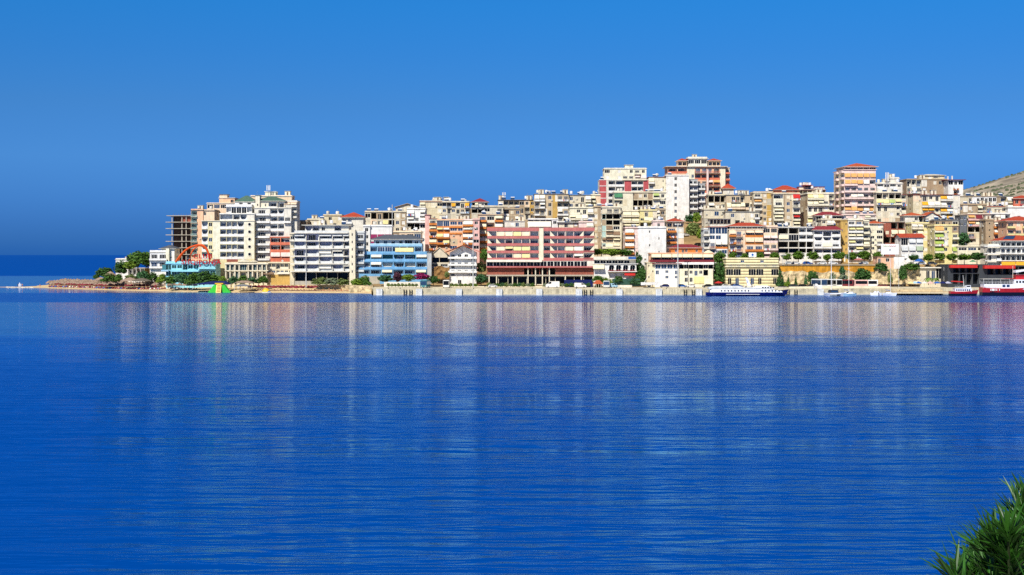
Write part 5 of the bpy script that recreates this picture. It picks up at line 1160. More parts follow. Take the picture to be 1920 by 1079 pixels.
def rockface(label, x0, x1, Y, top, base, seed, kind='rocky_slope', m=m_rock):
    mb = MB(); n, k = int((x1 - x0) / 2.2), 9; X0 = wx(x0, Y); vs = []
    for i in range(n + 1):
        for j in range(k + 1):
            X = lerp(wx(x0, Y), wx(x1, Y), i / n); s = j / k
            tp = wz(top, Y) + mn.noise(Vector((X * .25, seed, 0))) * 1.0
            z = lerp(wz(base, Y) - .5, tp, s); y = -1.6 * (1 - s) + mn.noise(Vector((X * .5, z * .6, seed))) * .8 + mn.noise(Vector((X * 1.6, z * 1.8, seed))) * .35
            vs.append((X - X0, y, z - 2))
    fs = [(i * (k + 1) + j, (i + 1) * (k + 1) + j, (i + 1) * (k + 1) + j + 1, i * (k + 1) + j + 1) for i in range(n) for j in range(k)]
    # back so that it is a solid slab
    o0 = len(vs); vs += [(vs[i][0], 2.2, vs[i][2]) for i in range(o0)]
    fs += [(o0 + a_, o0 + d, o0 + c, o0 + b_) for a_, b_, c, d in fs]
    ring = [i * (k + 1) + k for i in range(n + 1)]
    fs += [(a_, b_, o0 + b_, o0 + a_) for a_, b_ in zip(ring, ring[1:])]
    me = bpy.data.meshes.new(kind); me.from_pydata(vs, [], fs); me.materials.append(m); me.update()
    tag(put(kind, me, None, (X0, Y, 2)), label, 'rock slope')
rockface('rough pale rock face under the ochre wall', 1456, 1642, 620, 509.5, 534, 1.3)
rockface('cream rock face with creepers between the stilt house and the cafe terrace', 1640, 1724, 619, 504, 531, 5.1)
rockface('small brown earth bank below the cream awning house', 814, 843, 634, 500, 522, 8.2, 'earth_bank', mat('earth', '8E6B3E', var=.4, scale=.6, streak=0, bump=.6))
rockface('pale rocky bank at the end of the red lounger beach', 655, 700, 606, 535, 547, 3.3, 'rock_bank')
wallthing('garden_wall', 'low white wall with shrubs in front of the blue hotel', 'wall', [(720, 613, 529, 537.5), (788, 613, 529, 537.5)], P('offw'), .3)
wallthing('garden_wall', 'low white wall on the quay right of the silver bus', 'wall', [(1155, 606, 535, 541), (1185, 606, 535, 541)], P('offw'), .4)
wallthing('garden_wall', 'thin pale wall behind the hedge of the pink hotel', 'wall', [(845, 612, 537, 540), (1120, 612, 537, 540)], P('cream'), .3)
wallthing('stone_ledge', 'long pale stone ledge above the beach below the grey hotel', 'wall', [(500, 634, 534.5, 541), (585, 628, 534.5, 541), (690, 615, 535.5, 543)], m_rock, .6)
wallthing('ticket_fence', 'dark green netting fence below the arched restaurant', 'fence', [(1148, 611, 523, 536), (1200, 611, 523, 536)], P('dgreen'), .08)
wallthing('site_fence', 'dark blue sheet fence along the right end of the pink hotel', 'fence', [(1058, 611, 525, 537), (1112, 611, 525, 537)], P('navy'), .08)
wallthing('quay_kerb', 'pale raised kerb along the quay behind the moored hydrofoil and small boats', 'wall', [(1480, 590, 538, 543), (1560, 592, 537, 543), (1668, 596, 537, 543)], P('cream'), .8)
# timber jetty at the right end
def jetty():
    Y0, Y1 = 570, 600; mb = MB(); x0, x1 = wx(1668, Y0), wx(1785, Y0)
    t = thing('jetty', 'long pale jetty with a dark gap under it, left of the small red boat', 'jetty', (x0, Y0, 0))
    mb.box((0, 0, 1.15), (x1 - x0, 14, 1.5), mat('planks', 'C9AE84', var=.3, scale=.8, streak=.2)); mb.build('deck', t)
    mb = MB(); mb.box((0, -.12, .75), (x1 - x0, -.002, 1.45), 'sand'); mb.build('fascia', t)
    mb = MB(); mb.box((6, 6, 1.502), (x1 - x0 - 2, 13, 2.1), 'sand'); mb.build('step', t)
    for k in range(9):
        mb = MB(); mb.tube((1 + k * (x1 - x0 - 2) / 8, 1, -2), (1 + k * (x1 - x0 - 2) / 8, 1, 1.15), .2, .2, 'brown', 8); mb.build('pile', t)
jetty()

# ------------------------------------------------------------------ quay furniture
def fender_mesh():
    def f():
        mb = MB(); mb.box((-1.25, -.9, -1), (1.25, .1, 2.45), mat('white_block', 'E9E6DA', var=.2, scale=1.5, streak=.25)); mb.box((-1.3, -.95, 2.45), (1.3, .15, 2.66), 'offw'); return mb.mesh('mooring_block')
    return cached('fender', f)
for k, px in enumerate([711.5, 786, 860.5, 936, 1011, 1085, 1161, 1235, 1310, 1537.5]):
    Y = interp(SHORE, px); tag(put('mooring_block', fender_mesh(), None, (wx(px, Y), Y - .3, 0)), 'white concrete mooring block set into the quay wall', 'mooring block', 'white blocks along the quay')
def pipe_mesh():
    def f():
        mb = MB()
        for x in (-.5, .5): mb.tube((x, 0, -1), (x, 0, 2.3), .17, .17, 'black', 8)
        for z in (.3, 1, 1.7): mb.box((-.5, -.06, z), (.5, .06, z + .1), 'black')
        return mb.mesh('ladder_fender')
    return cached('pipes', f)
for px in (760, 770.5, 1097.5, 1109, 1285, 1300, 1477, 1492):
    Y = interp(SHORE, px); tag(put('ladder_fender', pipe_mesh(), None, (wx(px, Y), Y - .45, 0)), 'pair of dark rubber fender posts on the quay wall', 'fender', 'dark fender posts on the quay')
def bollard_mesh():
    def f():
        mb = MB(); mb.tube((0, 0, 0), (0, 0, .5), .16, .14, 'black', 8); mb.tube((0, 0, .5), (0, 0, .62), .26, .24, 'black', 8); return mb.mesh('bollard')
    return cached('bollard', f)
for px in (728, 750, 998, 1081, 1164, 915, 888, 1250):
    Y = interp(SHORE, px); tag(put('bollard', bollard_mesh(), None, (wx(px, Y), Y + .9, 2.4)), 'small black iron bollard on the quay edge', 'bollard', 'bollards on the quay edge')
def lamp(label, px, top, Y, zb, head=True, r=.16, kind='lamp_mast'):
    h = wz(top, Y) - zb; t = thing(kind, label, 'mast', (wx(px, Y), Y, zb)); mb = MB(); mb.tube((0, 0, 0), (0, 0, h), r, r * .6, 'grey', 8); mb.build('pole', t)
    mb = MB(); mb.box((-.4, -.4, 0), (.4, .4, .3), 'conc'); mb.build('base', t)
    if head:
        mb = MB(); mb.box((-1.3, -.12, h - .35), (1.3, .12, h - .2), 'metal'); mb.build('crossarm', t)
        for x in (-1.1, -.4, .4, 1.1):
            mb = MB(); mb.box((x - .22, -.35, h - .2), (x + .22, .1, h + .3), 'offw'); mb.build('floodlight', t)
lamp('tall floodlight mast in front of the terrace restaurant', 1271, 421, 600, 2.4, r=.3)
lamp('tall floodlight mast in front of the gabled guest house', 887, 428, 600, 2.4, r=.26)
lamp('grey lamp pole in front of the grey hotel', 574, 463, 614, 2.3, head=False, r=.2)
lamp('white flag pole behind the houses above the blue hotel', 735.5, 384, 682, 14, head=False, r=.3)
lamp('short lamp post on the upper road beside the striped building', 1468, 478, 626, UP, r=.1)
lamp('thin mast on the quay by the sailing boat', 1685, 482, 598, 2.4, head=False, r=.1)
lamp('slim lamp post on the quay near the white hut sign', 1211, 478, 602, 2.4, head=False, r=.08) if False else None

# ------------------------------------------------------------------ vehicles
def wheel(t, x, y, r=.34):
    def f():
        mb = MB(); mb.tube((0, -.11, 0), (0, .11, 0), r, r, 'black', 12); return mb.mesh('wheel')
    def g():
        mb = MB(); mb.tube((0, -.13, 0), (0, .13, 0), r * .55, r * .55, 'metal', 10); return mb.mesh('rim')
    o = put('wheel', cached(('wheel', r), f), t, (x, y, r)); put('rim', cached(('rim', r), g), o)
def paint(c): return c
def car(label, px, Y, z, c='white', rz=0.0, L_=4.2, group=None, van=False, hh=1.45):
    t = thing('van' if van else 'parked_car', label, 'van' if van else 'car', (wx(px, Y), Y, z), rz, group)
    w_ = .85; l = L_ / 2
    if van: prof = [(-l, .35), (-l, hh - .1), (-l + .15, hh), (l * .42, hh), (l * .72, hh * .62), (l * .98, hh * .5), (l, .35)]; gl = [(l * .18, hh - .12), (l * .40, hh - .14), (l * .68, hh * .63), (l * .18, hh * .63)]
    else: prof = [(-l, .35), (-l, .8), (-l * .92, .92), (-l * .62, hh), (l * .12, hh), (l * .52, .95), (l * .95, .82), (l, .6), (l, .35)]; gl = [(-l * .76, .95), (-l * .58, hh - .1), (l * .1, hh - .1), (l * .42, .95)]
    mb = MB(); mid = [(x, y) for x, y in prof]
    ring = lambda yy, k: [(x, yy, .35 + (z_ - .35) * k) for x, z_ in prof]
    mb.loft([ring(-w_, .97), ring(-w_ + .08, 1.0), ring(w_ - .08, 1.0), ring(w_, .97)], c); mb.build('body', t)
    mb = MB()
    for s in (-1, 1):
        pts = [(x, s * (w_ + .012), z_) for x, z_ in gl]; mb.prism(pts, [(x, y - s * .02, z_) for x, y, z_ in pts], 'glass')
    mb.build('side_glass', t)
    mb = MB(); a = prof[-4] if van else prof[4]; b_ = prof[-3] if van else prof[5]
    mb.prism([(a[0] + .02, -w_ * .8, a[1] - .04), (a[0] + .02, w_ * .8, a[1] - .04), (b_[0] + .02, w_ * .85, b_[1] + .06), (b_[0] + .02, -w_ * .85, b_[1] + .06)], [(a[0] + .06, -w_ * .8, a[1] - .0), (a[0] + .06, w_ * .8, a[1] - .0), (b_[0] + .06, w_ * .85, b_[1] + .1), (b_[0] + .06, -w_ * .85, b_[1] + .1)], 'glass'); mb.build('windscreen', t)
    for x in (-l * .62, l * .62):
        for y in (-w_ + .1, w_ - .1): wheel(t, x, y)
    return t
def bus(label, px, Y, z, c='white', rz=0.0, L_=10, hh=3.1, w_=2.4, kind='bus', band='glass'):
    t = thing(kind, label, 'bus' if kind == 'bus' else 'camper', (wx(px, Y), Y, z), rz); l = L_ / 2; v = w_ / 2
    mb = MB(); sec = lambda x, k: [(x, -v * k, .4), (x, v * k, .4), (x, v * k, hh - .25), (x, v * .85 * k, hh), (x, -v * .85 * k, hh), (x, -v * k, hh - .25)]
    mb.loft([sec(-l, .97), sec(-l + .15, 1), sec(l - .2, 1), sec(l, .95)], c); mb.build('body', t)
    mb = MB(); mb.box((l + .004, -v * .88, 1.25), (l + .03, v * .88, hh - .3), band); mb.build('windscreen', t)
    mb = MB()
    for s in (-1, 1): mb.box((-l + .5, s * (v + .012) - .01, 1.5), (l - .5, s * (v + .012) + .01, hh - .45), band)
    mb.build('side_glass', t)
    for y in (-v * .6, v * .6):
        mb = MB(); mb.box((l + .002, y - .18, .65), (l + .05, y + .18, .9), 'offw'); mb.build('headlight', t)
    for x in (-l * .6, l * .62):
        for y in (-v + .12, v - .12): wheel(t, x, y, .46)
QY = 599
bus('dark teal coach seen from the front on the quay by the magenta bush', 797.5, QY, 2.4, 'teal', R(-97), 9, 3.2, 2.9, band='glassb')
bus('tall white camper seen from behind on the quay below the guest house', 837, QY, 2.4, 'white', R(-90), 6.5, 3.3, 2.6, 'camper', 'glass')
car('small silver grey car by the hedge at the left of the pink hotel', 924, 602, 2.4, 'lgrey', 0, 4.0)
car('large white panel van before the middle of the pink hotel', 1036, QY, 2.4, 'white', R(180), 5.9, van=True, hh=2.75)
car('smaller white van with side windows near the right end of the pink hotel', 1088, QY, 2.4, 'white', 0, 5.0, van=True, hh=2.1)
bus('silver bus seen from the front beside the pale minivan', 1137.5, QY, 2.4, 'lgrey', R(-95), 7, 3.0, 2.7, band='glassb')
car('pale blue minivan beside the silver bus', 1149, QY + 1, 2.4, 'pblue', R(-40), 4.3, van=True, hh=1.9)
for lab, px, c, rz in (('dark blue car before the white left half of the terrace restaurant', 1246, 'navy', 170), ('blue car at the foot of the tall floodlight mast', 1279, 'blue', 0), ('white car in front of the terrace restaurant', 1296, 'white', 180), ('black car at the right corner of the terrace restaurant', 1326, 'black', 160), ('black off-road car under the red parasol', 1341, 'slate', 180),
    ('pale silver car at the left of the striped building', 1362, 'lgrey', 0), ('navy car behind the pale silver car', 1374, 'navy', 180), ('steel blue car before the striped building', 1383, 'blue', 0), ('white hatchback before the striped building', 1404, 'offw', 180)):
    car(lab, px, 604 if 'behind' not in lab else 608, 2.42, c, R(rz))
bus('pale grey bus parked behind the motor boat', 1536, 603, 2.4, 'lgrey', R(-74), 9, 3.7, 2.9, band='glassb'); bus('white bus between the motor boat and the catamaran mast', 1549, 604, 2.4, 'white', R(-82), 9, 3.7, 2.7); bus('white bus parked behind the catamaran masts', 1566, 605, 2.4, 'white', R(-80), 9, 3.6, 2.7)
bus('dark plum bus in the row of parked buses', 1587, 606, 2.4, 'maroon', R(180), 5.5, 3.4); bus('turquoise fronted bus in the row of parked buses', 1598, 610, 2.4, 'teal', R(-75), 8, 3.0, band='glassb'); bus('pinkish bus in the row of parked buses', 1614, 606, 2.4, 'pink', R(180), 6, 3.3)
bus('white minibus at the right end of the parked buses', 1635, 606, 2.4, 'white', R(180), 4.6, 3.3)
car('dark red car right of the parked buses', 1654, 603, 2.4, 'maroon', R(180))
car('black car behind the low quay wall, left of the round dark tree', 1489, 606, 2.4, 'slate', 0); car('dark car behind the low quay wall, below the thin conifer', 1506, 606, 2.4, 'black', 0); car('dark car behind the low quay wall, under the round dark tree', 1523, 606, 2.4, 'slate', R(180))
for lab, px, c in (('silver car under the street trees left of the first folded parasol', 1480, 'lgrey'), ('white car between the folded parasols on the upper road', 1492, 'white'), ('blue car right of the second folded parasol on the upper road', 1514, 'blue'), ('white car before the dark shop on the upper road', 1541, 'white'), ('white car behind the tall white mast on the upper road', 1562, 'white'),
    ('silver car beside the red parasol on the upper road', 1619, 'lgrey'), ('white car on the upper road above the small tan house', 1727, 'white'), ('dark car above the fascia of the small tan house', 1748, 'slate')):
    car(lab, px, 626, UP if px < 1700 else UP - .1, c, R(180 if px % 2 else 0))
car('white car parked on the slope in the hillside gap', 1285, 735, ground(1285, 735) + .1, 'white', R(30)); car('black car low in the hillside gap', 1310, 712, ground(1310, 712) + .1, 'black', R(20))

# ------------------------------------------------------------------ parasols, kiosks, signs
def parasol(label, px, Y, z, c, r=1.6, h=2.5, kind='parasol', group=None, folded=False, rise=.7):
    t = thing(kind, label, 'parasol', (wx(px, Y), Y, z), 0, group)
    def p_():
        mb = MB(); mb.tube((0, 0, 0), (0, 0, h), .04, .03, 'brown', 6); return mb.mesh('pole')
    put('pole', cached(('ppole', h), p_), t)
    def c_():
        mb = MB()
        if folded:
            n = 8; rg = lambda rr, zz: [(rr * math.cos(2 * math.pi * k / n), rr * math.sin(2 * math.pi * k / n), zz) for k in range(n)]
            mb.loft([rg(.28, h * .35), rg(.34, h * .5), rg(.22, h * .8), rg(.05, h)], c)
        else:
            n = 10; rg = lambda rr, zz: [(rr * math.cos(2 * math.pi * k / n), rr * math.sin(2 * math.pi * k / n), zz) for k in range(n)]
            mb.loft([rg(r, h - rise - .15), rg(r, h - rise), rg(r * .5, h - rise * .42), rg(.05, h)], c)
        return mb.mesh('canopy')
    put('canopy', cached(('pcan', c if isinstance(c, str) else c.name, r, h, folded, rise), c_), t)
    return t
for px, lab in ((1486, 'tall folded cream parasol under the street trees, the left one'), (1511.5, 'tall folded cream parasol under the street trees, the right one')): parasol(lab, px, 624, UP, 'pyel', 1.6, 4.2, folded=True)
parasol('folded cream parasol right of the striped building roof', 1584, 624, UP, 'cream', 1.6, 3.6, folded=True)
parasol('dusty red parasol on the upper road terrace', 1610, 623, UP, 'rose', 2.2, 2.9); parasol('red parasol beside the terrace restaurant', 1347, 601, 2.4, 'ared', 1.8, 2.8); parasol('green parasol above the slate pavilion', 1824, 622, 11.6, 'green', 1.5, 2.6)
parasol('white pointed tent canopy between the street trees right of the billboard', 1703, 622, UP - .3, 'offw', 1.8, 3.2, rise=1.5); parasol('blue pointed tent canopy right of the white pointed one', 1723, 624, UP - .3, 'blue', 2.4, 3.0, rise=1.2)
parasol('cream square tent beside the orange penthouse', 1328, 622, 14.6, 'acream', 2.6, 4.0, rise=1.4)
for px, c, lab in ((1119, 'offw', 'pale parasol at the left of the arched restaurant garden'), (1128, 'ppink', 'pinkish parasol in the arched restaurant garden'), (1138, 'offw', 'pale parasol at the right of the arched restaurant garden'), (1119.5, 'ppink', 'lower pale parasol in the arched restaurant garden')):
    parasol(lab, px, 614 if 'lower' not in lab else 609, 3.4 if 'lower' not in lab else 2.6, c, 1.8, 2.9)
for px, c, lab in ((1708, 'ayel', 'pale yellow parasol at the left of the quay cafe'), (1715, 'pblue', 'light blue parasol at the quay cafe'), (1722, 'blue', 'blue parasol at the quay cafe, left of the pink one'), (1733, 'offw', 'white parasol at the quay cafe'), (1744, 'pink', 'pink parasol at the quay cafe'), (1757, 'blue', 'blue parasol at the quay cafe right of the pink one'), (1767.5, 'navy', 'navy parasol at the quay cafe'), (1777, 'lilac', 'lilac parasol at the quay cafe next to the small red boat')):
    parasol(lab, px, 586, 2.4, c, 1.6, 3.0)
parasol('large cream parasol on the quay cafe terrace behind the blue ones', 1721, 594, 2.4, 'acream', 2.4, 3.2)
def frame_sign(kind, label, px0, px1, top, base, Y, c, legs, foot, cat='sign'):
    x0, x1 = wx(px0, Y), wx(px1, Y); zb, zt = wz(base, Y), wz(top, Y)
    t = thing(kind, label, cat, ((x0 + x1) / 2, Y, foot)); w_ = (x1 - x0) / 2
    mb = MB(); mb.box((-w_, -.12, zb - foot), (w_, .12, zt - foot), c); mb.build('panel', t)
    for k in range(legs):
        x = lerp(-w_ * .8, w_ * .8, k / (legs - 1)) if legs > 1 else 0
        mb = MB(); mb.tube((x, .25, 0), (x, .25, zt - foot - .2), .1, .1, 'metal', 6); mb.build('post', t)
    return t, zb - foot, zt - foot, w_
t, z0, z1, w_ = frame_sign('billboard', 'large white billboard with faint pink and green script and a dark emblem', 1652, 1685, 458, 477.5, 630, 'gloss', 3, 10.5, 'billboard')
def script(t, x0, x1, z, c, seed, amp=.32):
    mb = MB(); r = random.Random(seed); n = int((x1 - x0) / .16); pts = []
    for i in range(n): pts.append((x0 + (x1 - x0) * i / (n - 1), -.15, z + amp * math.sin(i * 1.25) * r.uniform(.4, 1)))
    mb.path(pts, .11, c, 4); mb.build('script', t)
script(t, -w_ * .75, -w_ * .1, z1 - .95, 'agreen', 1); script(t, -w_ * .1, w_ * .7, z1 - .95, 'rose', 2)
mb = MB()
for s in (-1, 1): mb.loft([[(s * .18 + rr * math.cos(a) * .9, y, z0 + 1.95 + rr * math.sin(a) * 1.4) for a in [s * math.pi / 2 + R(-150) * .5 + R(150) * k / 6 for k in range(7)] for rr in (.42,)] for y in (-.16, -.13)], 'lilac', closed=False, caps=False)
mb.tube((-.3, -.15, z0 + 1.6), (-.3, -.15, z0 + 2.3), .1, .1, 'navy', 5); mb.tube((.3, -.15, z0 + 1.6), (.3, -.15, z0 + 2.3), .1, .1, 'navy', 5); mb.tube((-.25, -.15, z0 + 2.35), (.25, -.15, z0 + 2.35), .1, .1, 'lilac', 5); mb.build('emblem', t)
t, z0, z1, w_ = frame_sign('sign_board', 'white sign board with a blue emblem above the roof of the striped building', 1404, 1418, 474, 482, 628, 'gloss', 2, UP)
mb = MB(); mb.tube((0, -.125, (z0 + z1) / 2), (0, -.16, (z0 + z1) / 2), .55, .55, 'blue', 12); mb.box((-.95, -.15, z0 + .2), (.95, -.125, z0 + .4), 'pblue'); mb.build('emblem', t)
# red letters and orange arches of the beach club
Y = 644; t = thing('club_sign', 'red rooftop letters of the beach club under the orange arches', 'sign', (wx(376, Y), Y, wz(497, Y)))
def letters(s, px, base, hpx, t, Y, c='signred', gap=None):
    cu = bpy.data.curves.new('letters', 'FONT'); cu.body = s; cu.extrude = .15; cu.offset = .055; cu.size = hpx / F * Y / .69; cu.align_x = 'CENTER'; cu.space_character = 1.18
    cu.materials.append(P(c)); o = bpy.data.objects.new('tmp', cu); col.objects.link(o)
    me = bpy.data.meshes.new_from_object(o.evaluated_get(bpy.context.evaluated_depsgraph_get())); bpy.data.objects.remove(o); me.name = 'lettering'
    o = put('lettering', me, t); o.rotation_euler = (R(90), 0, 0); o.scale = (1.12, 1, 1)
    o.location = (wx(px, Y) - t.location.x, 0, wz(base, Y) - t.location.z); return o
mat('signred', 'B4161E', var=.05, streak=0); letters('CLUB', 380, 484.8, 8, t, Y); letters('SHQIPONJA', 377, 495.4, 7.6, t, Y); letters('3', 377.5, 500.5, 4.2, t, Y).location.y = -2.7
mb = MB()
for z in (485, 495.3): mb.box((wx(350, Y) - t.location.x, .15, wz(z, Y) - t.location.z), (wx(403, Y) - t.location.x, .25, wz(z - .5, Y) - t.location.z), 'metal')
for x in (352, 370, 388, 401): mb.tube((wx(x, Y) - t.location.x, .3, wz(497.5, Y) - t.location.z), (wx(x, Y) - t.location.x, .3, wz(478, Y) - t.location.z), .06, .06, 'metal', 5)
mb.build('rack', t)
t = thing('orange_arches', 'three orange steel arches rising over the turquoise club roof', 'sculpture', (wx(352, 646), 646, wz(494, 646)))
for ctrl, y in (([(329, 492), (341, 476), (355, 465), (372, 460), (384, 463), (390, 473), (393, 487)], 0), ([(331, 493), (345, 473), (360, 463), (374, 460.5), (385, 466), (391, 477), (394, 488)], 3), ([(354, 492), (357, 480), (363, 468), (374, 460.3), (380, 459.8), (387, 465), (390, 472)], 6)):
    mb = MB(); Yk = 646 + y
    pts = [Vector((wx(a, Yk) - t.location.x, y, wz(b_, Yk) - t.location.z)) for a, b_ in ctrl]
    fine = []
    for i in range(len(pts) - 1):
        p0, p1, p2, p3 = pts[max(i - 1, 0)], pts[i], pts[i + 1], pts[min(i + 2, len(pts) - 1)]
        for k in range(5):
            s = k / 5; fine.append(.5 * ((2 * p1) + (p2 - p0) * s + (2 * p0 - 5 * p1 + 4 * p2 - p3) * s * s + (3 * p1 - p0 - 3 * p2 + p3) * s ** 3))
    fine.append(pts[-1]); mb.path(fine, .42 if y < 5 else .3, mat('arch_orange', 'E0571C', var=.1, streak=0), 8); mb.build('arch', t)
# beach: thatched huts, dark tent, bars
m_thatch = mat('thatch', 'A28A76', var=.4, scale=2.2, streak=0, bump=.5)
def hut(label, px, Y, z, r, h, c=m_thatch, kind='thatched_hut'):
    t = thing(kind, label, 'hut', (wx(px, Y), Y, z)); n = 10
    rg = lambda rr, zz: [(rr * math.cos(2 * math.pi * k / n), rr * .8 * math.sin(2 * math.pi * k / n), zz) for k in range(n)]
    mb = MB(); mb.loft([rg(r, h * .58), rg(r * .96, h * .66), rg(r * .45, h * .88), rg(.1, h)], c); mb.build('roof', t)
    for k in range(4):
        a = math.pi / 4 + k * math.pi / 2; mb = MB(); mb.tube((r * .7 * math.cos(a), r * .56 * math.sin(a), -.2), (r * .7 * math.cos(a), r * .56 * math.sin(a), h * .62), .1, .1, 'brown', 6); mb.build('post', t)
g_ = lambda px, Y: ground(px, Y)
hut('thatched hut with the highest grey roof on the point', 207, 672, 3.0, 3.2, 5.6); hut('wide low thatched hut left of the highest one', 189, 676, 2.4, 3.0, 3.4); hut('pale thatched hut in front of the low white pavilion', 244, 654, 2.0, 4.2, 4.0)
hut('long dark thatched bar right of the pale hut', 266, 652, 2.0, 4.6, 3.8, mat('thatch_dark', '6E6456', var=.4, scale=2, streak=0)); hut('brick coloured kiosk with a flat straw roof among the shrubs', 319, 640, 2.2, 2.0, 3.2)
def shade(label, x0, x1, top, eave, Y, c, kind, cat, d=7, z=1.6, peak=None):
    X0, X1 = wx(x0, Y), wx(x1, Y); t = thing(kind, label, cat, ((X0 + X1) / 2, Y, z)); w_ = (X1 - X0) / 2; ze, zp = wz(eave, Y) - z, wz(top, Y) - z; pk = (wx(peak, Y) - (X0 + X1) / 2) if peak else 0
    mb = MB(); lo = [(-w_, -d / 2, ze), (w_, -d / 2, ze), (w_, d / 2, ze), (-w_, d / 2, ze)]
    mb.prism(lo, [(pk - w_ * .35, -d * .1, zp), (pk + w_ * .35, -d * .1, zp), (pk + w_ * .35, d * .1, zp), (pk - w_ * .35, d * .1, zp)], c); mb.build('canopy', t)
    for k in range(5):
        x = lerp(-w_ * .92, w_ * .92, k / 4)
        mb = MB(); mb.tube((x, -d / 2 + .2, -.3), (x, -d / 2 + .2, ze + .05), .07, .07, 'offw', 6); mb.build('post', t)
shade('wide dark navy shade tent on the beach behind the green slide', 362, 432, 527.5, 533.6, 622, 'navy', 'shade_tent', 'tent', 8, peak=412)
shade('low beach bar under a tan reed roof right of the dark tent', 441, 476, 526.5, 530.5, 618, m_thatch, 'beach_bar', 'bar', 7)
shade('grey canvas shelter right of the beach bar', 440, 470, 533.5, 537, 611, 'dgrey', 'canvas_shelter', 'tent', 5)
shade('small orange tiled kiosk roof on the quay behind the silver bus', 1112, 1131, 526, 532.5, 606, 'tileo', 'kiosk', 'kiosk', 6, 2.4)
# thatched beach umbrellas in dense rows on the spit
def umb_mesh():
    def f():
        mb = MB(); n = 9; rg = lambda rr, zz, k_=0: [(rr * (1 + .12 * ((k * 5 + k_) % 3 - 1)) * math.cos(2 * math.pi * k / n), rr * math.sin(2 * math.pi * k / n), zz - .12 * ((k * 7) % 3)) for k in range(n)]
        mb.loft([rg(1.55, 1.75), rg(1.5, 1.95, 1), rg(.75, 2.4), rg(.06, 2.85)], m_thatch); return mb.mesh('canopy')
    return cached('thatchumb', f)
def pole_mesh():
    def f():
        mb = MB(); mb.tube((0, 0, -.3), (0, 0, 2.5), .06, .06, 'brown', 6); return mb.mesh('pole')
    return cached('umbpole', f)
ul = 'straw thatched beach umbrella in the packed rows on the sandy point'
cnt = 0
ru = random.Random(11)
proto = thing('beach_umbrella', ul, 'beach umbrella', (wx(96, 716), 716, ground(96, 716)), 0, 'thatched umbrellas on the point'); put('canopy', umb_mesh(), proto); put('pole', pole_mesh(), proto)
for row in range(5):
    for k in range(40):
        px = 92 + k * 5.6 + row * 2 + ru.uniform(-1, 1)
        Ysh = interp(SHORE, px); Y = Ysh + 13 + row * 8 + ru.uniform(-1, 1)
        if px > 150 and row > 3: continue
        if px > 235 and row > 1: continue
        if px < 112 and row > 2: continue
        if px > 300: continue
        z = ground(px, Y)
        if z < .3: continue
        s = ru.uniform(.9, 1.1); dup(proto, (wx(px, Y), Y, z), ru.random() * 6, scale=(s, s, s)); cnt += 1
proto2l = 'straw thatched beach umbrella in the single row left of the green slide'
for k in range(9):
    px = 290 + k * 9.3; Y = interp(SHORE, px) + 11; dup(proto, (wx(px, Y), Y, ground(px, Y)), k, proto2l, 'thatched umbrellas left of the slide')
def bed_mesh(c):
    def f():
        mb = MB(); mb.box((-.33, -.9, .28), (.33, .5, .38), c); mb.prism([(-.33, .5, .28), (.33, .5, .28), (.33, .5, .38), (-.33, .5, .38)], [(-.33, 1.1, .7), (.33, 1.1, .7), (.33, 1.06, .8), (-.33, 1.06, .8)], c)
        for x in (-.28, .28):
            for y in (-.8, .4): mb.box((x - .03, y - .03, -.05), (x + .03, y + .03, .28), 'offw')
        return mb.mesh('sun_lounger')
    return cached(('bed', c), f)
bl = {'rose': 'faded pink sun lounger under the straw umbrellas on the point', 'maroon': 'dark red sun lounger under the straw umbrellas on the point', 'offw': 'white sun lounger under the straw umbrellas on the point', 'blue': 'blue sun lounger under the straw umbrellas on the point'}
for k in range(150):
    px = 92 + k * 1.4 + ru.uniform(-.6, .6); Y = interp(SHORE, px) + [5.5, 7.5, 9.5][k % 3]; z = ground(px, Y); c = ru.choice(['maroon', 'rose', 'maroon', 'maroon', 'offw', 'blue'])
    tag(put('sun_lounger', bed_mesh(c), None, (wx(px, Y), Y, z), ru.uniform(-.3, .3)), bl[c], 'sun lounger', 'sun loungers on the point')
for k in range(22):
    px = 300 + k * 3.2; Y = interp(SHORE, px) + 8.5; c = ru.choice(['maroon', 'offw'])
    tag(put('sun_lounger', bed_mesh(c), None, (wx(px, Y), Y, ground(px, Y)), ru.uniform(-.3, .3)), ('dark red' if c == 'maroon' else 'white') + ' sun lounger on the sand left of the green slide', 'sun lounger', 'sun loungers left of the slide')
for k in range(40):
    px = 470 + k * 5.4 + ru.uniform(-.8, .8); Y = interp(SHORE, px) + 6.5 + (k % 2) * 1.2
    tag(put('sun_lounger', bed_mesh('maroon' if px < 600 else ('red' if k % 3 else 'maroon')), None, (wx(px, Y), Y, ground(px, Y)), R(90) + ru.uniform(-.4, .4)), 'dark red sun lounger under the tilted parasols' if px < 596 else 'red sun lounger stacked on the beach below the grey hotel', 'sun lounger', 'red sun loungers below the hotels')
mp = None
for k in range(18):
    px = 470 + k * 7.2; Y = interp(SHORE, px) + 9
    if mp is None: mp = parasol('maroon beach parasol in the row right of the beach bar', px, Y, ground(px, Y), 'maroon', 1.45, 2.4, 'beach_parasol', 'maroon parasols right of the beach bar', rise=.8); mp.rotation_euler.x = R(12)
    else:
        o = dup(mp, (wx(px, Y), Y, ground(px, Y)), 0); o.rotation_euler = (R(12), R(8), k)
for k in range(46):
    px = 104 + k * 4.3 + ru.uniform(-1.2, 1.2); Y = interp(SHORE, px) + ru.uniform(9.5, 13)
    o = dup(mp, (wx(px, Y), Y, ground(px, Y)), 0, 'dark red beach parasol squeezed between straw umbrellas on the point', 'maroon parasols on the point', scale=(.75, .75, .9)); o.rotation_euler = (R(ru.uniform(-14, 14)), R(ru.uniform(-14, 14)), k)
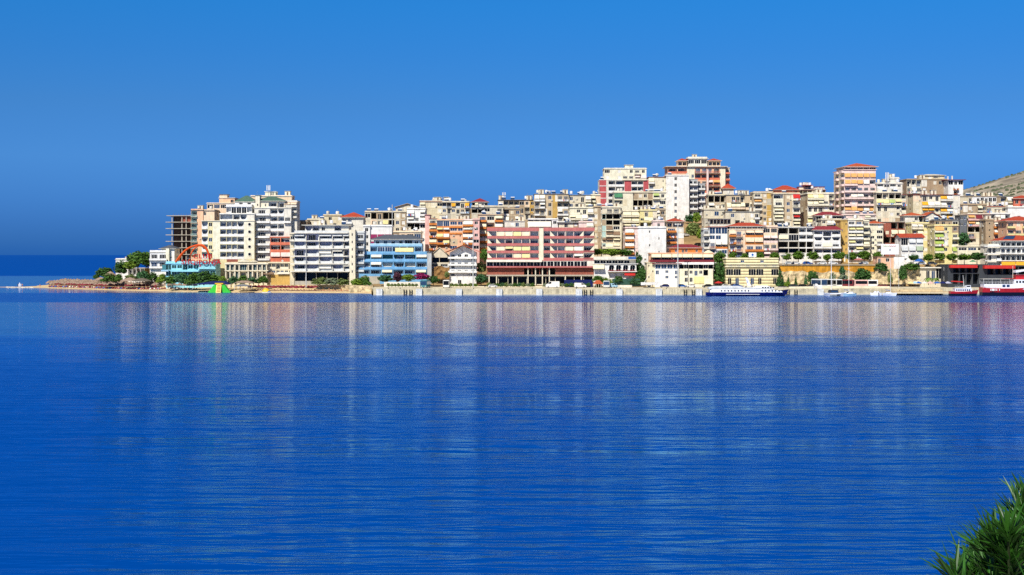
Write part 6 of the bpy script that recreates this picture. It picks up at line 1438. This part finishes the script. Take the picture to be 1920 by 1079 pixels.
# inflatables
Y = interp(SHORE, 412) - 3; t = thing('inflatable_slide', 'green and yellow inflatable water slide at the edge of the beach', 'water slide', (wx(412, Y), Y, 0))
s_ = Y / F
for sg in (-1, 1):
    mb = MB(); pts = [(sg * 5 * s_, 15.5 * s_), (sg * 10 * s_, 14 * s_), (sg * 16 * s_, 6 * s_), (sg * 21 * s_, .6 * s_), (sg * 20 * s_, -.3), (sg * 5 * s_, -.3)]
    mb.prism([(x, -1.4, z) for x, z in pts], [(x, 1.4, z) for x, z in pts], mat('slide_green', '3FC93C', rough=.4, var=.08, streak=0)); mb.build('side_bolster', t)
mb = MB(); m_y = mat('slide_yellow', 'E9B824', rough=.4, var=.08, streak=0)
mb.prism([(-4.6 * s_, -1.5, 16.3 * s_), (4.6 * s_, -1.5, 16.3 * s_), (4.6 * s_, -3.2, 0), (-4.6 * s_, -3.2, 0)], [(-4.6 * s_, -1.0, 16.3 * s_), (4.6 * s_, -1.0, 16.3 * s_), (4.6 * s_, 1, -.3), (-4.6 * s_, 1, -.3)], m_y); mb.build('chute', t)
mb = MB(); mb.box((-7.5 * s_, -1.8, 15.6 * s_), (7.5 * s_, 1.2, 17.6 * s_), m_y); mb.build('top_bolster', t)
mb = MB()
for k in range(5): z = (2 + k * 2.7) * s_; y = -3.2 + (z / (16.3 * s_)) * 1.7; mb.box((-3.2 * s_, y - .25, z), (3.2 * s_, y - .02, z + .9 * s_), 'aorange')
mb.build('rungs', t)
Y = interp(SHORE, 500) - 3; t = thing('inflatable_rocker', 'yellow and blue inflatable rocker floating by the beach', 'inflatable', (wx(500, Y), Y, 0))
mb = MB(); mb.dome((-.3, 0, 0), 1.8, 1.2, 2.0, m_y, 12, 4); mb.build('dome', t)
mb = MB(); mb.dome((.9, -.3, -.1), 1.0, .9, 1.0, 'blue', 10, 4); mb.build('blue_float', t)
mb = MB(); mb.path([(1.9 * math.cos(a), 1.3 * math.sin(a), .1) for a in [2 * math.pi * k / 14 for k in range(15)]], .28, 'offw', 6); mb.build('base_ring', t)

# ------------------------------------------------------------------ boats
def hull_rings(L_, B_, dp, sh, flare=.75, bow=1.0, stern=.75, z0=-.4, n=14, rake=.12):
    """bow at +x; returns section rings (keel, sides, deck edge)"""
    rr = []
    for i in range(n + 1):
        s = i / n; x = -L_ / 2 + L_ * s
        k = (stern + (1 - stern) * min(1, s / .3)) * (1 if s < .55 else max(.015, 1 - ((s - .55) / .45) ** 2.0 * bow))
        zd = dp + sh * max(0, (s - .45) / .55) ** 2 + sh * .25 * max(0, (.25 - s) / .25) ** 2
        xr = x + rake * L_ * max(0, s - .6) / .4 * .0
        w = B_ / 2 * k; ov = rake * L_ * max(0, (s - .55) / .45) ** 2
        rr.append([(xr, -w * .55, z0), (xr + ov * .4, -w * flare, z0 + .5), (xr + ov, -w, zd), (xr + ov, w, zd), (xr + ov * .4, w * flare, z0 + .5), (xr, w * .55, z0)])
    return rr
def rail(mb, pts, h=.9, c='white', post=1.2):
    for a, b_ in zip(pts, pts[1:]):
        a, b_ = Vector(a), Vector(b_); d = (b_ - a); n = max(1, int(d.length / post))
        for z in (h, h * .55): mb.tube(a + Vector((0, 0, z)), b_ + Vector((0, 0, z)), .035, .035, c, 4)
        for k in range(n + 1): p = a + d * (k / n); mb.tube(p, p + Vector((0, 0, h)), .035, .035, c, 4)
# hydrofoil ferry
Y = 563; L_ = wx(1476, Y) - wx(1323, Y); t = thing('hydrofoil_ferry', 'long low hydrofoil ferry, navy hull and white cabins, moored at the quay', 'ferry', ((wx(1323, Y) + wx(1476, Y)) / 2, Y, 0))
l = L_ / 2; mb = MB(); m_navy = mat('hull_navy', '10145E', rough=.3, var=.05, streak=0, spec=.5); m_hw = mat('hull_white', 'F0F0F2', rough=.35, var=.05, streak=.05, spec=.5)
rings = []
for i in range(17):
    s = i / 16; x = -l + L_ * s * .95; k = min(1, .35 + s * 5) * (1 if s < .7 else 1 - ((s - .7) / .3) ** 2 * .97)
    zl = 1.45 + (1.15 * ((s - .75) / .25) ** 1.3 if s > .75 else 0) + .05; ov = 2.2 * max(0, (s - .8) / .2); w_ = 2.6 * k
    zb = -.3 + (.5 * max(0, (.08 - s) / .08))
    rings.append([(x + .0, -w_ * .5, zb), (x + ov * .5, -w_ * .85, zb + .7), (x + ov, -w_, zl), (x + ov, w_, zl), (x + ov * .5, w_ * .85, zb + .7), (x, w_ * .5, zb)])
mb.loft(rings, m_navy); mb.build('hull', t, smooth=False)
mb = MB()
def cab(x0, x1, w0, z0, z1, m, n0=.5, n1=1.6, mb=mb):
    mb.loft([[(x, -w0, z0), (x, -w0 * .96, z0 + (z1 - z0) * .7 * k), (x, -w0 * .6, z0 + (z1 - z0) * k), (x, w0 * .6, z0 + (z1 - z0) * k), (x, w0 * .96, z0 + (z1 - z0) * .7 * k), (x, w0, z0)] for x, k in ((x0, .55), (x0 + n0, 1), (x1 - n1, 1), (x1, .3))], m)
cab(-l + 1.5, l * .86, 2.35, 1.5, 2.95, m_hw, 1, 5); mb.build('cabin', t)
mb = MB(); cab(-l + 1.0, -l * .02, 2.0, 2.9, 4.0, P('lgrey'), 2.2, 2.5, mb); cab(-l * .06, l * .62, 2.0, 2.9, 3.5, P('lgrey'), 2, 3, mb); mb.build('upper_cabin', t)
mb = MB(); cab(l * .18, l * .66, 1.9, 2.9, 4.1, m_hw, 1, 2.5, mb); mb.build('wheelhouse', t)
for k in range(5):
    mb = MB(); x = l * .36 + k * 1.05; mb.box((x, -1.95, 3.2), (x + .7, -1.80, 3.65), 'glass'); mb.build('wheelhouse_window', t)
for k in range(20):
    mb = MB(); x = -l + 6 + k * 1.35
    if 8 < k < 12: continue
    mb.tube((x, -2.44, 2.15), (x, -2.3, 2.15), .3, .3, 'glass', 10); mb.build('porthole', t)
mb = MB(); mb.box((-l * .52, -2.62, .62), (l * .3, -2.36, .78), 'white'); mb.build('waterline_stripe', t)
mb = MB(); mb.prism([(l * .03, -.25, 4.1), (l * .11, -.25, 4.1), (l * .015, -.25, 7.4), (-.5, -.25, 7.4)], [(l * .03, .25, 4.1), (l * .11, .25, 4.1), (l * .015, .25, 7.4), (-.5, .25, 7.4)], m_hw); mb.box((0, -1.2, 6.2), (.2, 1.2, 6.4), 'white'); mb.tube((.3, 0, 6.4), (1.4, 0, 6.4), .12, .2, 'offw', 6); mb.build('mast', t)
mb = MB(); rail(mb, [(l * .64, -1.7, 2.9), (l * .9, -1.0, 2.9), (l * .97, 0, 2.9)], .8); mb.build('bow_rail', t)
mb = MB(); mb.box((l * .9, -2.2, -1.5), (l * .91, -2.0, 1.6), 'black'); mb.box((l * .97, -2.2, -1.5), (l * .98, -2.0, 1.9), 'black'); mb.build('foil_strut', t)
m_red = mat('hull_red', 'C22428', rough=.35, var=.12, streak=.1, spec=.5); m_dk = mat('hull_dark', '141628', rough=.4, var=.1, streak=0)
# large red excursion ship (its bow lies beyond the picture edge)
Y = 566; X0 = wx(1839, Y); t = thing('excursion_ship', 'large red hulled excursion ship with a white wheelhouse at the right edge', 'ship', (X0 + 12, Y, 0)); mb = MB()
def two_tone(mb, L_, B_, dp, sh, zs, **k):
    rr = hull_rings(L_, B_, dp, sh, **k); up, lo = [], []
    for r_ in rr:
        f = (zs - r_[1][2]) / (r_[2][2] - r_[1][2]); a = tuple(lerp(r_[1][i], r_[2][i], f) for i in range(3)); b_ = tuple(lerp(r_[4][i], r_[3][i], f) for i in range(3))
        lo.append([r_[0], r_[1], a, b_, r_[4], r_[5]]); up.append([a, r_[2], r_[3], b_])
    mb.loft(lo, m_dk); mb.loft(up, m_red)
two_tone(mb, 24, 5.6, 3.0, 1.6, 1.45, stern=.85); mb.build('hull', t)
mb = MB(); mb.box((-11.4, -2.3, 2.9), (1.0, 2.3, 4.7), m_hw); mb.build('deckhouse', t)
mb = MB(); mb.box((.6, -2.5, 2.6), (7.8, 2.5, 6.4), m_hw); mb.box((.4, -2.6, 6.4), (8.2, 2.6, 6.6), 'white'); mb.build('wheelhouse', t)
for k in range(5):
    mb = MB(); x = 1.3 + k * 1.25; mb.box((x, -2.54, 5.2), (x + .8, -2.48, 6.0), 'glass'); mb.build('window', t)
for x in (-4.1, -2.4):
    mb = MB(); mb.box((x, -2.35, 3.5), (x + 1.2, -2.28, 4.5), 'glassb'); mb.build('window', t)
mb = MB(); rail(mb, [(.4, -2.3, 4.7), (-11.6, -2.3, 4.7), (-11.6, 2.3, 4.7)], 1.0); rail(mb, [(-11.8, -2.4, 3.0), (-5, -2.7, 3.0)], .9); mb.build('railing', t)
mb = MB(); mb.box((-11.8, -2.4, 6.7), (-1.0, 2.4, 6.82), 'offw'); mb.box((-3.0, -2.45, 6.83), (1.2, 2.4, 6.95), 'ared')
for x in (-11.6, -8.2, -4.8, -1.2): mb.tube((x, -2.3, 4.7), (x, -2.3, 6.75), .05, .05, 'white', 5); mb.tube((x, 2.3, 4.7), (x, 2.3, 6.75), .05, .05, 'white', 5)
mb.build('awning', t)
mb = MB(); mb.box((1.5, -1.6, 6.6), (6.5, 1.6, 8.2), m_red); mb.box((1.2, -1.9, 8.2), (9, 1.9, 8.4), m_red); mb.prism([(1.5, -1.9, 9.3), (9, -1.9, 10.6), (9, -1.9, 11.0), (1.5, -1.9, 10.2)], [(1.5, 1.9, 9.3), (9, 1.9, 10.6), (9, 1.9, 11.0), (1.5, 1.9, 10.2)], m_hw); mb.tube((2, -1.2, 8.4), (2, -1.2, 9.5), .06, .06, 'white', 5); mb.tube((7, -1.2, 8.4), (7, -1.2, 10.4), .06, .06, 'white', 5); mb.build('flying_bridge', t)
mb = MB(); mb.tube((0.9, 0, 6.6), (.9, 0, 12.0), .12, .07, 'offw', 6); mb.build('mast', t)
mb = MB()      # white strokes painted on the bulwark, unreadable at this distance
for x0, x1 in ((-9.1, -8.7), (-8.5, -7.6), (-7.4, -7.1), (-6.7, -6.4), (-5.6, -5.35)): mb.box((x0, -2.88, 2.05), (x1, -2.70, 2.85), 'white')
mb.build('painted_marks', t)
# small red boat
Y = 564; X0, X1 = wx(1781, Y), wx(1834, Y); t = thing('red_boat', 'small red hulled day boat with white cabin and a red sail cover', 'boat', ((X0 + X1) / 2 - .6, Y, 0)); mb = MB(); two_tone(mb, X1 - X0 - 1.0, 3.6, 1.75, .7, .95, stern=.8, n=12); mb.build('hull', t)
mb = MB(); mb.box((-3.4, -1.35, 1.7), (3.2, 1.35, 3.0), m_hw); mb.box((-3.6, -1.45, 3.0), (3.4, 1.45, 3.12), 'white'); mb.build('cabin', t)
for k in range(7):
    mb = MB(); x = -3.0 + k * .85; mb.box((x, -1.39, 2.0), (x + .55, -1.33, 2.7), 'glassb'); mb.build('window', t)
mb = MB(); mb.box((1.2, -1.1, 3.12), (3.0, 1.1, 4.2), m_hw); mb.box((1.3, -1.14, 3.5), (2.8, -1.08, 4.0), 'glass'); mb.build('wheelhouse', t)
mb = MB(); rail(mb, [(-4.8, -1.4, 1.8), (-3.4, -1.4, 1.8)], .9); rail(mb, [(-3.4, -1.35, 3.12), (1.2, -1.35, 3.12)], .8); rail(mb, [(3.3, -1.3, 1.9), (5.0, -.6, 2.3)], .8); mb.build('railing', t)
mb = MB(); mb.tube((.6, 0, 3.1), (.2, 0, 8.3), .1, .06, 'white', 6); mb.tube((.5, 0, 5.4), (-4.6, 0, 5.7), .06, .05, 'white', 5); mb.build('mast', t)
mb = MB(); mb.tube((.2, 0, 5.55), (-4.6, 0, 5.85), .26, .2, 'ared', 8); mb.build('sail_cover', t)
# catamaran, motor boats, yachts
Y = 560; t = thing('catamaran', 'catamaran seen end on with a dark cabin and two slim hulls', 'boat', (wx(1563, Y), Y, 0))
for s in (-1, 1):
    mb = MB(); rr = hull_rings(9, 1.0, 1.1, .3, n=10); mb.loft([[(y * 1.0 + s * 2.6, -x, z) for x, y, z in r_] for r_ in rr], m_hw); mb.build('hull', t)
mb = MB(); mb.box((-2.9, -2.5, .9), (2.9, 3.5, 1.3), m_hw); mb.build('bridge_deck', t)
mb = MB(); mb.loft([[(-1.9 * k, y, 1.3), (-1.5 * k, y, 2.5), (1.5 * k, y, 2.5), (1.9 * k, y, 1.3)] for y, k in ((-1.6, .9), (0, 1), (3, .9))], 'slate'); mb.build('cabin', t)
mb = MB(); mb.box((-1.3, -1.68, 1.6), (1.3, -1.60, 2.2), 'glassb'); mb.build('cabin_window', t)
mb = MB(); mb.tube((-.9, 0, 2.4), (-.9, 0, wz(463, Y)), .16, .1, 'white', 8); mb.tube((-.9, -.1, 4), (-.9, -3.4, 4.2), .07, .06, 'white', 5); mb.build('mast', t)
def yacht(label, px, Y, L_, top, c=m_hw, rz=0.0, mpx=None):
    t = thing('sailing_yacht', label, 'boat', (wx(px, Y), Y, 0), rz); mb = MB(); mb.loft(hull_rings(L_, L_ * .28, .95, .35, n=12), c); mb.build('hull', t)
    mb = MB(); mb.loft([[(x, -w_, .95), (x, -w_ * .8, 1.45 * k), (x, w_ * .8, 1.45 * k), (x, w_, .95)] for x, w_, k in ((-L_ * .25, .7, .9), (-L_ * .1, .8, 1.0), (L_ * .15, .6, .85), (L_ * .28, .3, .7))], m_hw); mb.build('coach_roof', t)
    mb = MB(); h = wz(top, Y); mb.tube((L_ * .08, 0, 1), (L_ * .08, 0, h), .1, .06, 'white', 6); mb.tube((L_ * .06, 0, 2), (-L_ * .35, 0, 2.1), .06, .06, 'white', 5); mb.tube((L_ * .08, 0, h), (L_ * .55, 0, 1.3), .015, .015, 'metal', 3); mb.tube((L_ * .08, 0, h), (-L_ * .48, 0, 1.1), .015, .015, 'metal', 3); mb.box((L_ * .075, -.7, h * .55), (L_ * .085, .7, h * .555), 'white'); mb.build('mast', t)
    mb = MB(); mb.tube((L_ * .02, 0, 2.2), (-L_ * .34, 0, 2.3), .16, .12, 'blue', 6); mb.build('sail_cover', t); return t
yacht('white sailing yacht with a tall bare mast moored by the jetty', 1668, 566, 6.5, 484, rz=R(-60)); yacht('white yacht with the tallest bare mast, right of the catamaran', 1590, 572.5 - 4, 7.5, 462, rz=R(-70))
def motorboat(label, px, Y, z, L_, c=m_hw, rz=0.0, cover=None):
    t = thing('motor_boat', label, 'boat', (wx(px, Y), Y, z), rz); mb = MB(); mb.loft(hull_rings(L_, L_ * .34, .9, .35, n=10), c); mb.build('hull', t)
    mb = MB(); mb.loft([[(x, -w_, .9), (x, -w_ * .75, h_), (x, w_ * .75, h_), (x, w_, .9)] for x, w_, h_ in ((-L_ * .22, L_ * .13, 1.7), (L_ * .02, L_ * .13, 1.75), (L_ * .22, L_ * .1, 1.05))], m_hw); mb.build('cabin', t)
    mb = MB(); mb.prism([(L_ * .03, -L_ * .1, 1.7), (L_ * .03, L_ * .1, 1.7), (L_ * .18, L_ * .085, 1.2), (L_ * .18, -L_ * .085, 1.2)], [(L_ * .05, -L_ * .1, 1.76), (L_ * .05, L_ * .1, 1.76), (L_ * .2, L_ * .085, 1.26), (L_ * .2, -L_ * .085, 1.26)], 'glass'); mb.build('windscreen', t)
    mb = MB(); mb.box((-L_ * .5 - .35, -.2, .2), (-L_ * .5 + .05, .2, 1.2), 'slate'); mb.build('outboard_motor', t)
    return t
motorboat('white motor cruiser with a dark windscreen standing on the quay by the white bus', 1534, 585, 2.75, 6.0, rz=R(-75)); motorboat('pale speedboat moored right of the catamaran', 1592, 561, 0, 6.0, P('pblue'), rz=R(200))
motorboat('tiny white dinghy left of the sailing yacht', 1640, 568, 0, 2.8, rz=R(170)); motorboat('tiny white motor boat next to the dinghy', 1647, 568.5, 0, 2.6, rz=R(10)); motorboat('tiny white boat lying off the sandy tip', 37, 742, 0, 1.5, rz=R(20))
# yacht on a cradle ashore
t = thing('cradled_yacht', 'white sailing boat standing on a cradle on the quay, its mast leaning', 'boat', (wx(1217, 600), 600, 2.4)); mb = MB(); mb.loft([[(x, y, z + 1.5) for x, y, z in r_] for r_ in hull_rings(7, 2.1, .8, .3, n=10)], m_hw); mb.build('hull', t)
mb = MB(); mb.tube((-2, 0, 2.3), (-1.0 + 2.8, 0, 9.0 - .6), .09, .05, 'white', 6); mb.build('mast', t)
mb = MB()
for x in (-1.6, 1.4):
    for y in (-.8, .8): mb.tube((x, y, 0), (x, y * .8, 1.5), .08, .08, 'brown', 5)
mb.box((-2.4, -.15, .1), (2.4, .15, .4), 'slate'); mb.prism([(-.6, -.1, .4), (.6, -.1, .4), (.9, -.1, 1.2), (-.9, -.1, 1.2)], [(-.6, .1, .4), (.6, .1, .4), (.9, .1, 1.2), (-.9, .1, 1.2)], 'slate'); mb.build('cradle', t)
# stones of the low tip
rk = random.Random(5)
for k in range(16):
    px = 14 + k * 3.2 + rk.uniform(-.6, .6); Y = interp(SHORE, px) + rk.uniform(-.5, 2); s = rk.uniform(.4, .75); mb = MB()
    n = 7; rg = lambda rr, zz: [(rr * rk.uniform(.75, 1.1) * math.cos(2 * math.pi * i / n), rr * rk.uniform(.75, 1.1) * math.sin(2 * math.pi * i / n), zz) for i in range(n)]
    mb.loft([rg(1.0, -.5), rg(1.15, .1), rg(.8, .5), rg(.3, .75)], 'cream'); o = mb.build('boulder', None, (wx(px, Y), Y, 0), rk.random() * 6); o.scale = (s * 1.5, s, s * .55)
    tag(o, 'pale boulder in the low stone tip of the point', 'boulder', 'boulders of the stone tip')

# ------------------------------------------------------------------ people on the beach
def person_mesh(seed, skin='C68E66', suit='navy', arm=0.2, step=.15):
    me = bpy.data.meshes.new('person')
    J = {'pel': (0, 0, .95), 'wai': (0, 0, 1.12), 'che': (0, .01, 1.36), 'nec': (0, 0, 1.5), 'hea': (0, -.02, 1.6), 'top': (0, -.01, 1.74)}
    for s, k in ((-1, 'l'), (1, 'r')):
        J['hip' + k] = (s * .1, 0, .9); J['kne' + k] = (s * .11, -step * s * .5, .5); J['ank' + k] = (s * .11, step * s * .7, .08); J['toe' + k] = (s * .13, step * s * .7 - .18, .03)
        J['sho' + k] = (s * .19, .01, 1.42); J['elb' + k] = (s * (.25 + arm * .3), .03, 1.14); J['wri' + k] = (s * (.24 + arm * .5), -.06, .9); J['han' + k] = (s * (.24 + arm * .55), -.1, .8)
    E = [('pel', 'wai'), ('wai', 'che'), ('che', 'nec'), ('nec', 'hea'), ('hea', 'top')]
    for k in 'lr': E += [('pel', 'hip' + k), ('hip' + k, 'kne' + k), ('kne' + k, 'ank' + k), ('ank' + k, 'toe' + k), ('che', 'sho' + k), ('sho' + k, 'elb' + k), ('elb' + k, 'wri' + k), ('wri' + k, 'han' + k)]
    names = list(J); me.from_pydata([J[n_] for n_ in names], [(names.index(a), names.index(b_)) for a, b_ in E], [])
    o = bpy.data.objects.new('tmp', me); col.objects.link(o); md = o.modifiers.new('skin', 'SKIN'); RR = dict(pel=.14, wai=.13, che=.15, nec=.06, hea=.1, top=.08, hip=.1, kne=.065, ank=.045, toe=.04, sho=.065, elb=.045, wri=.035, han=.04)
    for v, n_ in zip(me.skin_vertices[0].data, names): rr = RR[n_[:3]]; v.radius = (rr, rr * .8)
    me.skin_vertices[0].data[0].use_root = True
    o.modifiers.new('sub', 'SUBSURF').levels = 1
    dg = bpy.context.evaluated_depsgraph_get(); ev = o.evaluated_get(dg); m2 = bpy.data.meshes.new_from_object(ev); m2.name = 'person'
    bpy.data.objects.remove(o); bpy.data.meshes.remove(me)
    m2.materials.clear(); m2.materials.append(mat('skin_' + skin, skin, var=.05, streak=0)); m2.materials.append(P(suit)); m2.materials.append(mat('hair', '2A1E16', var=.05, streak=0))
    for p in m2.polygons: z = p.center.z; x = abs(p.center.x); p.material_index = 1 if .78 < z < 1.04 and x < .26 else (2 if z > 1.66 or (z > 1.58 and p.center.y > .03) else 0)
    return m2
PM = [person_mesh(1, suit='navy'), person_mesh(2, suit='ared', arm=.5, step=.3), person_mesh(3, suit='white', arm=.1, step=.05)]
suits = ['dark swimming trunks', 'red swimwear', 'white shorts']
spots = [(42, 'by the stone tip'), (75, 'on the narrow sand near the tip'), (108, 'on the sand before the first umbrellas'), (146, 'at the water below the packed umbrellas'), (216, 'before the umbrellas below the thatched huts'), (222, 'beside another bather below the thatched huts'), (268, 'at the water left of the slide'), (274, 'right of the bather left of the slide'), (334, 'below the turquoise club'), (352, 'under the red sign letters'), (456, 'right of the green slide'), (520, 'right of the yellow inflatable'), (617, 'beside the red loungers'), (640, 'near the rocky bank')]
for k, (px, wh) in enumerate(spots):
    Y = interp(SHORE, px) + 3 + (k % 3); tag(put('person', PM[k % 3], None, (wx(px, Y), Y, ground(px, Y) + .02), k * 1.3), 'person in ' + suits[k % 3] + ' standing ' + wh, 'person')

# ------------------------------------------------------------------ the plant at the corner of the viewer's terrace
m_terr = mat('terrace_stone', 'B5AA96', var=.3, scale=2, streak=0)
mb = MB(); mb.box((-4, -6, 14.6), (6, 5.0, 14.9), m_terr); tag(mb.build('terrace'), kind='structure')
mb = MB(); mb.prism([(-4, -6, 14.59), (6, -6, 14.59), (6, 4.9, 14.59), (-4, 4.9, 14.59)], [(-14, -40, -3), (16, -40, -3), (16, 14, -3), (-14, 14, -3)], m_soil); tag(mb.build('bank'), kind='structure')
def blade_plant():
    m = mat('blade_green', '34641C', rough=.42, var=.5, scale=9, streak=0, spec=.4)
    m_dkstem = mat('dark_stem', '2E3A1C', streak=0); Yp = 4.4
    t = thing('oleander_bush', 'dense green bush of long narrow leaves in the lower right corner', 'bush', (wx(1915, Yp), Yp, 14.9))
    mb = MB(); r = random.Random(4)
    O = Vector((0, 0, 0)); stems = MB()
    tips = []
    targets = [(1770, 1062), (1790, 1045), (1800, 1085), (1812, 1030), (1828, 1012), (1845, 992), (1838, 1060), (1855, 1035), (1862, 1005), (1872, 978), (1868, 1065), (1885, 955), (1890, 1010), (1900, 940), (1905, 985), (1915, 925), (1922, 965), (1935, 905), (1930, 1010), (1945, 940), (1880, 1045), (1910, 1050), (1940, 1060), (1845, 1095), (1890, 1090), (1930, 1100), (1785, 1090), (1820, 1100), (1900, 1030), (1920, 1000), (1860, 1060), (1935, 975), (1945, 1030), (1875, 1085), (1915, 1085), (1805, 1062), (1832, 1042), (1850, 1015)]
    for (a, b_) in targets:
        Yk = Yp + r.uniform(-.45, .45); b_ += 9; a += 6; c = Vector((wx(a + 12, Yk), Yk, wz(b_ + 14, Yk))) - t.location
        stems.tube(Vector((c.x * .3, c.y * .3, 0)), c - Vector((0, 0, .02)), .007, .004, m_dkstem, 5)
        axis = (Vector((c.x * 1.0, c.y * .7, .55 + max(0, c.z - .3) * .3))).normalized()
        for k in range(74):
            ang = r.uniform(0, 6.28); sp_ = r.uniform(.1, 1.0)
            side = axis.orthogonal().normalized(); side = Matrix.Rotation(ang, 3, axis) @ side
            d = (axis * math.cos(sp_) + side * math.sin(sp_)).normalized(); L_ = r.uniform(.08, .15); wd = r.uniform(.004, .0068)
            st = c - axis * r.uniform(0, .16) + d * .008
            sdv = d.cross(Vector((r.uniform(-.4, .4), r.uniform(-.4, .4), 1))).normalized(); up = sdv.cross(d)
            pr = None
            for i in range(5):
                s = i / 4; w_ = wd * math.sin(math.pi * (.14 + .84 * s)) ; p = st + d * L_ * s - Vector((0, 0, .010 * s * s * L_ / .15))
                A, B_, C_ = p - sdv * w_ + up * w_ * .5, p, p + sdv * w_ + up * w_ * .5
                if pr: mb.face([pr[0], pr[1], B_, A], m); mb.face([pr[1], pr[2], C_, B_], m)
                pr = (A, B_, C_)
    f = mb.build('foliage', t); stems.build('stems', t)
blade_plant()
